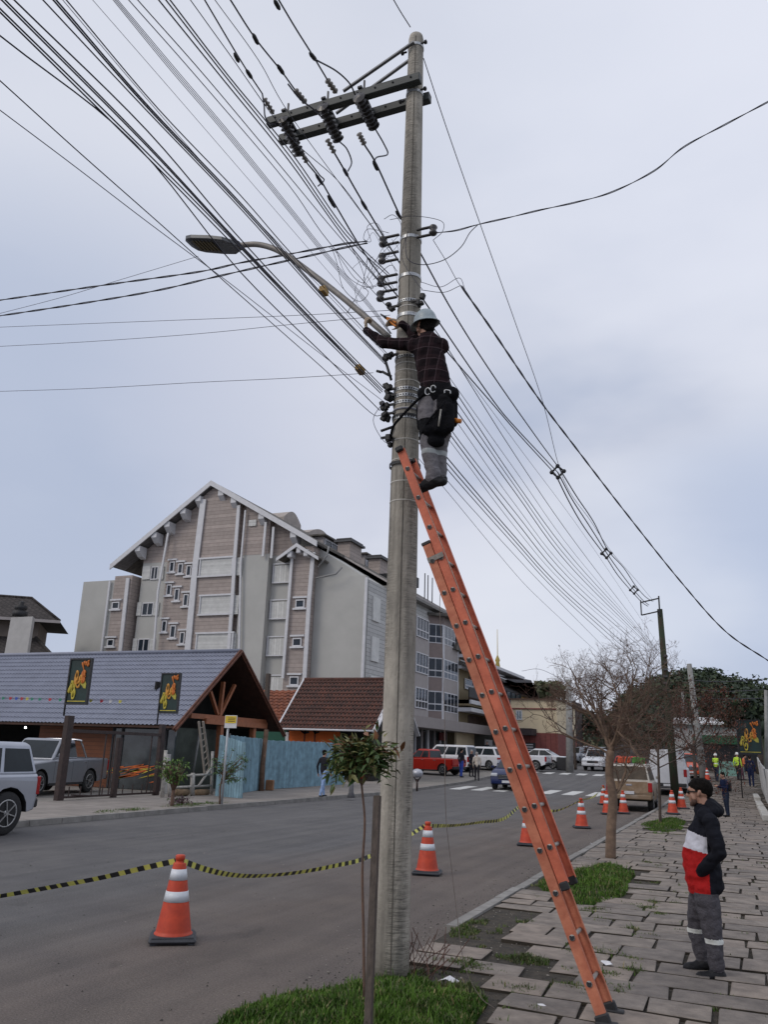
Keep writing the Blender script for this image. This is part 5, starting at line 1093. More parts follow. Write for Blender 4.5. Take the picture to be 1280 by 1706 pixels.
walker('pedestrian in black jacket and light blue jeans by the blue fence', at(537, 1328, .1), R(168), 1.75, DRK, JEAN, stride=.22)
walker('man in bright blue trousers standing behind the red pickup', at(769, 1295, .1), R(150), 1.75, DRK, RBL, stride=.05)
walker('dark dressed person half hidden behind the beige jacket man', at(786, 1294, .1), R(60), 1.65, DRK, DRK, stride=.05, hairm=M('grey_hair', (.3, .28, .26), .7, .2, 20))
walker('elderly man in beige jacket and black trousers seen from behind', at(795, 1301, .1), R(200), 1.65, BEI, DRK, stride=.1, hairm=MC['grey_hair'], lean=.06)
walker('dark figure standing in the doorway behind the parked cars', (XS(812, 1280, 73), 73, tz(73)+.3), R(20), 1.7, DRK, DRK, stride=.03)
# ------------------------------------------------------------------ vehicles
def paint(name, c, metal=.0, rough=.35, dirt=0): return M(name, c, rough, .04, 3, metal=metal, coat=.2, spec=.35, dirt=dirt)
TYRE = M('tyre_rubber', (.02, .02, .021), .85, .2, 30, bump=.3); RIMM = M('alloy_rim', (.38, .38, .38), .35, .15, 20, metal=.8); ARCH = M('wheel_arch_black', (.008, .008, .009), .9, .2, 9)
TRIM = M('black_trim', (.018, .018, .02), .6, .2, 12); HLT = M('headlamp_glass', (.55, .57, .6), .12, .1, 9, spec=.8); TLT = M('tail_lamp_red', (.32, .01, .012), .2, .15, 9); PLT = M('number_plate', (.55, .56, .58), .5, .1, 9); CHR = M('chrome', (.6, .6, .62), .15, .05, 9, metal=1)
CGL = M('car_glass', (.012, .018, .022), .08, .3, 1.2, spec=.35)
def arc(cx, r, gz, n=9, cz=None):
    cz = cz if cz is not None else r*.86
    a0 = math.asin(max(-1, min(1, (gz-cz)/r))); return [(cx+r*math.cos(t), cz+r*math.sin(t)) for t in np.linspace(math.pi-a0, a0, n)]
def vehicle(name, label, cat, loc, rz, kind, pm, L_=4.6, W=1.8, H=1.75, wb=2.8, wr=.36, hood=1.0, belt=1.05, gz=.28, group=None, wheels_detail=True, rear_over=None, canopy=False, bar=False, glass=CGL, bumper=None, tailm=None, scale=1.0):
    v = T(name, label, cat, loc, group, rz); xr = -L_/2+(rear_over or .78); xf = xr+wb; ra = wr*1.17; hf = L_/2; hw = W/2; B = belt
    # side outline, rear -> front over the top, front -> rear underneath
    if kind == 'pickup': top = [(-L_/2+.03, gz+.12), (-L_/2, gz+.35), (-L_/2, B-.05), (-L_/2+.03, B), (-.3, B), (.55, B-.02), (1.0, hood+.03), (hf-.35, hood-.08), (hf-.06, hood-.22), (hf, gz+.28), (hf-.05, gz+.05)]
    elif kind == 'van': top = [(-L_/2+.03, gz+.05), (-L_/2, gz+.3), (-L_/2, B), (-.3, B), (hf-1.1, B), (hf-.5, hood), (hf-.1, hood-.22), (hf, gz+.3), (hf-.05, gz+.05)]
    elif kind == 'sedan': top = [(-L_/2+.05, gz+.05), (-L_/2, gz+.3), (-L_/2+.02, B-.06), (-L_/2+.15, B), (-L_/2+.75, B+.02), (.6, B), (1.05, hood+.02), (hf-.4, hood-.1), (hf-.08, hood-.26), (hf, gz+.25), (hf-.06, gz+.03)]
    else: top = [(-L_/2+.05, gz+.05), (-L_/2, gz+.3), (-L_/2, B-.1), (-L_/2+.06, B), (-.3, B), (.7, B-.01), (1.0, hood+.04), (hf-.35, hood-.07), (hf-.07, hood-.24), (hf, gz+.25), (hf-.06, gz+.03)]
    fa = arc(xf, ra, gz, cz=wr)[::-1]; rba = arc(xr, ra, gz, cz=wr)[::-1]
    outline = top+fa+rba; nT = len(top); n = len(outline)
    c0 = (sum(p[0] for p in outline)/n, (gz+B)/2)
    def ring_(y, k_): 
        o = []
        for i, (x, z) in enumerate(outline):
            if i < nT: o.append((x-math.copysign(min(abs(x), k_*1.1), x) if abs(x) > L_/2-.15 else x, y, z-(k_*.9 if z > gz+.4 else 0)))
            else: o.append((x, y, z))
        return o
    ys = [(-hw, .07), (-hw+.025, .025), (-hw+.09, 0), (hw-.09, 0), (hw-.025, .025), (hw, .07)]
    vs = []; fs = []; mb = MB()
    for y, k_ in ys: vs += ring_(y, k_)
    mb.add(vs, []); 
    for q_ in range(len(ys)-1):
        for i in range(n):
            j = (i+1) % n; isarch = (i >= nT and j > nT) and not (i == nT+len(fa)-1)
            mb.f.append((q_*n+i, q_*n+j, (q_+1)*n+j, (q_+1)*n+i)); mb.m.append(1 if (isarch or (i >= nT-1)) else 0); mb.sm.append(False)
    from mathutils.geometry import tessellate_polygon
    tr = tessellate_polygon([[Vector((x, z, 0)) for x, y, z in vs[:n]]])
    for t in tr: mb.f += [tuple(t), tuple((len(ys)-1)*n+i for i in t[::-1])]; mb.m += [0, 0]; mb.sm += [False, False]
    body = mb.build('body', [pm, ARCH], v, local=True)
    # cabin
    if kind == 'pickup': cab = ((-.52, B-.02), (-.42, H-.05), (.42, H-.02), (1.02, hood+.02)) if not canopy else ((-L_/2+.05, B-.02), (-L_/2+.30, H-.04), (.42, H-.02), (1.02, hood+.02))
    elif kind == 'van': cab = ((-L_/2+.01, B-.02), (-L_/2+.12, H-.03), (hf-1.55, H-.05), (hf-.75, B-.06))
    elif kind == 'sedan': cab = ((-L_/2+.62, B), (-.75, H-.05), (.12, H-.03), (1.08, hood))
    elif kind == 'hatch': cab = ((-L_/2+.10, B-.02), (-L_/2+.50, H-.06), (.25, H-.03), (1.08, hood+.02))
    else: cab = ((-L_/2+.06, B-.02), (-L_/2+.22, H-.05), (.35, H-.02), (1.0, hood+.02))
    yb, yt = hw-.06, hw-.20
    def cp(x, z, s, off=0): f_ = (z-B)/(H-B); return (x, s*(yb+(yt-yb)*f_+off), z)
    mb = MB(); vs = []
    for s in (-1, 1): vs += [cp(x, z, s) for x, z in cab]
    rf = [((cab[1][0]+.07), H), ((cab[2][0]-.07), H+.005)]
    for s in (-1, 1): vs += [(x, s*(yt-.07), z) for x, z in rf]
    mb.add(vs, [(0, 1, 2, 3), (7, 6, 5, 4), (0, 4, 5, 1), (2, 6, 7, 3), (0, 3, 7, 4), (1, 8, 9, 2), (5, 6, 11, 10), (1, 5, 10, 8), (2, 9, 11, 6), (8, 10, 11, 9)]); mb.build('cab', pm, v, local=True)
    # glazing, slightly proud
    def lerp(a, b, t): return (a[0]+(b[0]-a[0])*t, a[1]+(b[1]-a[1])*t)
    rA, rR, fR, fA = cab
    t0, t1 = .10, .86
    ml = lerp(rA, rR, t0), lerp(rA, rR, t1), lerp(fA, fR, t1), lerp(fA, fR, t0)
    if kind in ('pickup',) and canopy: cuts = [(.0, .36), (.39, .62), (.645, .94)]
    elif kind == 'pickup': cuts = [(.04, .44), (.48, .94)]
    elif kind == 'van': cuts = [(.62, .93)]
    elif kind in ('suv',): cuts = [(.03, .27), (.30, .57), (.60, .94)]
    else: cuts = [(.05, .46), (.50, .93)]
    for s in (-1, 1):
        for a, b in cuts:
            bl = lerp(ml[0], ml[3], a), lerp(ml[1], ml[2], a), lerp(ml[1], ml[2], b), lerp(ml[0], ml[3], b)
            mb = MB(); q_ = [cp(x, z, s, .006) for x, z in bl]; mb.quad(*q_); mb.build('side_window', glass, v, local=True)
    def front_glass(p, q, t0, t1, sx, nm, k_=.9):
        a, b = lerp(p, q, t0), lerp(p, q, t1); f = lambda z: yb+(yt-yb)*(z-B)/(H-B)
        mb = MB(); d = sx*.012; mb.quad((a[0]+d, -f(a[1])*k_, a[1]), (a[0]+d, f(a[1])*k_, a[1]), (b[0]+d, f(b[1])*k_, b[1]), (b[0]+d, -f(b[1])*k_, b[1])); return mb.build(nm, glass, v, local=True)
    front_glass(fA, fR, .08, .93, 1, 'windscreen'); kind == 'van' or front_glass(rA, rR, .12, .90, -1, 'rear_window', .9)
    # wheels
    for x in (xf, xr):
        for s in (-1, 1):
            mb = MB(); w_ = .11; y0 = s*(hw-.125)
            mb.lathe((x, y0, wr), [(wr*.62, -w_), (wr*.9, -w_), (wr*.985, -w_*.75), (wr, -w_*.3), (wr, w_*.3), (wr*.985, w_*.75), (wr*.9, w_), (wr*.62, w_)], 26, 0, 'y'); tw = mb.build('wheel', TYRE, v, local=True)
            mb = MB(); yy = y0+s*.085; mb.lathe((x, yy, wr), [(wr*.60, -.02), (wr*.64, .03), (wr*.58, .032), (wr*.55, -.0)], 22, 0, 'y')
            for k_ in range(6):
                a = k_*math.pi/3+.3; mb.bar((x, yy+s*.012, wr), (x+wr*.56*math.cos(a), yy+s*.02, wr+wr*.56*math.sin(a)), .022, wr*.17, 0, (0, 1, 0))
            mb.lathe((x, yy, wr), [(.01, .0), (wr*.16, .0), (wr*.16, s*.03), (.01, s*.035)], 12, 0, 'y'); mb.build('rim', RIMM, tw, local=True)
            mb = MB(); mb.lathe((x, y0+s*.055, wr), [(wr*.6, 0), (.01, s*.002)], 20, 0, 'y'); mb.build('brake_disc', ARCH, tw, local=True)
    bm_ = bumper or pm
    def bx(nm, m, x0, x1, y0, y1, z0, z1, bev=.015): mb = MB(); mb.b2(x0, x1, y0, y1, z0, z1, 0, bev); return mb.build(nm, m, v, local=True)
    bx('front_bumper', bm_, hf-.12, hf+.045, -hw+.04, hw-.04, gz+.04, gz+.24, .04); bx('rear_bumper', bumper or TRIM, -L_/2-.06, -L_/2+.1, -hw+.04, hw-.04, gz+.08, gz+.26, .03)
    bx('grille', TRIM, hf-.05, hf+.012, -hw*.5, hw*.5, gz+.26, hood-.27)
    mb = MB(); zz = (gz+.26+hood-.27)/2
    for k_ in range(3): mb.b2(hf+.008, hf+.02, -hw*.46, hw*.46, gz+.30+k_*.08, gz+.315+k_*.08)
    mb.build('grille_bars', CHR, v, local=True)
    for s in (-1, 1):
        a, b = sorted((s*hw*.55, s*(hw-.03))); bx('headlight', HLT, hf-.2, hf+.0, a, b, hood-.36, hood-.20, .03)
        if kind in ('pickup', 'van', 'suv'): a, b = sorted((s*(hw-.16), s*(hw+.004))); bx('tail_light', TLT, -L_/2-.012, -L_/2+.1, a, b, B-.42, B-.06)
        else: a, b = sorted((s*hw*.55, s*(hw-.02))); bx('tail_light', TLT, -L_/2-.01, -L_/2+.12, a, b, B-.27, B-.12)
        y = s*(hw+.09); mb = MB(); mb.box((fA[0]-.22, y, B+.10), (.10, .17, .13), None, 0, .03); mb.build('mirror', pm, v, local=True)
        nd = 2 if kind != 'van' else 1
        for k_ in range(nd):
            xh = (fA[0]-1.05-k_*.92); mb = MB(); mb.box((xh, s*(hw+.006), B-.13), (.16, .03, .03), None, 0, .008); mb.build('door_handle', CHR if kind == 'pickup' else pm, v, local=True)
        for xs_ in ([fA[0]-.1, fA[0]-1.2, fA[0]-2.15] if kind != 'van' else [hf-1.0, hf-2.0]):
            if xs_ > xr-.1 or kind == 'van': mb = MB(); mb.b2(xs_-.004, xs_+.004, *sorted((s*(hw-.004), s*(hw+.0015))), gz+.06, B-.08); mb.build('door_gap', ARCH, v, local=True)
        mb = MB(); mb.b2(xr+ra+.05, xf-ra-.05, *sorted((s*(hw-.06), s*(hw+.02))), gz-.06, gz+.03, 0, .01); mb.build('side_step', TRIM, v, local=True)
    bx('number_plate', PLT, -L_/2-.075, -L_/2-.062, -.2, .2, gz+.28 if kind != 'van' else gz+.11, gz+.40 if kind != 'van' else gz+.22, .002); bx('number_plate', PLT, hf+.046, hf+.056, -.2, .2, gz+.10, gz+.22, .002)
    if kind == 'pickup':
        mb = MB(); mb.b2(-L_/2-.006, -L_/2+.002, -hw+.17, hw-.17, gz+.33, B-.03, 0); mb.build('tailgate', tailm or pm, v, local=True); mb = MB(); mb.b2(-L_/2-.03, -L_/2-.005, -.12, .12, B-.2, B-.13, 0, .01); mb.build('tailgate_handle', CHR, v, local=True)
        if not canopy: mb = MB(); mb.b2(-L_/2+.12, -.58, -hw+.13, hw-.13, B-.01, B+.014, 0, .01); mb.build('bed_cover', TRIM, v, local=True)
    if bar:
        mb = MB(); mb.tube(smooth([(-1.2, -hw+.12, B), (-.85, -hw+.18, H-.15), (-.75, -hw+.3, H-.02), (-.75, hw-.3, H-.02), (-.85, hw-.18, H-.15), (-1.2, hw-.12, B)]), .035, 8); mb.build('roll_bar', CHR, v, local=True)
    for o_ in v.children:
        if o_.name.split('.')[0] in ('body', 'cab'):
            bv = o_.modifiers.new('round', 'BEVEL'); bv.width = .045 if o_.name.startswith('cab') else .035; bv.segments = 3; bv.limit_method = 'ANGLE'; bv.angle_limit = R(24); bv.harden_normals = True
            for p_ in o_.data.polygons: p_.use_smooth = True
    if scale != 1: v.scale = (scale,)*3
    return v
SILV = paint('silver_paint', (.40, .42, .47), .55, .3); SILD = paint('grey_silver_paint', (.30, .31, .34), .6, .3); REDP = paint('red_paint', (.42, .022, .012)); WPT = paint('white_car_paint', (.62, .63, .66)); BLUP = paint('blue_paint', (.004, .012, .07)); BLKP = paint('black_car_paint', (.015, .015, .018)); ORP = paint('orange_red_paint', (.5, .07, .02))
def mud():
    m = M('muddy_white_paint', (.50, .48, .44), .6, .08, 2, c2=(.42, .38, .32)); nn = m.node_tree.nodes; ll = m.node_tree.links; b_ = nn['Principled BSDF']; src = b_.inputs['Base Color'].links[0].from_socket
    t = nn.new('ShaderNodeTexCoord'); s = nn.new('ShaderNodeSeparateXYZ'); ll.new(t.outputs['Object'], s.inputs[0]); n_ = nn.new('ShaderNodeTexNoise'); n_.inputs['Scale'].default_value = 3; n_.inputs['Detail'].default_value = 7; ll.new(t.outputs['Object'], n_.inputs[0])
    a = nn.new('ShaderNodeMath'); a.operation = 'MULTIPLY_ADD'; a.inputs[1].default_value = -.8; ll.new(n_.outputs[0], a.inputs[0]); ll.new(s.outputs[2], a.inputs[2])
    mr = nn.new('ShaderNodeMapRange'); mr.inputs[1].default_value = .95; mr.inputs[2].default_value = .2; ll.new(a.outputs[0], mr.inputs[0])
    x = nn.new('ShaderNodeMixRGB'); x.inputs[2].default_value = (.21, .145, .09, 1); ll.new(mr.outputs[0], x.inputs[0]); ll.new(src, x.inputs[1]); ll.new(x.outputs[0], b_.inputs['Base Color']); return m
MUD = mud()
SUVY = 13.47-.80+2.4-.10
vehicle('parked_car', 'silver off-road wagon cut by the left edge, only its rear half in view', 'car', (-14.52, 11.62, .0), R(-90), 'suv', SILV, 4.8, 1.84, 1.80, 2.75, .42, 1.12, 1.18, .42, rear_over=.78)
vehicle('parked_pickup', 'silver double cab pickup parked behind the dark metal gate frame', 'pickup truck', (-22.35, 23.2, .1), R(-79), 'pickup', SILD, 5.2, 1.85, 1.82, 3.05, .39, 1.12, 1.18, .36, bar=True, rear_over=1.2)
vehicle('parked_car', 'white car behind the silver wagon deep under the shed roof', 'car', (-25.3, 20.2, .1), R(-84), 'suv', WPT, 4.4, 1.8, 1.65, 2.6, .33, 1.0, 1.05, .28)
vehicle('parked_pickup', 'bright red pickup parked nose in before the shops', 'pickup truck', (-18.85, 53.6, tz(53.5)+.1), R(166), 'pickup', REDP, 4.7, 1.7, 1.58, 2.8, .33, .98, 1.02, .28, bumper=TRIM)
vehicle('parked_car', 'white tall wagon parked directly behind the red pickup', 'car', (-19.1, 57.6, tz(57)+.1), R(172), 'suv', WPT, 4.5, 1.8, 1.78, 2.7, .35, 1.03, 1.08, .3, rear_over=.8)
vehicle('parked_car', 'white hatchback seen from behind between the wagon and the blue car', 'car', (-17.2, 60.9, tz(60.5)+.1), R(155), 'hatch', WPT, 4.1, 1.75, 1.6, 2.55, .32, .95, 1.0, .25)
vehicle('parked_car', 'black car behind the blue hatchback mostly hidden by the ladder', 'car', (-17.5, 65.5, tz(65)+.1), R(170), 'hatch', BLKP, 4.2, 1.75, 1.62, 2.55, .32, .95, 1.0, .25)
vehicle('driving_car', 'dark blue compact car driving towards the viewer beside the ladder', 'car', (-11.15, 45.4, tz(45)), R(-88), 'hatch', BLUP, 3.75, 1.66, 1.52, 2.45, .32, 1.02, 1.02, .25)
vehicle('parked_pickup', 'white pickup with its tail to the road right of the ladder', 'pickup truck', (-15.1, 63.3, tz(63)+.08), R(176), 'pickup', WPT, 4.6, 1.72, 1.62, 2.8, .34, 1.0, 1.05, .3)
vehicle('parked_car', 'white sedan parked beside the grey far pole', 'car', (-14.6, 67.6, tz(67)+.08), R(176), 'sedan', WPT, 4.4, 1.75, 1.5, 2.6, .32, .92, .98, .22)
vehicle('parked_pickup', 'mud covered white pickup with canopy parked at the near kerb', 'pickup truck', (-3.88, 35.8, .0), R(92), 'pickup', MUD, 5.2, 1.80, 1.86, 3.05, .40, 1.12, 1.20, .40, canopy=True, glass=M('muddy_glass', (.075, .058, .042), .5, .35, 2.5, spec=.2), bumper=MUD, scale=.92, tailm=M('dried_mud_brown', (.20, .13, .075), .9, .25, 4, c2=(.30, .22, .15)))
vn = vehicle('parked_van', 'white panel van with red tail lights beyond the muddy pickup', 'van', (-3.35, 48.4, tz(47)+.03), R(91), 'van', M('dirty_white_van_paint', (.62, .63, .66), .45, .05, 3, dirt=.2), 5.0, 1.9, 2.2, 3.0, .34, 1.05, 1.3, .3)
vehicle('parked_car', 'orange red car facing the viewer beyond the white van', 'car', (-2.95, 61.5, tz(61)+.05), R(-85), 'hatch', ORP, 4.0, 1.75, 1.6, 2.5, .33, .98, 1.02, .25)
vehicle('driving_car', 'red car just left of the muddy pickup behind the bare trunk', 'car', (-6.4, 57, tz(57)), R(92), 'hatch', REDP, 4.0, 1.7, 1.5, 2.5, .32, .98, 1.02, .25)
vehicle('driving_car', 'white pickup coming down the street towards the crossing', 'pickup truck', (-10.3, 70.2, tz(70)), R(-92), 'pickup', WPT, 4.6, 1.75, 1.65, 2.8, .34, 1.0, 1.05, .3)
for i, (x, y, Y, pm, kd, lb) in enumerate(((958, 1262, 88, SILD, 'hatch', 'grey-blue car farthest left in the distant line of traffic'), (975, 1263, 100, WPT, 'suv', 'white car second from left in the distant line of traffic'), (993, 1264, 92, WPT, 'hatch', 'white car behind the oncoming white pickup in the distance'), (1004, 1262, 112, WPT, 'sedan', 'small white car just left of the bare trunk in the distance'), (948, 1258, 118, BLKP, 'hatch', 'small dark car beside the far grey pole in the distance'), (968, 1256, 132, WPT, 'suv', 'farthest small white car up the street'), (985, 1254, 145, SILV, 'hatch', 'farthest small silver car up the street'))):
    X = XS(x, y, Y); vehicle('distant_car', lb, 'car', (X, Y, tz(Y)+.2+.012*(Y-88)), R(-95+i*4), kd, pm, 4.2, 1.75, 1.6, 2.55, .33, .98, 1.02, .25, group='distant traffic up the street')
# roof cargo on the muddy pickup
for (x, m_r, w_, lb, ct) in ((-4.15, ORP, .5, 'orange crate on the roof rack of the muddy pickup', 'crate'), (-3.6, M('green_cloth', (.06, .25, .04), .8, .2, 9), .45, 'green bundle on the roof rack of the muddy pickup', 'bundle')):
    mb = MB(); mb.box((x, 35.4, 1.84), (w_, .6, .26), None, 0, .05); tag(mb.build(ct, m_r), lb, ct)
# ------------------------------------------------------------------ buildings
SID = planks('mauve_siding', (.385, .325, .295), .31, 2, .11, .6); SIDW = planks('white_siding', (.50, .50, .49), .31, 2, .12, .5); GRYW = M('grey_render', (.45, .445, .42), .9, .05, .6, bump=.1, dirt=.08)
GRYP = M('grey_panel', (.36, .33, .32), .8, .06, 2); SLATE = M('mossy_slate', (.16, .145, .125), .9, .3, 2, c2=(.065, .06, .055), bump=.6, dirt=.4); WIN = M('dark_pane', (.025, .033, .045), .1, .25, 1.5, spec=.4); SHUT = planks('white_shutter', (.62, .62, .60), .09, 2, .2, .72, bump=.3)
WTRIM = M('white_trim', (.60, .60, .62), .6, .06, 3); SHUTV = planks('white_louvre', (.60, .60, .58), .22, 0, .18, .75, bump=.2); SOF = planks('grey_soffit', (.17, .165, .17), .14, 0, .2, .6)
YF = 56.04
fx = lambda px, py, dy=0: float(atY(px, py, YF+dy)[0]); fz = lambda px, py, dy=0: float(atY(px, py, YF+dy)[2])
apt = T('apartment_building', 'tall grey and mauve gabled apartment block with white trim', 'building', (-36, YF, 0))
def blk(name, m, x0, x1, y0, y1, z0, z1, par=apt): mb = MB(); mb.b2(x0, x1, y0, y1, z0, z1); return mb.build(name, m, par)
RZ, RX_ = fz(365, 812), fx(365, 812); LX, LZ = fx(208, 942), fz(208, 942); SL = (RZ-LZ)/(RX_-LX)
EXR = -24.6; EZR = 14.75; SR = (RZ-EZR)/(EXR-RX_)
def roofz(x): return RZ-(RX_-x)*SL if x < RX_ else RZ-(x-RX_)*SR
def gwall(name, m, x0, x1, z0, y, par=apt, thick=.4, z1=None, drop=.25):
    """a wall piece on the gable front, cut along the roof line"""
    xs = sorted({x0, x1, *([RX_] if x0 < RX_ < x1 else [])}); top = [(x, (z1 if z1 is not None else roofz(x)-drop)) for x in xs]
    mb = MB(); mb.prism([(x0, y, z0), (x1, y, z0)]+[(x, y, z) for x, z in reversed(top)], (0, thick, 0)); return mb.build(name, m, par)
XA, XB, XC_, XD, XE, XF_, XG, XH, XI, XJ = [fx(a, b, c) for a, b, c in ((236, 960, 0), (272, 1000, -.25), (322, 960, -.75), (391, 960, -.75), (404, 930, -.6), (441, 1000, -.6), (452, 1000, 0), (480, 1000, -.65), (518, 1000, -.65), (528, 1000, 0))]
zs_ = fz(427, 927)
YE = 82.0
# main volumes
mb = MB(); mb.prism([(XA, YF+.35, 0), (-25, YF+.35, 0), (-25, YF+.35, 14.5), (XI, YF+.35, roofz(XI)-.3), (RX_, YF+.35, RZ-.3), (XA, YF+.35, roofz(XA)-.3)], (0, 25.5, 0)); mb.build('core_wall', GRYW, apt)
gwall('wall', GRYW, XA, XB, 0, YF, z1=fz(250, 938)); gwall('wall', SID, XA, XB, fz(250, 938), YF-.01)
gwall('wall', SID, XB, XC_, 0, YF-.25, thick=.6); gwall('wall', SID, XC_, XD, 0, YF-.75, thick=1.1)
gwall('wall', SID, XD, XE, 0, YF-.2, thick=.5)
gwall('wall', GRYW, XE, XF_+.1, 0, YF-.6, z1=zs_, thick=1.0); gwall('wall', SID, XE, XF_, zs_, YF-.62, thick=1.0); gwall('wall', GRYW, XF_+.1, XH, 0, YF+.1, z1=zs_, thick=.3); gwall('wall', SID, XF_, XH, zs_, YF+.08, thick=.3)
gwall('wall', SID, XH, XI, 0, YF-.65, z1=fz(500, 915), thick=1.0)
gwall('wall', GRYW, XI+.02, -25, 0, YF-.1, z1=fz(570, 961), thick=.5)
b0, b1 = fx(130, 1030, -.75), fx(183, 1030, -.75); b2_ = fx(212, 1030, -.75)
blk('side_block', GRYW, b0, b1, YF-.7, YF+7, 0, fz(150, 972)); o = blk('side_block', SID, b1, b2_, YF-.75, YF+6, 0, fz(198, 963))
def trim(pts, wd=.2, y=YF-.8, name='trim', par=apt, dep=.12, Y=None):
    mb = MB(); P_ = [Vector((fx(a, b, y-YF), y, fz(a, b, y-YF))) for a, b in pts]
    for i in range(len(P_)-1): mb.bar(P_[i], P_[i+1], dep, wd, 0, (0, 1, 0)) if False else mb.bar(P_[i], P_[i+1], wd, dep, 0, (0, 1, 0))
    return mb.build(name, WTRIM, par)
for a in (([(183, 968), (164, 1120)], .18), ([(213, 963), (196, 1120)], .34), ([(280, 888), (263, 985), (255, 1095)], .16), ([(339, 832), (325, 945), (309, 1120)], .55), ([(398, 842), (391, 930), (387, 1000), (378, 1120)], .3), ([(409, 850), (401, 940), (398, 1100)], .14),
          ([(487, 925), (471, 1130)], .22), ([(522, 920), (515, 1000), (507, 1135)], .32), ([(611, 962), (603, 1140)], .2), ([(443, 870), (438, 927)], .2), ([(456, 878), (452, 930)], .2)): trim(a[0], a[1], YF-.88)
# roof, barge boards, brackets
mb = MB(); OV = 1.6; yo = YF-OV*.75
for (xa, za, xb, zb) in ((LX-.5, roofz(LX-.5), RX_, RZ), (RX_, RZ, EXR-4.3, roofz(EXR-4.3))): mb.prism([(xa, yo, za), (xb, yo, zb), (xb, yo, zb+.22), (xa, yo, za+.22)], (0, YE-yo, 0))
mb.prism([(EXR-4.3, YF+4.2, roofz(EXR-4.3)), (EXR, YF+4.2, EZR), (EXR, YF+4.2, EZR+.22), (EXR-4.3, YF+4.2, roofz(EXR-4.3)+.22)], (0, YE-YF-4.2, 0)); roof = mb.build('roof', SLATE, apt)
mb = MB(); mb.b2(EXR-.02, EXR+.1, YF+4.2, YE, EZR-.12, EZR+.26); mb.bar((EXR-4.3, YF+4.12, roofz(EXR-4.3)+.1), (EXR, YF+4.12, EZR+.1), .14, .34, 0, (0, 1, 0)); mb.build('eaves_board', GRYP, apt)
mb = MB(); mb.prism([(LX-.4, yo+.1, roofz(LX-.4)-.04), (RX_, yo+.1, RZ-.05), (EXR-4.4, yo+.1, roofz(EXR-4.4)-.04), (EXR-4.4, yo+.1, roofz(EXR-4.4)-.1), (RX_, yo+.1, RZ-.12), (LX-.4, yo+.1, roofz(LX-.4)-.1)], (0, OV, 0)); mb.build('soffit', SOF, apt)
for (xa, xb) in ((LX-.55, RX_), (RX_, EXR-4.2)):
    mb = MB(); mb.prism([(xa, yo-.08, roofz(xa)-.22), (xb, yo-.08, roofz(xb)-.22), (xb, yo-.08, roofz(xb)+.24), (xa, yo-.08, roofz(xa)+.24)], (0, .1, 0)); mb.build('barge_board', WTRIM, apt)
for (px, py) in ((229, 932), (257, 905), (279, 882), (306, 857), (331, 837), (370, 818), (391, 830), (437, 858), (490, 893)):
    x = fx(px, py, -OV*.6); z = roofz(x)-.12; mb = MB(); s_ = .26
    mb.prism([(x-s_, yo+.05, z), (x-s_, YF-.2, z), (x-s_, YF-.2, z-1.0), (x-s_, yo+.5, z-.85), (x-s_, yo+.05, z-.45)], (2*s_, 0, 0)); mb.build('eaves_bracket', WTRIM, apt)
# small gable
gx, gz_ = fx(495, 905, -1.4), fz(495, 905, -1.4)
for sx_, (ex, ey) in ((-1, (461, 930)), (1, (531, 928))):
    X = fx(ex, ey, -1.4); Z = fz(ex, ey, -1.4); mb = MB(); mb.prism([(gx, YF-1.5, gz_), (X, YF-1.5, Z), (X, YF-1.5, Z-.25), (gx, YF-1.5, gz_-.3)], (0, .1, 0)); mb.build('barge_board', WTRIM, apt)
    mb = MB(); mb.prism([(gx, YF-1.45, gz_+.02), (X, YF-1.45, Z+.02), (X, YF-1.45, Z-.1), (gx, YF-1.45, gz_-.1)], (0, 3.5, 0)); mb.build('roof', SLATE, apt)
for px, py in ((484, 922), (499, 915), (511, 920)): x, z = fx(px, py, -1.2), fz(px, py, -1.2); mb = MB(); mb.b2(x-.2, x+.2, YF-1.4, YF-.6, z-.35, z+.2, 0, .05); mb.build('eaves_bracket', WTRIM, apt)
mb = MB(); mb.prism([(XH, YF-.6, fz(500, 925)), (XI, YF-.6, fz(500, 925)), (gx, YF-.6, gz_-.3)], (0, 1, 0)); mb.build('wall', SID, apt)
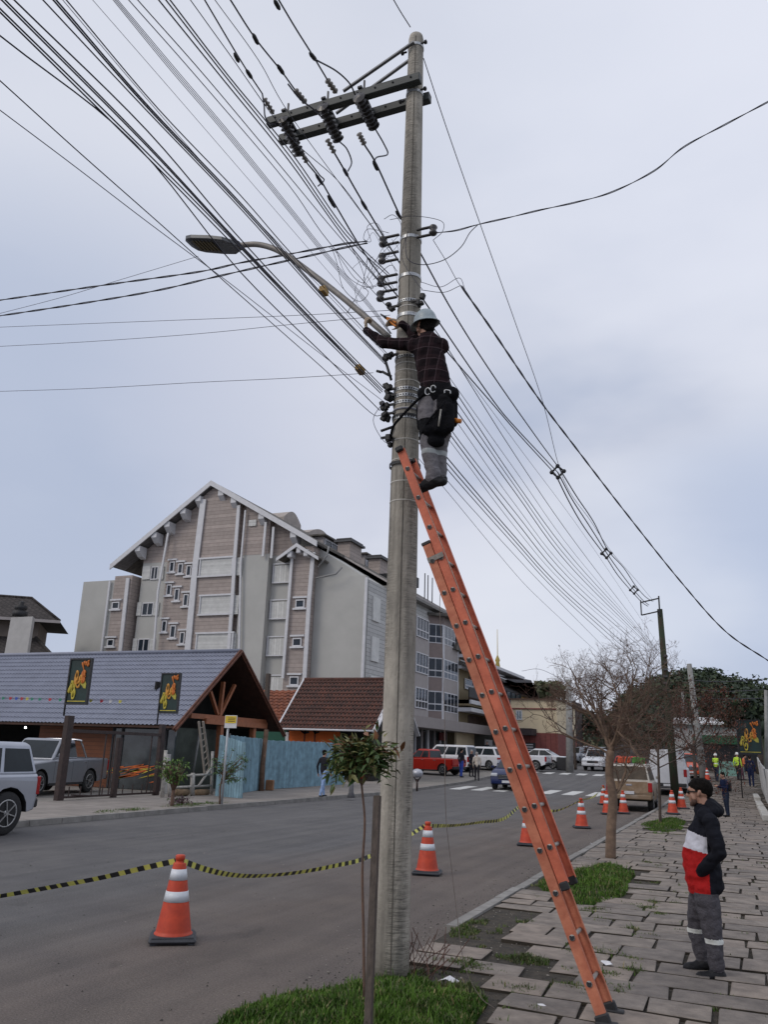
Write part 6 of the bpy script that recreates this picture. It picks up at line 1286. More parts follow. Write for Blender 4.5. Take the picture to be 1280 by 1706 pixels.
# windows
def window(x0, x1, z0, z1, y, par=apt, panes=2, shut=0, lintel=True, m=WIN, fr=.09, kind='window', n='-y', xface=None):
    W_ = MB()
    if xface is None:
        P = lambda a, b, z_0, z_1, d0, d1, mi=0: W_.b2(a, b, y-d1, y-d0, z_0, z_1, mi)
        P(x0, x1, z0, z0+fr, 0, .1); P(x0, x1, z1-fr, z1, 0, .1); P(x0, x0+fr, z0+fr, z1-fr, 0, .1); P(x1-fr, x1, z0+fr, z1-fr, 0, .1)
        for i in range(1, panes): c = x0+(x1-x0)*i/panes; P(c-fr*.4, c+fr*.4, z0+fr, z1-fr, 0, .09)
        if lintel: P(x0-.22, x1+.22, z1+.1, z1+.24, 0, .16); P(x0-.2, x1+.2, z0-.14, z0-.003, 0, .16)
        w_ = W_.build('window_frame' if kind is None else kind, WTRIM, par); g = MB(); g.b2(x0+fr, x1-fr, y-.04, y-.02, z0+fr, z1-fr); g.build('pane', m, w_)
    else:
        xs = xface; P = lambda a, b, z_0, z_1, d0, d1: W_.b2(xs+d0, xs+d1, a, b, z_0, z_1)
        P(x0, x1, z0, z0+fr, 0, .1); P(x0, x1, z1-fr, z1, 0, .1); P(x0, x0+fr, z0+fr, z1-fr, 0, .1); P(x1-fr, x1, z0+fr, z1-fr, 0, .1); zc = z0+(z1-z0)*.36; P(x0+fr, x1-fr, zc-fr*.6, zc+fr*.6, 0, .1)
        for i in range(1, panes): c = x0+(x1-x0)*i/panes; P(c-fr*.4, c+fr*.4, z0+fr, z1-fr, 0, .09)
        w_ = W_.build('window_frame' if kind is None else kind, WTRIM, par); g = MB(); g.b2(xs+.02, xs+.04, x0+fr, x1-fr, z0+fr, z1-fr); g.build('pane', m, w_)
    return w_
def wpx(x0, y0, x1, y1, y, **k): return window(fx(x0, (y0+y1)/2, y-YF), fx(x1, (y0+y1)/2, y-YF), fz((x0+x1)/2, y1, y-YF), fz((x0+x1)/2, y0, y-YF), y, **k)
for r_ in (((283, 936, 291, 953), (297, 939, 305, 956), (311, 942, 319, 960)), ((278, 974, 286, 992), (291, 981, 299, 1001), (306, 990, 314, 1010)), ((270, 1034, 278, 1053), (284, 1042, 293, 1063), (300, 1053, 308, 1073))):
    for a in r_: wpx(*a, YF-.26, panes=1)
for a in ((187, 1003, 199, 1015), (179, 1065, 190, 1077)): wpx(*a, YF-.76, panes=1)
for a in ((493, 999, 508, 1013), (488, 1063, 503, 1077), (483, 1127, 498, 1142)): wpx(*a, YF-.66, panes=1)
for (x0, y0, x1, y1) in ((252, 944, 264, 966), (237, 1004, 256, 1026), (230, 1064, 249, 1086)):
    wn = wpx(x0, y0, x1, y1, YF-.0, panes=2, lintel=False)
    for a, b in ((x0-14, x0-1), (x1+1, x1+9)) if y0 < 950 else ((x0-8, x0-1), (x1+1, x1+9)):
        mb = MB(); mb.b2(fx(a, (y0+y1)/2), fx(b, (y0+y1)/2), YF-.12, YF-.04, fz(a, y1), fz(a, y0)); mb.build('shutter', SHUT, wn)
for (x0, y0, x1, y1) in ((457, 943, 484, 970), (452, 1003, 479, 1030), (447, 1064, 475, 1091), (445, 1128, 472, 1150)):
    mb = MB(); mb.b2(fx(x0, y0+13), fx(x1, y0+13), YF-.06, YF+.08, fz(x0, y1), fz(x0, y0)); s_ = mb.build('shutter', SHUTV, apt); mb = MB(); X0, X1_, Z0, Z1 = fx(x0, y0+13)-.1, fx(x1, y0+13)+.1, fz(x0, y1)-.12, fz(x0, y0)+.08
    mb.b2(X0, X1_, YF-.14, YF-.02, Z1, Z1+.1); mb.b2(X0, X1_, YF-.14, YF-.02, Z0, Z0+.1); mb.b2(X0, X0+.1, YF-.12, YF-.02, Z0+.1, Z1); mb.build('sill', WTRIM, s_)
for (y0, y1) in ((931, 960), (993, 1024), (1056, 1086)):       # louvred bands wrapping the bay
    x0, x1 = fx(330 if y0 > 1000 else 336, y0, -.8), fx(388, y0, -.8); z0, z1 = fz(360, y1, -.8), fz(360, y0, -.8); mb = MB(); mb.b2(x0, x1, YF-.84, YF-.70, z0, z1); mb.b2(x1+.06, XE+.05, YF-.74, YF-.2, z0, z1); bd = mb.build('louvred_band', SHUT, apt)
    mb = MB()
    for z in (z0-.06, z1): mb.b2(x0-.2, x1+.15, YF-.95, YF-.7, z, z+.14)
    mb.b2(x1, x1+.12, YF-.93, YF-.8, z0+.1, z1); mb.b2(x0-.1, x0, YF-.93, YF-.8, z0+.1, z1); mb.build('band_frame', WTRIM, bd)
mb = MB(); mb.b2(fx(416, 870, -.6), fx(428, 870, -.6), YF-.75, YF-.6, fz(420, 877, -.6), fz(420, 867, -.6)); mb.build('vent_grille', SHUT, apt)
# roof features
def on_roof(px, py, X):
    p = atX(px, py, X); return float(p[1]), float(p[2])
ARCHM = M('dormer_render', (.38, .34, .31), .9, .1, 2)
for (xl, xr, yt, X) in ((474, 503, 853, RX_+1.4), (515, 557, 883, RX_+2.0)):
    Y0, _ = on_roof(xl, yt, X); Y1, Z1 = on_roof(xr, yt, X); Zb = roofz(X)-.5; mb = MB(); n = 12; Zt = fz(0, 0) if False else on_roof((xl+xr)/2, yt, X)[1]
    prof = [(Y0, Zb)]+[(Y0+(Y1-Y0)*(i/n), Zt-.9+.9*math.sin(math.pi*i/n)) for i in range(n+1)]+[(Y1, Zb)]; mb.prism([(X, a, b) for a, b in prof], (-2.2, 0, 0)); mb.build('arched_dormer', ARCHM, apt)
for (x0, x1, y0, y1, X) in ((537, 564, 908, 925, -31.5), (607, 628, 937, 950, -31.5)):
    Y0, Z0 = on_roof(x0, y1, X); Y1, _ = on_roof(x1, y1, X); Zt = on_roof((x0+x1)/2, y0-8, X)[1]; mb = MB(); mb.b2(X-2.2, X, Y0, Y1, roofz(X)-.3, Zt); dm = mb.build('dormer', GRYP, apt)
    mb = MB(); mb.b2(X-2.4, X+.35, Y0-.35, Y1+.35, Zt, Zt+.14); mb.build('roof', SLATE, dm); window(Y0+.25, Y1-.25, Z0-.3, Zt-.15, 0, dm, 2, xface=X+.005)
for (x0, x1, yt, yb_, X) in ((584, 604, 897, 945, -29.2), (634, 650, 925, 960, -29.2)):
    Y0, Zt = on_roof(x0, yt, X); Y1, _ = on_roof(x1, yt, X); Y1 = min(Y1, Y0+2.4); mb = MB(); mb.b2(X-1.2, X, Y0, Y1, roofz(X)-1.5, Zt-.3); ch = mb.build('chimney', SID, apt); mb = MB(); mb.b2(X-1.45, X+.25, Y0-.25, Y1+.25, Zt-.3, Zt-.12); mb.b2(X-1.3, X+.1, Y0-.1, Y1+.1, Zt-.05, Zt+.05); mb.build('chimney_cap', M('dark_zinc', (.07, .07, .075), .6, .2, 9), ch)
# street side of the block: siding, window columns, bays
SX = -25.0
sy = lambda px, py=1100: float(atX(px, py, SX)[1]); sz = lambda py, px=720: float(atX(px, py, SX)[2])
mb = MB(); mb.b2(SX-.3, SX+.02, YF+.4, YE, 3.6, 14.5); mb.build('street_wall', SIDW, apt)
rows = [(sz(1071), sz(1041)), (sz(1128), sz(1097)), (sz(1184), sz(1152))]
rows = [(b-1.75, b) for a, b in rows]; rows.append((rows[0][1]+1.2, rows[0][1]+2.6))
ya, yb2 = sy(688), sy(706)
for (z0, z1) in rows[:3]:
    for (a, b, pn) in ((YF+1.2, YF+2.6, 3), (YF+4.6, YF+6.0, 3)): 
        mb = MB(); mb.b2(SX+.02, SX+.14, a, b, z0, z1+.1); mb.build('shutter', SHUTV, apt)
    mb = MB(); mb.b2(SX-.1, SX+.45, yb2-3.4, yb2, z0-1.5, z0-.05); mb.b2(SX-.1, SX+.4, yb2-3.4, yb2, z0-.05, z1+.05); mb.build('oriel', GRYP, apt)
    window(yb2-3.2, yb2-.1, z0, z1, 0, apt, 4, xface=SX+.42)
    # polygonal bay further on
Y0, Y1, Y2, Y3 = sy(713), sy(724), sy(738), sy(752)
BX = SX+1.1
for (a, b, xa, xb) in ((Y0, Y0+1.1, SX, BX), (Y0+1.1, Y3-1.1, BX, BX), (Y3-1.1, Y3, BX, SX)):
    for i in range(3):
        z0, z1 = rows[i]; zn = z0-1.45; d = Vector((xb-xa, b-a, 0)); Ln = d.length; d.normalize(); nn_ = Vector((d.y, -d.x, 0))
        def panel(nm, m, t0, t1, za, zb, off, par): mb = MB(); p = Vector((xa, a, 0))+d*t0*Ln+nn_*off; q_ = Vector((xa, a, 0))+d*t1*Ln+nn_*off; mb.prism([(p.x, p.y, za), (q_.x, q_.y, za), (q_.x, q_.y, zb), (p.x, p.y, zb)], nn_*-.05); return mb.build(nm, m, par)
        bp = panel('bay_panel', GRYP if a != Y0 else M('mauve_panel', (.25, .20, .185), .8, .08, 2), 0, 1, zn, z0, .0, apt); bw = panel('window', WTRIM, 0, 1, z0, z1, .02, apt)
        k2 = 2 if a != Y0+1.1 else 4
        for j in range(k2):
            u0 = .06+(.94-.06)*j/k2+.02; u1 = .06+(.94-.06)*(j+1)/k2-.02
            for za, zb in ((z0+.08, z0+.55), (z0+.66, z1-.1)): panel('pane', WIN, u0, u1, za, zb, .03, bw)
        panel('post', WTRIM, .0, .06, zn, z0, .03, bp); panel('post', WTRIM, .94, 1., zn, z0, .03, bp)
mb = MB(); zt_ = rows[0][1]; mb.prism([(SX, Y0, zt_), (BX, Y0+1.1, zt_), (BX, Y3-1.1, zt_), (SX, Y3, zt_)], (0, 0, .7)); mb.build('bay_head', M('mauve_panel', (0, 0, 0)), apt)
mb = MB(); mb.prism([(SX-.3, Y0-.6, zt_+.7), (BX+.6, Y0+.6, zt_+.7), (BX+.6, Y3-.6, zt_+.7), (SX-.3, Y3+.6, zt_+.7)], (0, 0, .25)); mb.build('bay_roof', SLATE, apt)
mb = MB(); mb.b2(SX-.4, SX+.7, YF+4, YE, 14.5, 14.72); mb.build('gutter', M('weathered_gutter', (.2, .19, .18), .7, .2, 5), apt)
mb = MB(); z_ = roofz(-28); mb.b2(-28.5, -25.6, sy(690, 1000), sy(708, 1000), z_-.4, z_+.5); mb.build('roof_terrace', M('black_railing', (.02, .02, .022), .6, .2, 9), apt)
for px in (733, 738, 745): mb = MB(); Y = sy(px, 1020)-1; mb.tube([(-26.2, Y, 15.3), (-26.2, Y, 18.4)], .05, 6); mb.build('aerial', DARKIRON, apt)
for px, pts in ((0, [(530, 945), (545, 925), (548, 910)]), (1, [(527, 963), (560, 956), (570, 945)])):
    mb = MB(); mb.tube([Vector((fx(a, b, -.9), YF-.9, fz(a, b, -.9))) for a, b in pts], .07, 6); mb.build('downpipe', M('grey_pipe', (.25, .25, .25), .6, .1, 5), apt)
# shop under a canopy, street side
cy0, cy1 = sy(688, 1200)-8, sy(787, 1212)-1; cz = 4.65
mb = MB(); mb.b2(SX, SX+2.3, cy0, cy1, cz-.85, cz); mb.build('shop_canopy', M('taupe_canopy', (.30, .27, .26), .8, .05, 2), apt)
SHG = M('shop_glass', (.05, .06, .065), .1, .5, .8, spec=.8)
blk('shop_front', SHG, SX-.2, SX+.05, YF+.5, YE+4, 1.0, cz-.85)
for i, y in enumerate(np.linspace(sy(690, 1240), sy(760, 1240), 8)): blk('shop_mullion', WTRIM if i % 2 == 0 else GRYP, SX+.05, SX+.16, y-.08-.1*(i % 3), y+.08, .9, cz-.85)
blk('shop_sign_panel', M('dark_red_sign', (.12, .02, .02), .6, .1, 5), SX+.2, SX+.3, sy(728, 1240), sy(738, 1240), 3.0, 3.7)

# olive and brick building further along
ob = T('commercial_building', 'olive and brown stone building with white bands and balcony', 'building', (-24, 90, 1))
OLV = M('olive_render', (.25, .20, .12), .9, .08, 1.5); STN = M('brown_stone', (.11, .075, .06), .9, .35, 2.5, bump=.6); add_brick(STN, .6, .25, .02, .5, .5); OCH = M('ochre_render', (.60, .38, .13), .9, .06, 1.5); CRM = M('cream_render', (.68, .57, .39), .9, .05, 1.2); RBR = M('red_brick', (.24, .075, .065), .9, .15, 4); add_brick(RBR, .5, .18, .02)
SO = -24.0; oy = lambda px, py=1180: float(atX(px, py, SO)[1]); oz = lambda px, py: float(atX(px, py, SO)[2])
OY0, OY1 = oy(754), oy(862)
blk('wall', OLV, SO-12, SO, OY0+1.5, OY1, .8, oz(800, 1120), ob)
blk('wall', STN, SO-.1, SO+.06, oy(781), oy(800), oz(790, 1190), oz(790, 1130), ob); blk('wall', STN, SO-.1, SO+.10, oy(780), OY1, 4.6, oz(830, 1200), ob)
for (ya, yb_, x1) in ((1101, 1106, 1.0), (1118, 1123, 1.0), (1171, 1177, 1.4), (1183, 1189, 1.4)):
    za, zb = oz(800, yb_+3), oz(800, ya+3); mb = MB(); mb.b2(SO-.3, SO+x1, OY0+1.5, OY1, za, zb); mb.build('white_band', WTRIM, ob)
blk('balcony_wall', OLV, SO, SO+1.2, OY0+1.5, OY1, oz(800, 1183), oz(800, 1174), ob); blk('balcony_rail', M('black_railing', (0, 0, 0)), SO+1.1, SO+1.2, OY0+1.5, OY1, oz(800, 1170), oz(800, 1155), ob)
window(oy(773), oy(787), oz(780, 1149), oz(780, 1132), 0, ob, 1, xface=SO+.08); blk('glazed_box', WIN, SO-.5, SO+.5, oy(829), OY1-.3, oz(845, 1182), oz(845, 1140), ob)
for y in np.linspace(oy(829), OY1-.3, 5): blk('mullion', DARKIRON, SO+.5, SO+.58, y-.1, y+.1, oz(845, 1182), oz(845, 1140), ob)
mb = MB(); zt2 = oz(800, 1128); ym_ = (OY0+OY1)/2
mb.prism([(SO+1.2, OY0+1, zt2), (SO-6, OY0+4, zt2+3.6), (SO-6, oy(815), zt2+3.6), (SO+1.2, oy(825), zt2)], (0, 0, .25)); mb.build('roof', SLATE, ob)
mb = MB(); mb.b2(SO-3, SO-.2, oy(757), oy(770), zt2, zt2+1.8); mb.build('wall', OCH, ob); mb = MB(); a = oy(752, 1110); b = oy(775, 1110); mb.prism([(SO+.4, a, zt2+1.7), (SO+.4, b, zt2+1.7), (SO+.4, (a+b)/2, zt2+3.4)], (-5, 0, 0)); mb.build('roof', SLATE, ob)
y0, y1 = oy(822, 1130), oy(887, 1130); z0, z1 = oz(850, 1146), oz(850, 1119); mb = MB(); mb.prism([(SO+1, y0, z0), (SO-5, y0, z1), (SO-5, y1-5, z1), (SO+1, y1-5, z0+1.2), (SO+1, y1, z0-.8)], (0, 0, .3)); mb.b2(SO-6, SO+.6, y0, y1-3, z0-.6, z0); mb.build('roof', M('dark_metal_roof', (.055, .05, .055), .6, .2, 3), ob)
blk('wall', OCH, SO-4, SO+.1, OY1-.4, oy(884, 1150), oz(870, 1166)-2, z0-.6, ob); mb = MB(); mb.lathe((SO, oy(830), z1-.3), [(.35, 0), (.2, .8), (.3, 1), (.05, 1.6), (.03, 4.5)], 8); mb.build('finial', M('yellow_finial', (.5, .38, .1), .6, .1, 5), ob)
blk('shop_front', M('black_shopfront', (.018, .018, .02), .3, .4, 2), SO-.1, SO+.12, oy(789, 1240), OY1, .9, 4.5, ob); blk('shop_door', WTRIM, SO+.12, SO+.2, oy(806, 1250), oy(818, 1250), 1.0, 3.4, ob); blk('wall', CRM, SO-.1, SO+.11, OY0+1, oy(789, 1240), .9, 4.3, ob)
# cream building on red brick base
cb = T('corner_building', 'cream building with dark red brick ground floor behind the white sedan', 'building', (-18, 80, 1))
YC = 80.0; cx = lambda px, py=1220: float(atY(px, py, YC)[0]); cz_ = lambda py, px=900: float(atY(px, py, YC)[2])
mb = MB(); mb.b2(cx(852), cx(929), YC, YC+10, cz_(1221), cz_(1166)); mb.build('wall', CRM, cb); mb = MB(); mb.b2(cx(845), cx(930), YC-.08, YC+10, .8, cz_(1221)); mb.build('base_wall', RBR, cb)
mb = MB(); mb.b2(cx(852), cx(929), YC-.12, YC, cz_(1182), cz_(1180)); mb.build('string_course', RBR, cb); mb = MB(); mb.b2(cx(852)-.2, cx(929)+.2, YC-.2, YC+10.2, cz_(1166), cz_(1164)); mb.build('coping', M('dark_coping', (.12, .07, .05), .8, .1, 3), cb)
window(cx(861), cx(871), cz_(1200), cz_(1184), YC, cb, 2, lintel=False, m=M('pale_pane', (.2, .26, .3), .15, .3, 3)); mb = MB(); mb.b2(cx(850), cx(895), YC-2.2, YC-.1, cz_(1226), cz_(1215)); mb.build('awning', M('dark_awning', (.03, .022, .025), .8, .2, 4), cb)
mb = MB(); mb.b2(cx(872), cx(893), YC-.2, YC-.08, cz_(1258), cz_(1238)); fr_ = mb.build('window', DARKIRON, cb); mb = MB()
for i in range(4): mb.b2(cx(877), cx(889), YC-.26, YC-.2, cz_(1254-i*4), cz_(1252-i*4))
mb.build('slats', WTRIM, fr_)
# dark building right of it and a red awning
db = T('dark_building', 'dark brown building between the cream corner house and the far grey pole', 'building', (-13, 95, 1)); YD = 95.0; dx_ = lambda px: float(atY(px, 1220, YD)[0]); dz_ = lambda py: float(atY(945, py, YD)[2])
mb = MB(); mb.b2(dx_(929), dx_(952), YD, YD+8, 1, dz_(1166)); mb.build('wall', M('dark_brown_wall', (.06, .045, .04), .9, .3, 1), db); mb = MB(); mb.b2(dx_(930), dx_(948), YD-1, YD, dz_(1232), dz_(1227)); mb.build('awning', M('pink_awning', (.35, .05, .08), .7, .1, 3), db)

# ---- blue roofed timber shed
shed = T('shed_restaurant', 'long open shed with blue grey tiled roof and brown timber gable', 'building', (-27, 31.3, .1))
GX = -20.0; EN, EZ = 27.2, 2.56; RYY, RZZ = 31.36, 5.9; EF, EZF = 35.5, 2.68; XL_ = -46.0
BLUR = M('blue_grey_tile', (.225, .24, .30), .55, .08, 2, dirt=.12); BRT = M('brown_clay_tile', (.125, .048, .032), .9, .35, 2.2, bump=.5, c2=(.055, .03, .025), dirt=.4); TERR = M('orange_clay_tile', (.30, .10, .05), .9, .35, 3, bump=.5, c2=(.13, .05, .035), dirt=.4)
def tiled(name, m, p00, p10, p01, p11, cw, rh, par, amp=.03, lift=.035):
    """p00->p10 along the eave, p01,p11 the ridge; wavy tile courses with a step at each row"""
    p00, p10, p01, p11 = map(Vector, (p00, p10, p01, p11)); n = int((p10-p00).length/cw)*4; r = max(2, int((p01-p00).length/rh)); nr = (p10-p00).cross(p01-p00).normalized()
    if nr.z < 0: nr = -nr
    mb = MB(); vs = []; fs = []
    for i in range(r):
        for e_, h in ((0, lift), (1, 0)):
            t = (i+e_)/r
            for j in range(n+1):
                u = j/n; base_ = (p00.lerp(p10, u)).lerp(p01.lerp(p11, u), t); vs.append(base_+nr*(h+amp*math.sin(2*math.pi*j/4+.4)))
    w_ = n+1
    for i in range(r):
        for j in range(n):
            a = 2*i*w_+j; fs.append((a, a+1, a+w_+1, a+w_))
            if i < r-1: b = (2*i+1)*w_+j; fs.append((b, b+1, b+w_+1, b+w_))
    mb.add(vs, fs, 0, False); return mb.build(name, m, par, fix=False)
tiled('roof', BLUR, (XL_, EN, EZ), (GX, EN, EZ), (XL_, RYY, RZZ), (GX, RYY, RZZ), .2, .33, shed)
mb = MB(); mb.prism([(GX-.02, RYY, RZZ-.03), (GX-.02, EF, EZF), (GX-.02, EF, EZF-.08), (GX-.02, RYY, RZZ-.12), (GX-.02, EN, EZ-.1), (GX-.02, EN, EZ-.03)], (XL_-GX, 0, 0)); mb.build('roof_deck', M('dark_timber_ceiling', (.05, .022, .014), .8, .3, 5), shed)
tiled('roof', BLUR, (GX, EF, EZF), (XL_, EF, EZF), (GX, RYY, RZZ), (XL_, RYY, RZZ), .4, .66, shed)
mb = MB(); mb.tube([(XL_, RYY, RZZ+.05), (GX+.02, RYY, RZZ+.05)], .09, 8); mb.build('ridge_cap', BLUR, shed)
TIMD = M('dark_red_timber', (.13, .05, .03), .7, .3, 5)
for a, b in (((GX+.05, EN-.12, EZ-.16), (GX+.05, RYY, RZZ+.02)), ((GX+.05, EF+.25, EZF-.25), (GX+.05, RYY, RZZ+.02))): mb = MB(); mb.bar(a, b, .06, .2, 0, (1, 0, 0)); mb.bar(a, b, .2, .06, 0, (1, 0, 0)); mb.build('barge_board', TIMD, shed)
gy = lambda px, py, X=GX-.6: (float(atX(px, py, X)[1]), float(atX(px, py, X)[2]))
def beam(pa, pb, w_=.2, h_=.2, X=GX-.6, nm='beam', m=TIMBER): a, b = gy(*pa, X), gy(*pb, X); mb = MB(); mb.bar((X, a[0], a[1]), (X, b[0], b[1]), w_, h_, 0, (1, 0, 0)); return mb.build(nm, m, shed)
beam((315, 1192), (455, 1204), .2, .22); beam((340, 1201), (442, 1210), .22, .22, GX-.5); beam((365, 1194), (372, 1136), .13, .16, nm='king_post'); beam((362, 1190), (350, 1152), .12, .14, nm='strut'); beam((367, 1190), (391, 1141), .12, .14, nm='strut')
beam((367, 1206), (364, 1262), .22, .22, nm='post'); beam((422, 1206), (418, 1262), .22, .22, nm='post'); beam((395, 1150), (432, 1205), .1, .12, GX-1.6, 'rafter', TIMD)
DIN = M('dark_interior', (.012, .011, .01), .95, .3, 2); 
def sb(nm, m, x0, x1, y0, y1, z0, z1): mb = MB(); mb.b2(x0, x1, y0, y1, z0, z1); return mb.build(nm, m, shed)
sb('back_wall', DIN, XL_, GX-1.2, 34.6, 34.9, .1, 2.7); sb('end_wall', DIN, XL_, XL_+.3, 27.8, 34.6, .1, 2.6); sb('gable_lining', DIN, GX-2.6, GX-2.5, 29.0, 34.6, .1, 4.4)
yw = 27.9; wxx = lambda px: float(atY(px, 1215, yw)[0])
sb('timber_wall', planks('orange_timber_boards', (.15, .05, .02), .16, 2, .1, .4), wxx(66), wxx(190), yw, yw+.12, .1, 2.45)
sb('glass_front', SHG, wxx(190), GX-.5, yw+.02, yw+.1, .1, 2.42)
for px in (190, 205, 278): sb('mullion', DARKIRON, wxx(px)-.04, wxx(px)+.04, yw-.04, yw+.02, .1, 2.45)
sb('column', M('white_column', (.5, .48, .46), .8, .15, 5), XS(276, 1290, 26.6)-.09, XS(276, 1290, 26.6)+.09, 26.5, 26.68, .1, 1.5)
FLM = M('flame_orange', (.55, .12, .02), .6, .2, 4); FLY = M('flame_yellow', (.55, .45, .06), .6, .2, 4)
art = MB(); rr = random.Random(3)
for i in range(26):
    u = rr.uniform(170, 268); zz = rr.uniform(.35, .85); ln = rr.uniform(.5, 1.3); x = wxx(u); art.add([(x, yw-.005, zz), (x+ln, yw-.005, zz+.18), (x+ln*1.05, yw-.005, zz+.23), (x+ln*.4, yw-.005, zz+.11)], [(0, 1, 2, 3)], rr.choice((0, 0, 1)))
art.build('flame_mural', [FLM, FLY], shed)
mb = MB(); c = Vector(atY(42, 1212, 27.5)); mb.ball(c, .045, 10); lb_ = mb.build('light_bulb', M('lit_bulb', (.9, .9, .9), .5, 0, 1, emit=(.95, .97, 1, 6)), shed)
for i, px in enumerate((265, 300, 320)): pass
# diagonal tarpaulin inside the gable and glass panels
mb = MB(); a, b, c_, d_ = [atX(x, y, GX-.9) for x, y in ((293, 1212), (365, 1216), (362, 1320), (287, 1330))]; mb.prism([a, b, c_, d_], (-.05, 0, 0)); mb.build('tarpaulin', M('dark_green_net', (.045, .055, .045), .7, .3, 2), shed)
for pa, pb in (((333, 1218), (321, 1290)), ((383, 1222), (379, 1240))): a, b = atX(*pa, GX-.7), atX(*pb, GX-.7); mb = MB(); mb.tube([a, b], .05, 6); mb.build('pipe_post', M('grey_pipe', (0, 0, 0)), shed)
# bunting along the roof
BC = [M('bunting_'+n, c, .7, .1, 5) for n, c in (('green', (.03, .25, .15)), ('red', (.5, .03, .04)), ('blue', (.03, .08, .4)), ('yellow', (.55, .5, .08)), ('white', (.6, .6, .62)))]
bt = T('bunting', 'string of small coloured flags hung before the blue roof', 'bunting', atY(100, 1167, 20.8))
for i, (px, ci) in enumerate(((-6, 0), (5, 0), (17, 1), (27, 2), (36, 1), (45, 3), (53, 0), (66, 0), (83, 1), (100, 0), (151, 3), (169, 1), (184, 4), (200, 3))):
    c = Vector(atY(px, 1163+(px*.03), 20.8)); mb = MB(); s_ = .07; mb.prism([c+Vector((-s_, 0, .04)), c+Vector((-.02, 0, .05)), c+Vector((.05, 0, .03)), c+Vector((s_, 0, .045)), c+Vector((.03, 0, -.03)), c+Vector((-.05, 0, -.05))], (0, .012, 0)); mb.build('flag', BC[ci], bt)
mb = MB(); mb.tube([atY(x, 1162+x*.03, 20.8) for x in (-10, 60, 130, 210)], .006, 4); mb.build('string', CABLEG, bt)

# ---- the shop's banners: a flame script running up a dark panel
def script_logo(o, ux, uz, w_, h_, par, nrm):
    """strokes in panel units, 0..1 across and 0..1 up"""
    S = [[(.03, .24), (.09, .36), (.15, .50), (.22, .46), (.33, .33), (.38, .22), (.36, .12), (.30, .09), (.25, .13), (.26, .22), (.33, .33), (.38, .44)],
         [(.06, .22), (.12, .33), (.16, .42), (.19, .34), (.18, .22)],
         [(.34, .42), (.31, .62), (.36, .74), (.43, .70), (.44, .60), (.38, .50), (.34, .60), (.38, .46), (.46, .36), (.55, .37), (.57, .44), (.52, .48), (.45, .44)],
         [(.57, .46), (.56, .60), (.62, .65), (.66, .58), (.60, .52), (.70, .56)], [(.63, .52), (.72, .60), (.80, .56), (.78, .48), (.70, .46), (.72, .54), (.85, .62)],
         [(.72, .60), (.66, .70), (.73, .76), (.80, .70), (.74, .64)], [(.59, .95), (.66, .85), (.74, .72), (.80, .62)], [(.70, .98), (.74, .91), (.78, .88)], [(.80, .97), (.84, .90), (.90, .86), (.93, .92), (.88, .97), (.96, .98)]]
    n = Vector(nrm); P_ = lambda u, v, d=.02: Vector(o)+Vector(ux)*u*w_+Vector(uz)*v*h_+n*d
    mb = MB()
    for i, s in enumerate(S): 
        pts = smooth([P_(a, b, .012) for a, b in s], 6); r_ = [.036*w_*(1+.35*math.sin(k_*.5)) for k_ in range(len(pts))]; mb.tube(pts, r_, 6, 0 if i < 2 else (1 if i < 4 else 2))
    mb.build('script_lettering', [FLY, M('flame_amber', (.62, .30, .05), .6, .1, 4), M('flame_red_orange', (.58, .17, .03), .6, .1, 4)], par)
    mb = MB()
    for pl in ([(.02, .20), (.06, .36), (.13, .50), (.24, .52), (.34, .58), (.40, .46), (.34, .34), (.26, .36), (.20, .25), (.16, .32), (.10, .24), (.07, .30)], [(.56, .46), (.62, .56), (.80, .56), (.92, .44), (.92, .33), (.80, .34), (.70, .40), (.64, .42)]): mb.prism([P_(a, b, .004) for a, b in pl], n*.004)
    mb.build('flame_shape', M('flame_lime', (.40, .36, .05), .6, .15, 4), par)
def banner(label, c4, Y, poleb):
    (x0, y0), (x1, y1) = c4; a = Vector(atY(x0, y1, Y)); b = Vector(atY(x1, y1, Y)); c = Vector(atY(x0, y0, Y)); w_ = (b-a).length; h_ = (c-a).z; ux = Vector((1, 0, 0)); uz = Vector((0, 0, 1)); t = T('banner_sign', label, 'sign', (a.x, Y, .1))
    mb = MB(); mb.b2(a.x, a.x+w_, Y, Y+.04, a.z, a.z+h_); mb.build('panel', M('banner_dark_green', (.012, .04, .038), .6, .5, .9, c2=(.006, .012, .012)), t)
    mb = MB(); f = .035
    for q in ((a.x-f, a.x+.012, a.z-f, a.z+h_+f), (a.x+w_-.012, a.x+w_+f, a.z-f, a.z+h_+f), (a.x+.012, a.x+w_-.012, a.z-f, a.z+.012), (a.x+.012, a.x+w_-.012, a.z+h_-.012, a.z+h_+f)): mb.b2(q[0], q[1], Y-.03, Y+.06, q[2], q[3])
    mb.build('frame', DARKIRON, t)
    script_logo((a.x+.03, Y-.004, a.z+.03), ux, uz, w_-.06, h_-.06, t, (0, -1, 0)); mb = MB(); mb.b2(a.x+.05, a.x+w_-.05, Y-.012, Y-.002, a.z+.06, a.z+.085); mb.build('web_line', FLY, t)
    if poleb is not None: mb = MB(); mb.tube([(a.x-.03, Y+.02, poleb), (a.x-.03, Y+.02, a.z+h_)], .028, 8); mb.build('mast', DARKIRON, t)
    return t
banner('left and larger of two narrow flame script banners before the blue roof', ((109, 1099), (143, 1172)), 20.35, 2.6)
banner('right and smaller of two narrow flame script banners near the gable', ((264, 1123), (294, 1187)), 25.4, 2.5)
bb = banner('billboard with the flame script at the far right edge', ((1233, 1200), (1271, 1255)), 45.0, .1); 
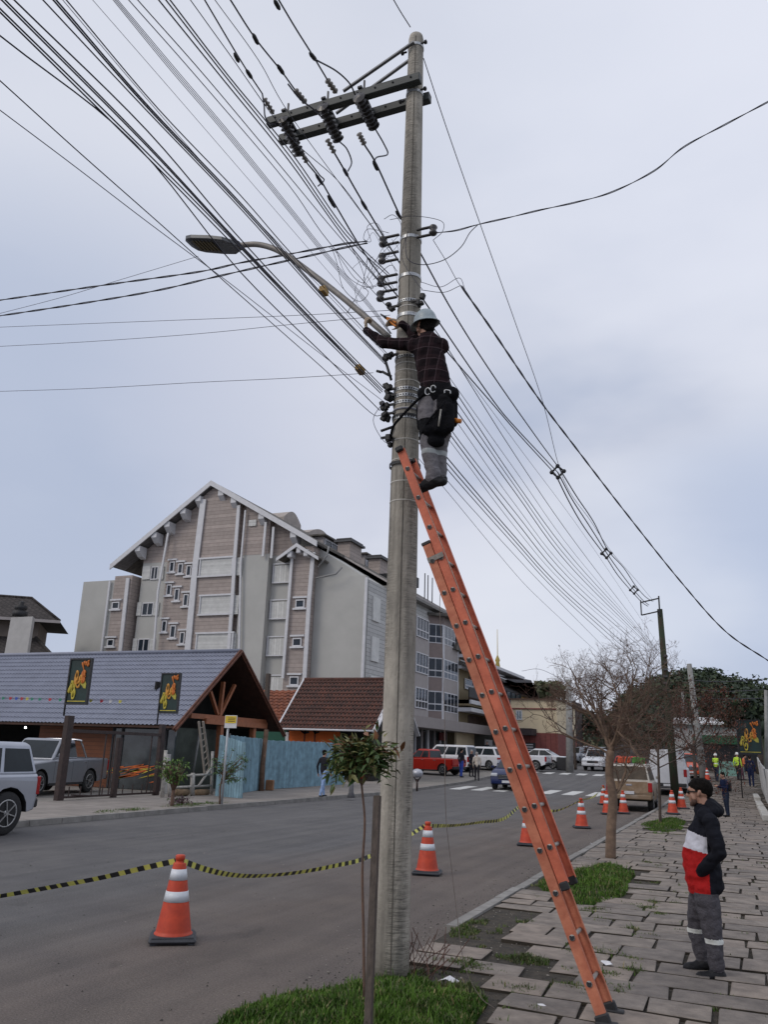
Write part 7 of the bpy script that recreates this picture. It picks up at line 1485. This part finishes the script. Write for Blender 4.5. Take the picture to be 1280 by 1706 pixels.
# ---- dark metal gate frame on the far pavement
gt = T('gate_frame', 'dark brown metal gate frame standing before the silver pickup', 'gate', (-19.2, 23, .1)); BRN = M('brown_black_steel', (.035, .02, .018), .6, .3, 9)
def gp(px, X=-19.2): return float(atX(px, 1320, X)[1])
for px, w_, z1 in ((99, .26, 2.62), (190, .2, 2.02), (260, .22, 2.55)):
    y = gp(px); mb = MB(); mb.b2(-19.3, -19.3+w_*.7, y-w_/2, y+w_/2, .08, z1, 0, .01); mb.build('post', BRN, gt)
ya, yb_ = gp(99), gp(260); mb = MB(); mb.b2(-19.26, -19.16, ya+.13, yb_-.11, 2.12, 2.22); mb.build('rail', BRN, gt); mb = MB(); mb.b2(-19.25, -19.18, ya+.13, yb_-.11, .16, .22); mb.build('rail', BRN, gt)
for y in np.linspace(ya+.4, yb_-.3, 9): mb = MB(); mb.b2(-19.23, -19.20, y-.012, y+.012, .22, .5); mb.build('bar', BRN, gt)
for px in (106, 166, 181, 244): y = gp(px); mb = MB(); mb.b2(-19.235, -19.2, y-.02, y+.02, .22, 2.12); mb.build('bar', BRN, gt)
mb = MB(); mb.bar((-19.2, ya+.5, .25), (-19.0, ya+1.4, .2), .04, .04); mb.build('brace', BRN, gt)

# ---- brown tiled house with orange wall behind the blue hoarding
bh = T('tiled_house', 'low house with mossy brown tile roof and orange wall behind the blue fence', 'building', (-22, 46, 0)); YH = 44.0; RYH = 47.6; GXH = -18.8
hx = lambda px, py, Y: float(atY(px, py, Y)[0]); hz_ = lambda px, py, Y: float(atY(px, py, Y)[2])
e0, e1 = (hx(463, 1213, YH), YH, hz_(463, 1213, YH)), (hx(622, 1216, YH), YH, hz_(540, 1215, YH)); r0, r1 = (hx(508, 1132, RYH), RYH, hz_(560, 1132, RYH)), (hx(655, 1132, RYH), RYH, hz_(560, 1132, RYH))
e1 = (GXH, YH, e0[2]); r1 = (GXH, RYH, r0[2])
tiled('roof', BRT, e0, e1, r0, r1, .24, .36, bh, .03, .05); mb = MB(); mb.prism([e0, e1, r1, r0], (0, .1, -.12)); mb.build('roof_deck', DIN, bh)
mb = MB(); mb.tube([Vector(r0), Vector(r1)], .12, 8); mb.build('ridge', BRT, bh); mb = MB(); mb.tube([Vector(e0)+Vector((0, -.1, -.04)), Vector(e1)+Vector((0, -.1, -.04))], .06, 6); mb.build('gutter', WTRIM, bh); mb = MB(); mb.bar(Vector(e0)+Vector((-.05, 0, .06)), Vector(r0)+Vector((-.05, 0, .06)), .1, .06); mb.build('verge', WTRIM, bh)
bk = (e1[0], RYH+5.5, e0[2]); mb = MB(); mb.prism([(e1[0]-.3, YH+.4, 0.2), (e1[0]-.3, YH+6.8, .2), (e1[0]-.3, YH+6.8, e0[2]), (e1[0]-.3, RYH, r1[2]-.15), (e1[0]-.3, YH+.4, e0[2])], (-.2, 0, 0)); mb.build('gable_wall', DIN, bh)
mb = MB(); mb.bar((e1[0]+.05, YH-.1, e0[2]-.1), (e1[0]+.05, RYH, r1[2]-.02), .08, .28, 0, (1, 0, 0)); mb.bar((e1[0]+.05, YH+7.1, e0[2]-.1), (e1[0]+.05, RYH, r1[2]-.02), .08, .28, 0, (1, 0, 0)); mb.build('barge_board', WTRIM, bh)
yv = YH+.9; mb = MB(); mb.b2(hx(481, 1230, yv), hx(566, 1230, yv), yv, yv+.2, .2, e0[2]); mb.build('wall', M('orange_render', (.60, .13, .025), .85, .06, 2), bh); mb = MB(); mb.b2(hx(420, 1230, yv), hx(476, 1230, yv), yv, yv+.2, .2, e0[2]); mb.build('wall', M('green_render', (.02, .09, .06), .85, .1, 2), bh)
mb = MB(); mb.b2(hx(476, 1230, yv), hx(481, 1230, yv), yv-.05, yv+.2, .2, e0[2]-.2); mb.build('post', WTRIM, bh); mb = MB(); mb.b2(hx(567, 1230, yv), e1[0]-.5, yv, yv+.2, .2, e0[2]); mb.build('wall', M('dark_interior', (0, 0, 0)), bh)
mb = MB(); rr = random.Random(9)
for cxp in (508, 525):
    for i in range(7): a = rr.uniform(.3, 2.8); c = Vector((hx(cxp, 1222, yv), yv-.02, hz_(cxp, 1222, yv))); mb.bar(c, c+Vector((math.cos(a)*.3, 0, math.sin(a)*.22)), .03, .07)
    mb.bar(c, c+Vector((0, 0, -.6)), .03, .06)
mb.build('palm_mural', DARKIRON, bh)
sh2 = T('lean_to_roof', 'small orange tiled roof between the shed gable and the brown house', 'building', (-27, 50, 0)); a0, a1, b0_, b1_ = (hx(440, 1212, 47), 47, hz_(440, 1212, 47)), (hx(500, 1212, 47), 47, hz_(440, 1212, 47)), (hx(430, 1150, 50.5), 50.5, hz_(470, 1150, 50.5)), (hx(520, 1150, 50.5), 50.5, hz_(470, 1150, 50.5))
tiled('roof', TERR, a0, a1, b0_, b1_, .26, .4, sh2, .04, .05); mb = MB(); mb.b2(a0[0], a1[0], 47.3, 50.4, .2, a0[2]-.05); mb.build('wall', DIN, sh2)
mb = MB(); mb.b2(hx(441, 1150, 46), hx(446, 1150, 46), 46, 46.3, 1, hz_(443, 1122, 46)); tag(mb.build('wooden_post', WOODG), 'weathered grey post rising behind the shed gable', 'post')
# ---- dark roofed house at far left
lh = T('hip_roof_house', 'house with dark hipped roofs and pale chimney at the left edge', 'building', (-48, 48, 0)); K_ = Vector(atY(99, 1035, 48.0)); U_ = Vector((-.80, -.60, 0)); V_ = Vector((-.62, .785, 0))
def LP(a, b, z): p = K_+U_*a+V_*b; return (p.x, p.y, z)
DRF = M('dark_brown_tiles', (.055, .047, .044), .85, .3, 3, bump=.5); add_brick(DRF, .35, .28, .03, .5, .45); DRW = M('taupe_wall', (.20, .165, .14), .9, .15, 1.5); ze = K_.z
def hipr(nm, m, a0, a1, b0, b1, z0, z1, ina, inb):
    mb = MB(); mb.add([LP(a0, b0, z0), LP(a1, b0, z0), LP(a1, b1, z0), LP(a0, b1, z0), LP(a0+ina, b0+inb, z1), LP(a1-ina, b0+inb, z1), LP(a1-ina, b1-inb, z1), LP(a0+ina, b1-inb, z1)], [(0, 1, 5, 4), (1, 2, 6, 5), (2, 3, 7, 6), (3, 0, 4, 7), (4, 5, 6, 7), (3, 2, 1, 0)]); return mb.build(nm, m, lh)
def boxr(nm, m, a0, a1, b0, b1, z0, z1):
    mb = MB(); mb.prism([LP(a0, b0, z0), LP(a1, b0, z0), LP(a1, b1, z0), LP(a0, b1, z0)], (0, 0, z1-z0)); return mb.build(nm, m, lh)
hipr('roof', DRF, 0, 14, 0, 8, ze, ze+2.0, 2.6, 2.6); boxr('fascia', GRYP, -.05, 14, -.08, -.0, ze-.16, ze+.05); boxr('wall', DRW, 1.6, 12.5, 1.4, 7, ze-2.2, ze-.02)
hipr('skirt_roof', DRF, -.9, 15, -2.4, 9, ze-3.6, ze-1.25, 2.6, 3.7); boxr('wall', DRW, -.4, 14, -1.9, 8, 0, ze-3.62)
for (a, b) in ((-.9, -2.4),): mb = MB(); mb.tube([LP(-.9, -2.4, ze-3.55), LP(1.7, 1.3, ze-1.2)], .12, 6); mb.build('hip_ridge', DRF, lh)
mb = MB(); mb.tube([LP(0, 0, ze+.05), LP(2.6, 2.6, ze+2.05), LP(11.4, 2.6, ze+2.05)], .1, 6); mb.build('hip_ridge', DRF, lh)
yc = float(LP(5, -3, 0)[1]); yc = min(yc, 43.5); mb = MB(); zb_, zt_c = hz_(8, 1098, yc), hz_(30, 1028, yc); xs4 = (hx(6, 1092, yc), hx(44, 1092, yc), hx(54, 1028, yc), hx(18, 1028, yc))
mb.add([(xs4[0], yc, zb_), (xs4[1], yc, zb_), (xs4[2], yc, zt_c), (xs4[3], yc, zt_c), (xs4[0]-.6, yc+.8, zb_), (xs4[1]-.6, yc+.8, zb_), (xs4[2]-.6, yc+.8, zt_c), (xs4[3]-.6, yc+.8, zt_c)], [(0, 1, 2, 3), (1, 5, 6, 2), (5, 4, 7, 6), (4, 0, 3, 7), (3, 2, 6, 7)]); ch = mb.build('chimney', M('pale_chimney', (.42, .41, .40), .9, .06, 2), lh)
mb = MB(); c = Vector(atY(32, 1027, yc+.4)); mb.lathe(c, [(.5, 0), (.5, .35), (.25, .4), (.42, .5), (.42, .75), (.15, .8), (.2, 1.0), (.02, 1.1)], 10); mb.build('chimney_pot', BLACK, ch)
# ---- white roofed building and teal wall at the end of the right pavement
wb_ = T('white_roof_building', 'white roofed building behind the workers at the street end', 'building', (3, 82, 1)); YR = 82.0; rx_ = lambda px: hx(px, 1220, YR); rz_ = lambda py: hz_(1200, py, YR)
mb = MB(); mb.b2(rx_(1120), rx_(1262), YR, YR+10, 1, rz_(1205)); mb.build('wall', M('pale_grey_wall', (.42, .42, .42), .9, .1, 1), wb_); mb = MB(); mb.add([(rx_(1118), YR-.6, rz_(1205)), (rx_(1265), YR-.6, rz_(1205)), (rx_(1255), YR+6, rz_(1190)), (rx_(1122), YR+6, rz_(1190)), (rx_(1118), YR-.6, rz_(1208)), (rx_(1265), YR-.6, rz_(1208))], [(0, 1, 2, 3), (4, 5, 1, 0)]); mb.build('roof', M('white_sheet_roof', (.62, .62, .62), .6, .05, 2), wb_)
mb = MB(); mb.b2(rx_(1155), rx_(1245), YR-1.5, YR, rz_(1240), rz_(1226)); mb.build('awning', M('dark_green_awning', (.02, .10, .05), .8, .2, 3), wb_); mb = MB(); mb.b2(rx_(1150), rx_(1260), YR-.2, YR-.05, 1, rz_(1242)); mb.build('shop_front', M('black_shopfront', (0, 0, 0)), wb_)
mb = MB(); y_ = 66; mb.b2(hx(1197, 1275, y_), hx(1240, 1275, y_), y_, y_+.2, tz(y_), hz_(1200, 1268, y_)); tag(mb.build('low_wall', M('teal_wall', (.16, .30, .26), .8, .1, 2)), 'teal low wall behind the helmeted workers', 'wall')
mb = MB(); rr_ = (hx(948, 1250, 120), hx(1130, 1250, 120)); mb.b2(rr_[0], rr_[1], 160, 170, 1, 4.5); tag(mb.build('far_building', M('far_dark_shops', (.07, .065, .065), .9, .5, .4)), 'dark row of low shops across the end of the street', 'building')

# ------------------------------------------------------------------ street furniture and fences on the far side
BLF = planks('faded_blue_boards', (.20, .33, .40), .13, 0, .12, .55, bump=.6, var=.25); BLF2 = planks('faded_blue_boards_side', (.20, .33, .40), .13, 1, .12, .55, bump=.6, var=.25)
def sheet(a, b, h0, h1, label, zb=.1, m=None, lean=0, name='board_fence'):
    a = Vector(a); b = Vector(b); d = (b-a); d.z = 0; L_ = d.length; d.normalize(); n_ = Vector((d.y, -d.x, 0)); mb = MB(); k_ = int(L_/.065); vs = []; fs = []; rr = random.Random(int(L_*100))
    for i in range(k_+1):
        p = a.lerp(b, i/k_); o = n_*(.018 if i % 2 else -.018); top = h0+(h1-h0)*i/k_+(rr.uniform(-.03, .03) if (i//3) % 2 == 0 else 0); vs += [p+o+Vector((0, 0, .02)), p+o+Vector((0, 0, top))+n_*lean]
    for i in range(k_): fs.append((2*i, 2*i+2, 2*i+3, 2*i+1))
    mb.add(vs, fs); o = len(mb.v); mb.add([Vector(v)-n_*.03 for v in vs], [f[::-1] for f in fs])
    for i in range(k_): mb.add([vs[2*i+1], vs[2*i+3], vs[2*i+3]-n_*.03, vs[2*i+1]-n_*.03], [(0, 1, 2, 3)])
    o = mb.build(name, m or (BLF if abs(d.x) > abs(d.y) else BLF2), fix=False); tag(o, label, 'fence'); return o
gA = G(440, 1316, .1); gB = G(572, 1309, .1); hA = float(atX(440, 1233, gA[0])[2]); 
sheet((gA[0], gA[1], .1), (gA[0]+.1, gB[1]+1, .14), hA-.1, hA-.1, 'long straight faded blue fence with a faint door outline')
g1, g2, g3 = G(357, 1327, .1), G(402, 1331, .1), G(432, 1317, .1)
sheet((g1[0], g1[1], .1), (g2[0], g2[1], .1), 2.15, 1.9, 'blue fence panel swung out nearest the kerb'); sheet((g2[0]-1.2, g2[1]+.9, .1), (g3[0], g3[1], .1), 2.15, 2.1, 'blue fence panel between the swung panel and the wooden post', m=BLF2)
p0 = G(435, 1318, .1); mb = MB(); mb.tube([(p0[0], p0[1], .1), (p0[0]-.05, p0[1]+.05, 1.2), (p0[0]+.05, p0[1], 2.6)], [.13, .11, .10], 8); tag(mb.build('wooden_post', M('rough_log', (.15, .09, .06), .9, .35, 6, bump=.6)), 'rough brown log post between the blue fences', 'post')
p0 = G(449, 1317, .1); mb = MB(); mb.box((p0[0], p0[1], .32), (.32, .32, .42), Matrix.Rotation(.3, 3, 'Z'), 0, .02); tag(mb.build('wood_block', M('cut_wood', (.24, .12, .06), .8, .2, 5)), 'brown wood block at the foot of the log post', 'block')
bs = G(369, 1342, .1); st = T('bus_stop_sign', 'grey post with yellow and white sign plate before the blue fence', 'sign', (bs[0], bs[1], .1)); tp_ = atX(382, 1211, bs[0])
mb = MB(); ztop = float(atX(383, 1192, bs[0])[2]); mb.tube([(bs[0], bs[1], .1), (bs[0], bs[1], ztop)], .035, 8); mb.build('post', M('galvanised_post', (.4, .42, .44), .5, .1, 9, metal=.3), st)
zb1, zb2 = float(atX(382, 1213, bs[0])[2]), ztop; w2 = .26; mb = MB(); mb.b2(bs[0]-.1, bs[0]+.34, bs[1]-.06, bs[1]-.04, zb1, zb2); sp = mb.build('plate', WTRIM, st); mb = MB(); mb.b2(bs[0]-.08, bs[0]+.32, bs[1]-.068, bs[1]-.062, zb1+(zb2-zb1)*.38, zb2-.02); mb.build('yellow_field', M('sign_yellow', (.62, .45, .03), .6, .05, 5), sp)
mb = MB()
for i in range(3): mb.b2(bs[0]+.02, bs[0]+.28, bs[1]-.074, bs[1]-.07, zb1+(zb2-zb1)*(.5+i*.13), zb1+(zb2-zb1)*(.55+i*.13))
mb.build('text_lines', M('sign_brown', (.12, .07, .02), .7, .1, 5), sp)
# rustic white fence
RWH = M('flaking_whitewash', (.42, .40, .37), .9, .3, 9, bump=.5); rf = T('rustic_fence', 'flaking white rustic timber fence with crossed rails before the shed gable', 'fence', (-18.3, 24.6, .1)); XR = -18.3
q2 = lambda px, py: Vector((XR, *map(float, atX(px, py, XR)[1:])))
for a, b, r_ in (((270, 1330), (276, 1250), .07), ((282, 1332), (282, 1298), .07), ((320, 1326), (321, 1288), .09), ((352, 1324), (354, 1252), .06)):
    mb = MB(); p = q2(*a); p.z = .1; mb.tube([p, q2(*b)], [r_, r_*.9], 7); mb.build('post', RWH, rf)
for a, b in (((284, 1312), (352, 1309)), ((312, 1292), (354, 1290)), ((330, 1310), (354, 1276))): mb = MB(); mb.tube([q2(*a), q2(*b)], .045, 6); mb.build('rail', RWH, rf)
mb = MB(); mb.tube([q2(292, 1320), q2(312, 1320)], .12, 8); mb.tube([q2(326, 1321), q2(345, 1320)], .12, 8); mb.build('log', M('cut_log', (.22, .15, .09), .9, .3, 6), rf)
sl = T('step_ladder', 'old wooden ladder leaning inside the shed gable', 'ladder', (-18.9, 26, .1)); XR2 = -18.9; q3 = lambda px, py: Vector((XR2, *map(float, atX(px, py, XR2)[1:])))
for a, b in (((341, 1290), (331, 1202)), ((349, 1278), (338, 1202))): mb = MB(); mb.bar(q3(*a), q3(*b), .06, .08, 0, (1, 0, 0)); mb.build('rail', M('grey_old_wood', (.26, .23, .2), .9, .2, 8), sl)
for i in range(8): t = i/8; a, b = q3(341, 1290).lerp(q3(331, 1202), t), q3(349, 1278).lerp(q3(338, 1202), t); mb = MB(); mb.bar(a, b, .03, .03, 0, (1, 0, 0)); mb.build('rung', MC['grey_old_wood'], sl)
# little trees and bush on the far verge
p = G(286, 1343, .1); sprout('street_shrub', 'small round clipped green tree on a thin trunk before the rustic fence', (p[0], p[1], .1), [(p[0], p[1], .1), (p[0], p[1], .5), (p[0]+.05, p[1], .95)], (.06, .05), Vector(atX(291, 1285, p[0])), 900, .12, (.55, .5, .42), [M('lime_leaf', (.11, .20, .03), .6, .25, 3), M('mid_leaf', (.055, .12, .025), .6, .25, 3), LF[0]], seed=11, branches=40)
p = G(366, 1340, .1); sprout('street_shrub', 'thin leaning green shrub beside the grey sign post', (p[0], p[1], .1), [(p[0], p[1], .1), (p[0]-.03, p[1], .7), (p[0]+.15, p[1], 1.1)], (.035, .02), Vector(atX(384, 1278, p[0])), 620, .12, (.7, .5, .62), [MC['mid_leaf'], LF[0], MC['lime_leaf']], seed=12, branches=30)
p = G(304, 1340, .1); sprout('flower_clump', 'low dark purple flower clump at the far kerb', (p[0], p[1], .1), [(p[0], p[1], .1), (p[0], p[1], .16)], (.02, .01), Vector((p[0], p[1], .22)), 260, .10, (.5, .8, .12), [M('purple_leaf', (.07, .025, .05), .7, .3, 3), LF[0], MC['purple_leaf']], seed=13, branches=24, cat='plant')
p = G(695, 1318, .1); lbn = T('litter_bin', 'small rounded silver litter basket on a forked dark stand', 'litter bin', (p[0], p[1], .12)); mb = MB(); mb.tube([(p[0], p[1], .1), (p[0], p[1], .65)], .05, 8)
for s in (-1, 1): mb.tube([(p[0], p[1], .5), (p[0]+s*.2, p[1], .8)], .03, 6)
mb.build('stand', BRN, lbn); mb = MB(); mb.lathe((p[0], p[1], .72), [(.05, 0), (.2, .04), (.27, .16), (.27, .26), (.18, .36), (.04, .40)], 16); mb.build('basket', M('silver_bag', (.45, .46, .5), .35, .3, 9, metal=.4, bump=.6), lbn)
p = G(585, 1329, .1); mb = MB(); mb.lathe((p[0], p[1], .1), [(.16, 0), (.10, .2), (.08, .55), (.03, .62)], 10); tag(mb.build('bollard', M('grey_bollard', (.12, .12, .13), .8, .2, 5)), 'short dark grey bollard at the far kerb beside the young tree crown', 'bollard')
p = G(938, 1284, .1); mb = MB(); mb.b2(p[0]-.45, p[0]+.45, p[1], p[1]+.8, p[2], p[2]+.95, 0, .06); tag(mb.build('waste_container', BLACK), 'black waste container at the foot of the far grey pole', 'bin')
# ---- leaning white sheets and concrete blocks on the right
WSH = planks('streaky_white_sheet', (.50, .50, .50), .11, 1, .25, .5, bump=.6, var=.25)
rr = random.Random(2)
for i, (ya_, yb3, h, lb) in enumerate(((29.2, 33.5, 1.45, 'nearest weathered white sheet fence panel on the right'), (33.7, 38.5, 1.5, 'second weathered white sheet fence panel on the right'), (38.8, 45, 1.6, 'third weathered white sheet fence panel towards the billboard'), (45.3, 52, 1.7, 'farthest weathered white sheet fence panel by the dark clothed person'))): sheet((RX+.28+.05*i, ya_, .1), (RX+.28+.05*i, yb3, tz(yb3)+.1), h, h+.05, lb, m=WSH, lean=-.12+.1*rr.random(), name='sheet_fence')
for i, (y0_, y1_) in enumerate(((30.6, 33.2), (33.9, 37), (38, 42), (43, 48))): mb = MB(); mb.b2(RX-.16, RX+.10, y0_, y1_, .09+tz(y0_), .30+tz(y0_), 0, .03); tag(mb.build('concrete_block', M('whitewashed_concrete', (.5, .49, .46), .9, .15, 4, bump=.3, dirt=.2)), ('nearest', 'second', 'third', 'farthest')[i]+' whitewashed concrete strip along the foot of the sheet fence', 'kerb block')
# litter
for (x, y, s_, lb) in ((750, 1640, .09, 'crumpled white paper scrap in the grass edge by the pole'), (1012, 1610, .06, 'white paper cup scrap on the paving right of the ladder'), (902, 1679, .03, 'small pale scrap on the paving left of the ladder foot'), (985, 1407, .04, 'tiny white scrap on the road by the grass patch')):
    p = G(x, y, .1); mb = MB(); n_ = 7; rr = random.Random(x); vs = [(p[0]+s_*rr.uniform(.6, 1.3)*math.cos(a), p[1]+s_*.8*rr.uniform(.6, 1.3)*math.sin(a), p[2]+.012+rr.uniform(0, s_*.5)) for a in np.linspace(0, 5.6, n_)]+[(p[0], p[1], p[2]+s_*.6+.01)]
    mb.add(vs, [(i, (i+1) % n_, n_) for i in range(n_)]+[tuple(range(n_))[::-1]]); tag(mb.build('paper_scrap', WHITE), lb, 'litter')
# dead twigs beside the pole foot
mb = MB(); rr = random.Random(8); p = G(690, 1625, .1)
for i in range(26):
    a = Vector((p[0]+rr.uniform(-.12, .2), p[1]+rr.uniform(-.2, .25), .1)); d = Vector((rr.gauss(0, .6), rr.gauss(0, .6), 1)).normalized(); mb.tube([a, a+d*rr.uniform(.1, .2)+Vector((.02, 0, 0)), a+d*rr.uniform(.25, .42)+Vector((rr.uniform(-.1, .1), 0, -.03))], .0035, 4)
tag(mb.build('dead_shrub', TW2), 'leafless dark dead shrub at the right foot of the pole', 'shrub', None)
# trees beyond the cream building
def leafy(label, px, py, Y, r, h, mis, seed, n=900, sz=.5):
    rr = random.Random(seed); X = XS(px, py, Y); zc = float(atY(px, py, Y)[2]); t = T('leafy_tree', label, 'tree', (X, Y, tz(Y))); mb = MB(); mb.tube([(X, Y, tz(Y)), (X+.2, Y, zc*.5), (X, Y, zc)], [.3, .22, .1], 8); mb.build('trunk', BK2, t); mb = MB()
    for k_ in range(5):
        c = (X+rr.uniform(-.6, .6)*r, Y+rr.uniform(-.4, .4)*r, zc+rr.uniform(-.35, .25)*h); crown_cards(mb, c, r*.62, n//5, sz, mis, h/r, rr)
    mb.build('foliage', LEAFD, t, fix=False); return t
leafy('pale olive spreading tree rising over the cream corner building', 918, 1158, 120, 5.5, 2.6, (1, 2, 2), 41); leafy('dark leafy tree behind the dark building and the grey pole', 962, 1205, 110, 4.2, 3, (0, 1, 1), 42); leafy('dark green tree filling the street end right of the bare trunk', 1060, 1222, 120, 5.5, 3.2, (0, 0, 1), 43, 1400)
leafy('dark conifer-like tree above the billboard at the right edge', 1258, 1188, 75, 2.6, 2.0, (0, 0, 1), 44, 1400, .35); leafy('rounded dark tree left of the billboard behind the white roof', 1222, 1190, 105, 3.2, 2, (0, 0, 1), 45); leafy('small dark tree behind the shops at the end of the street', 1010, 1222, 105, 4, 3, (0, 1, 2), 46)
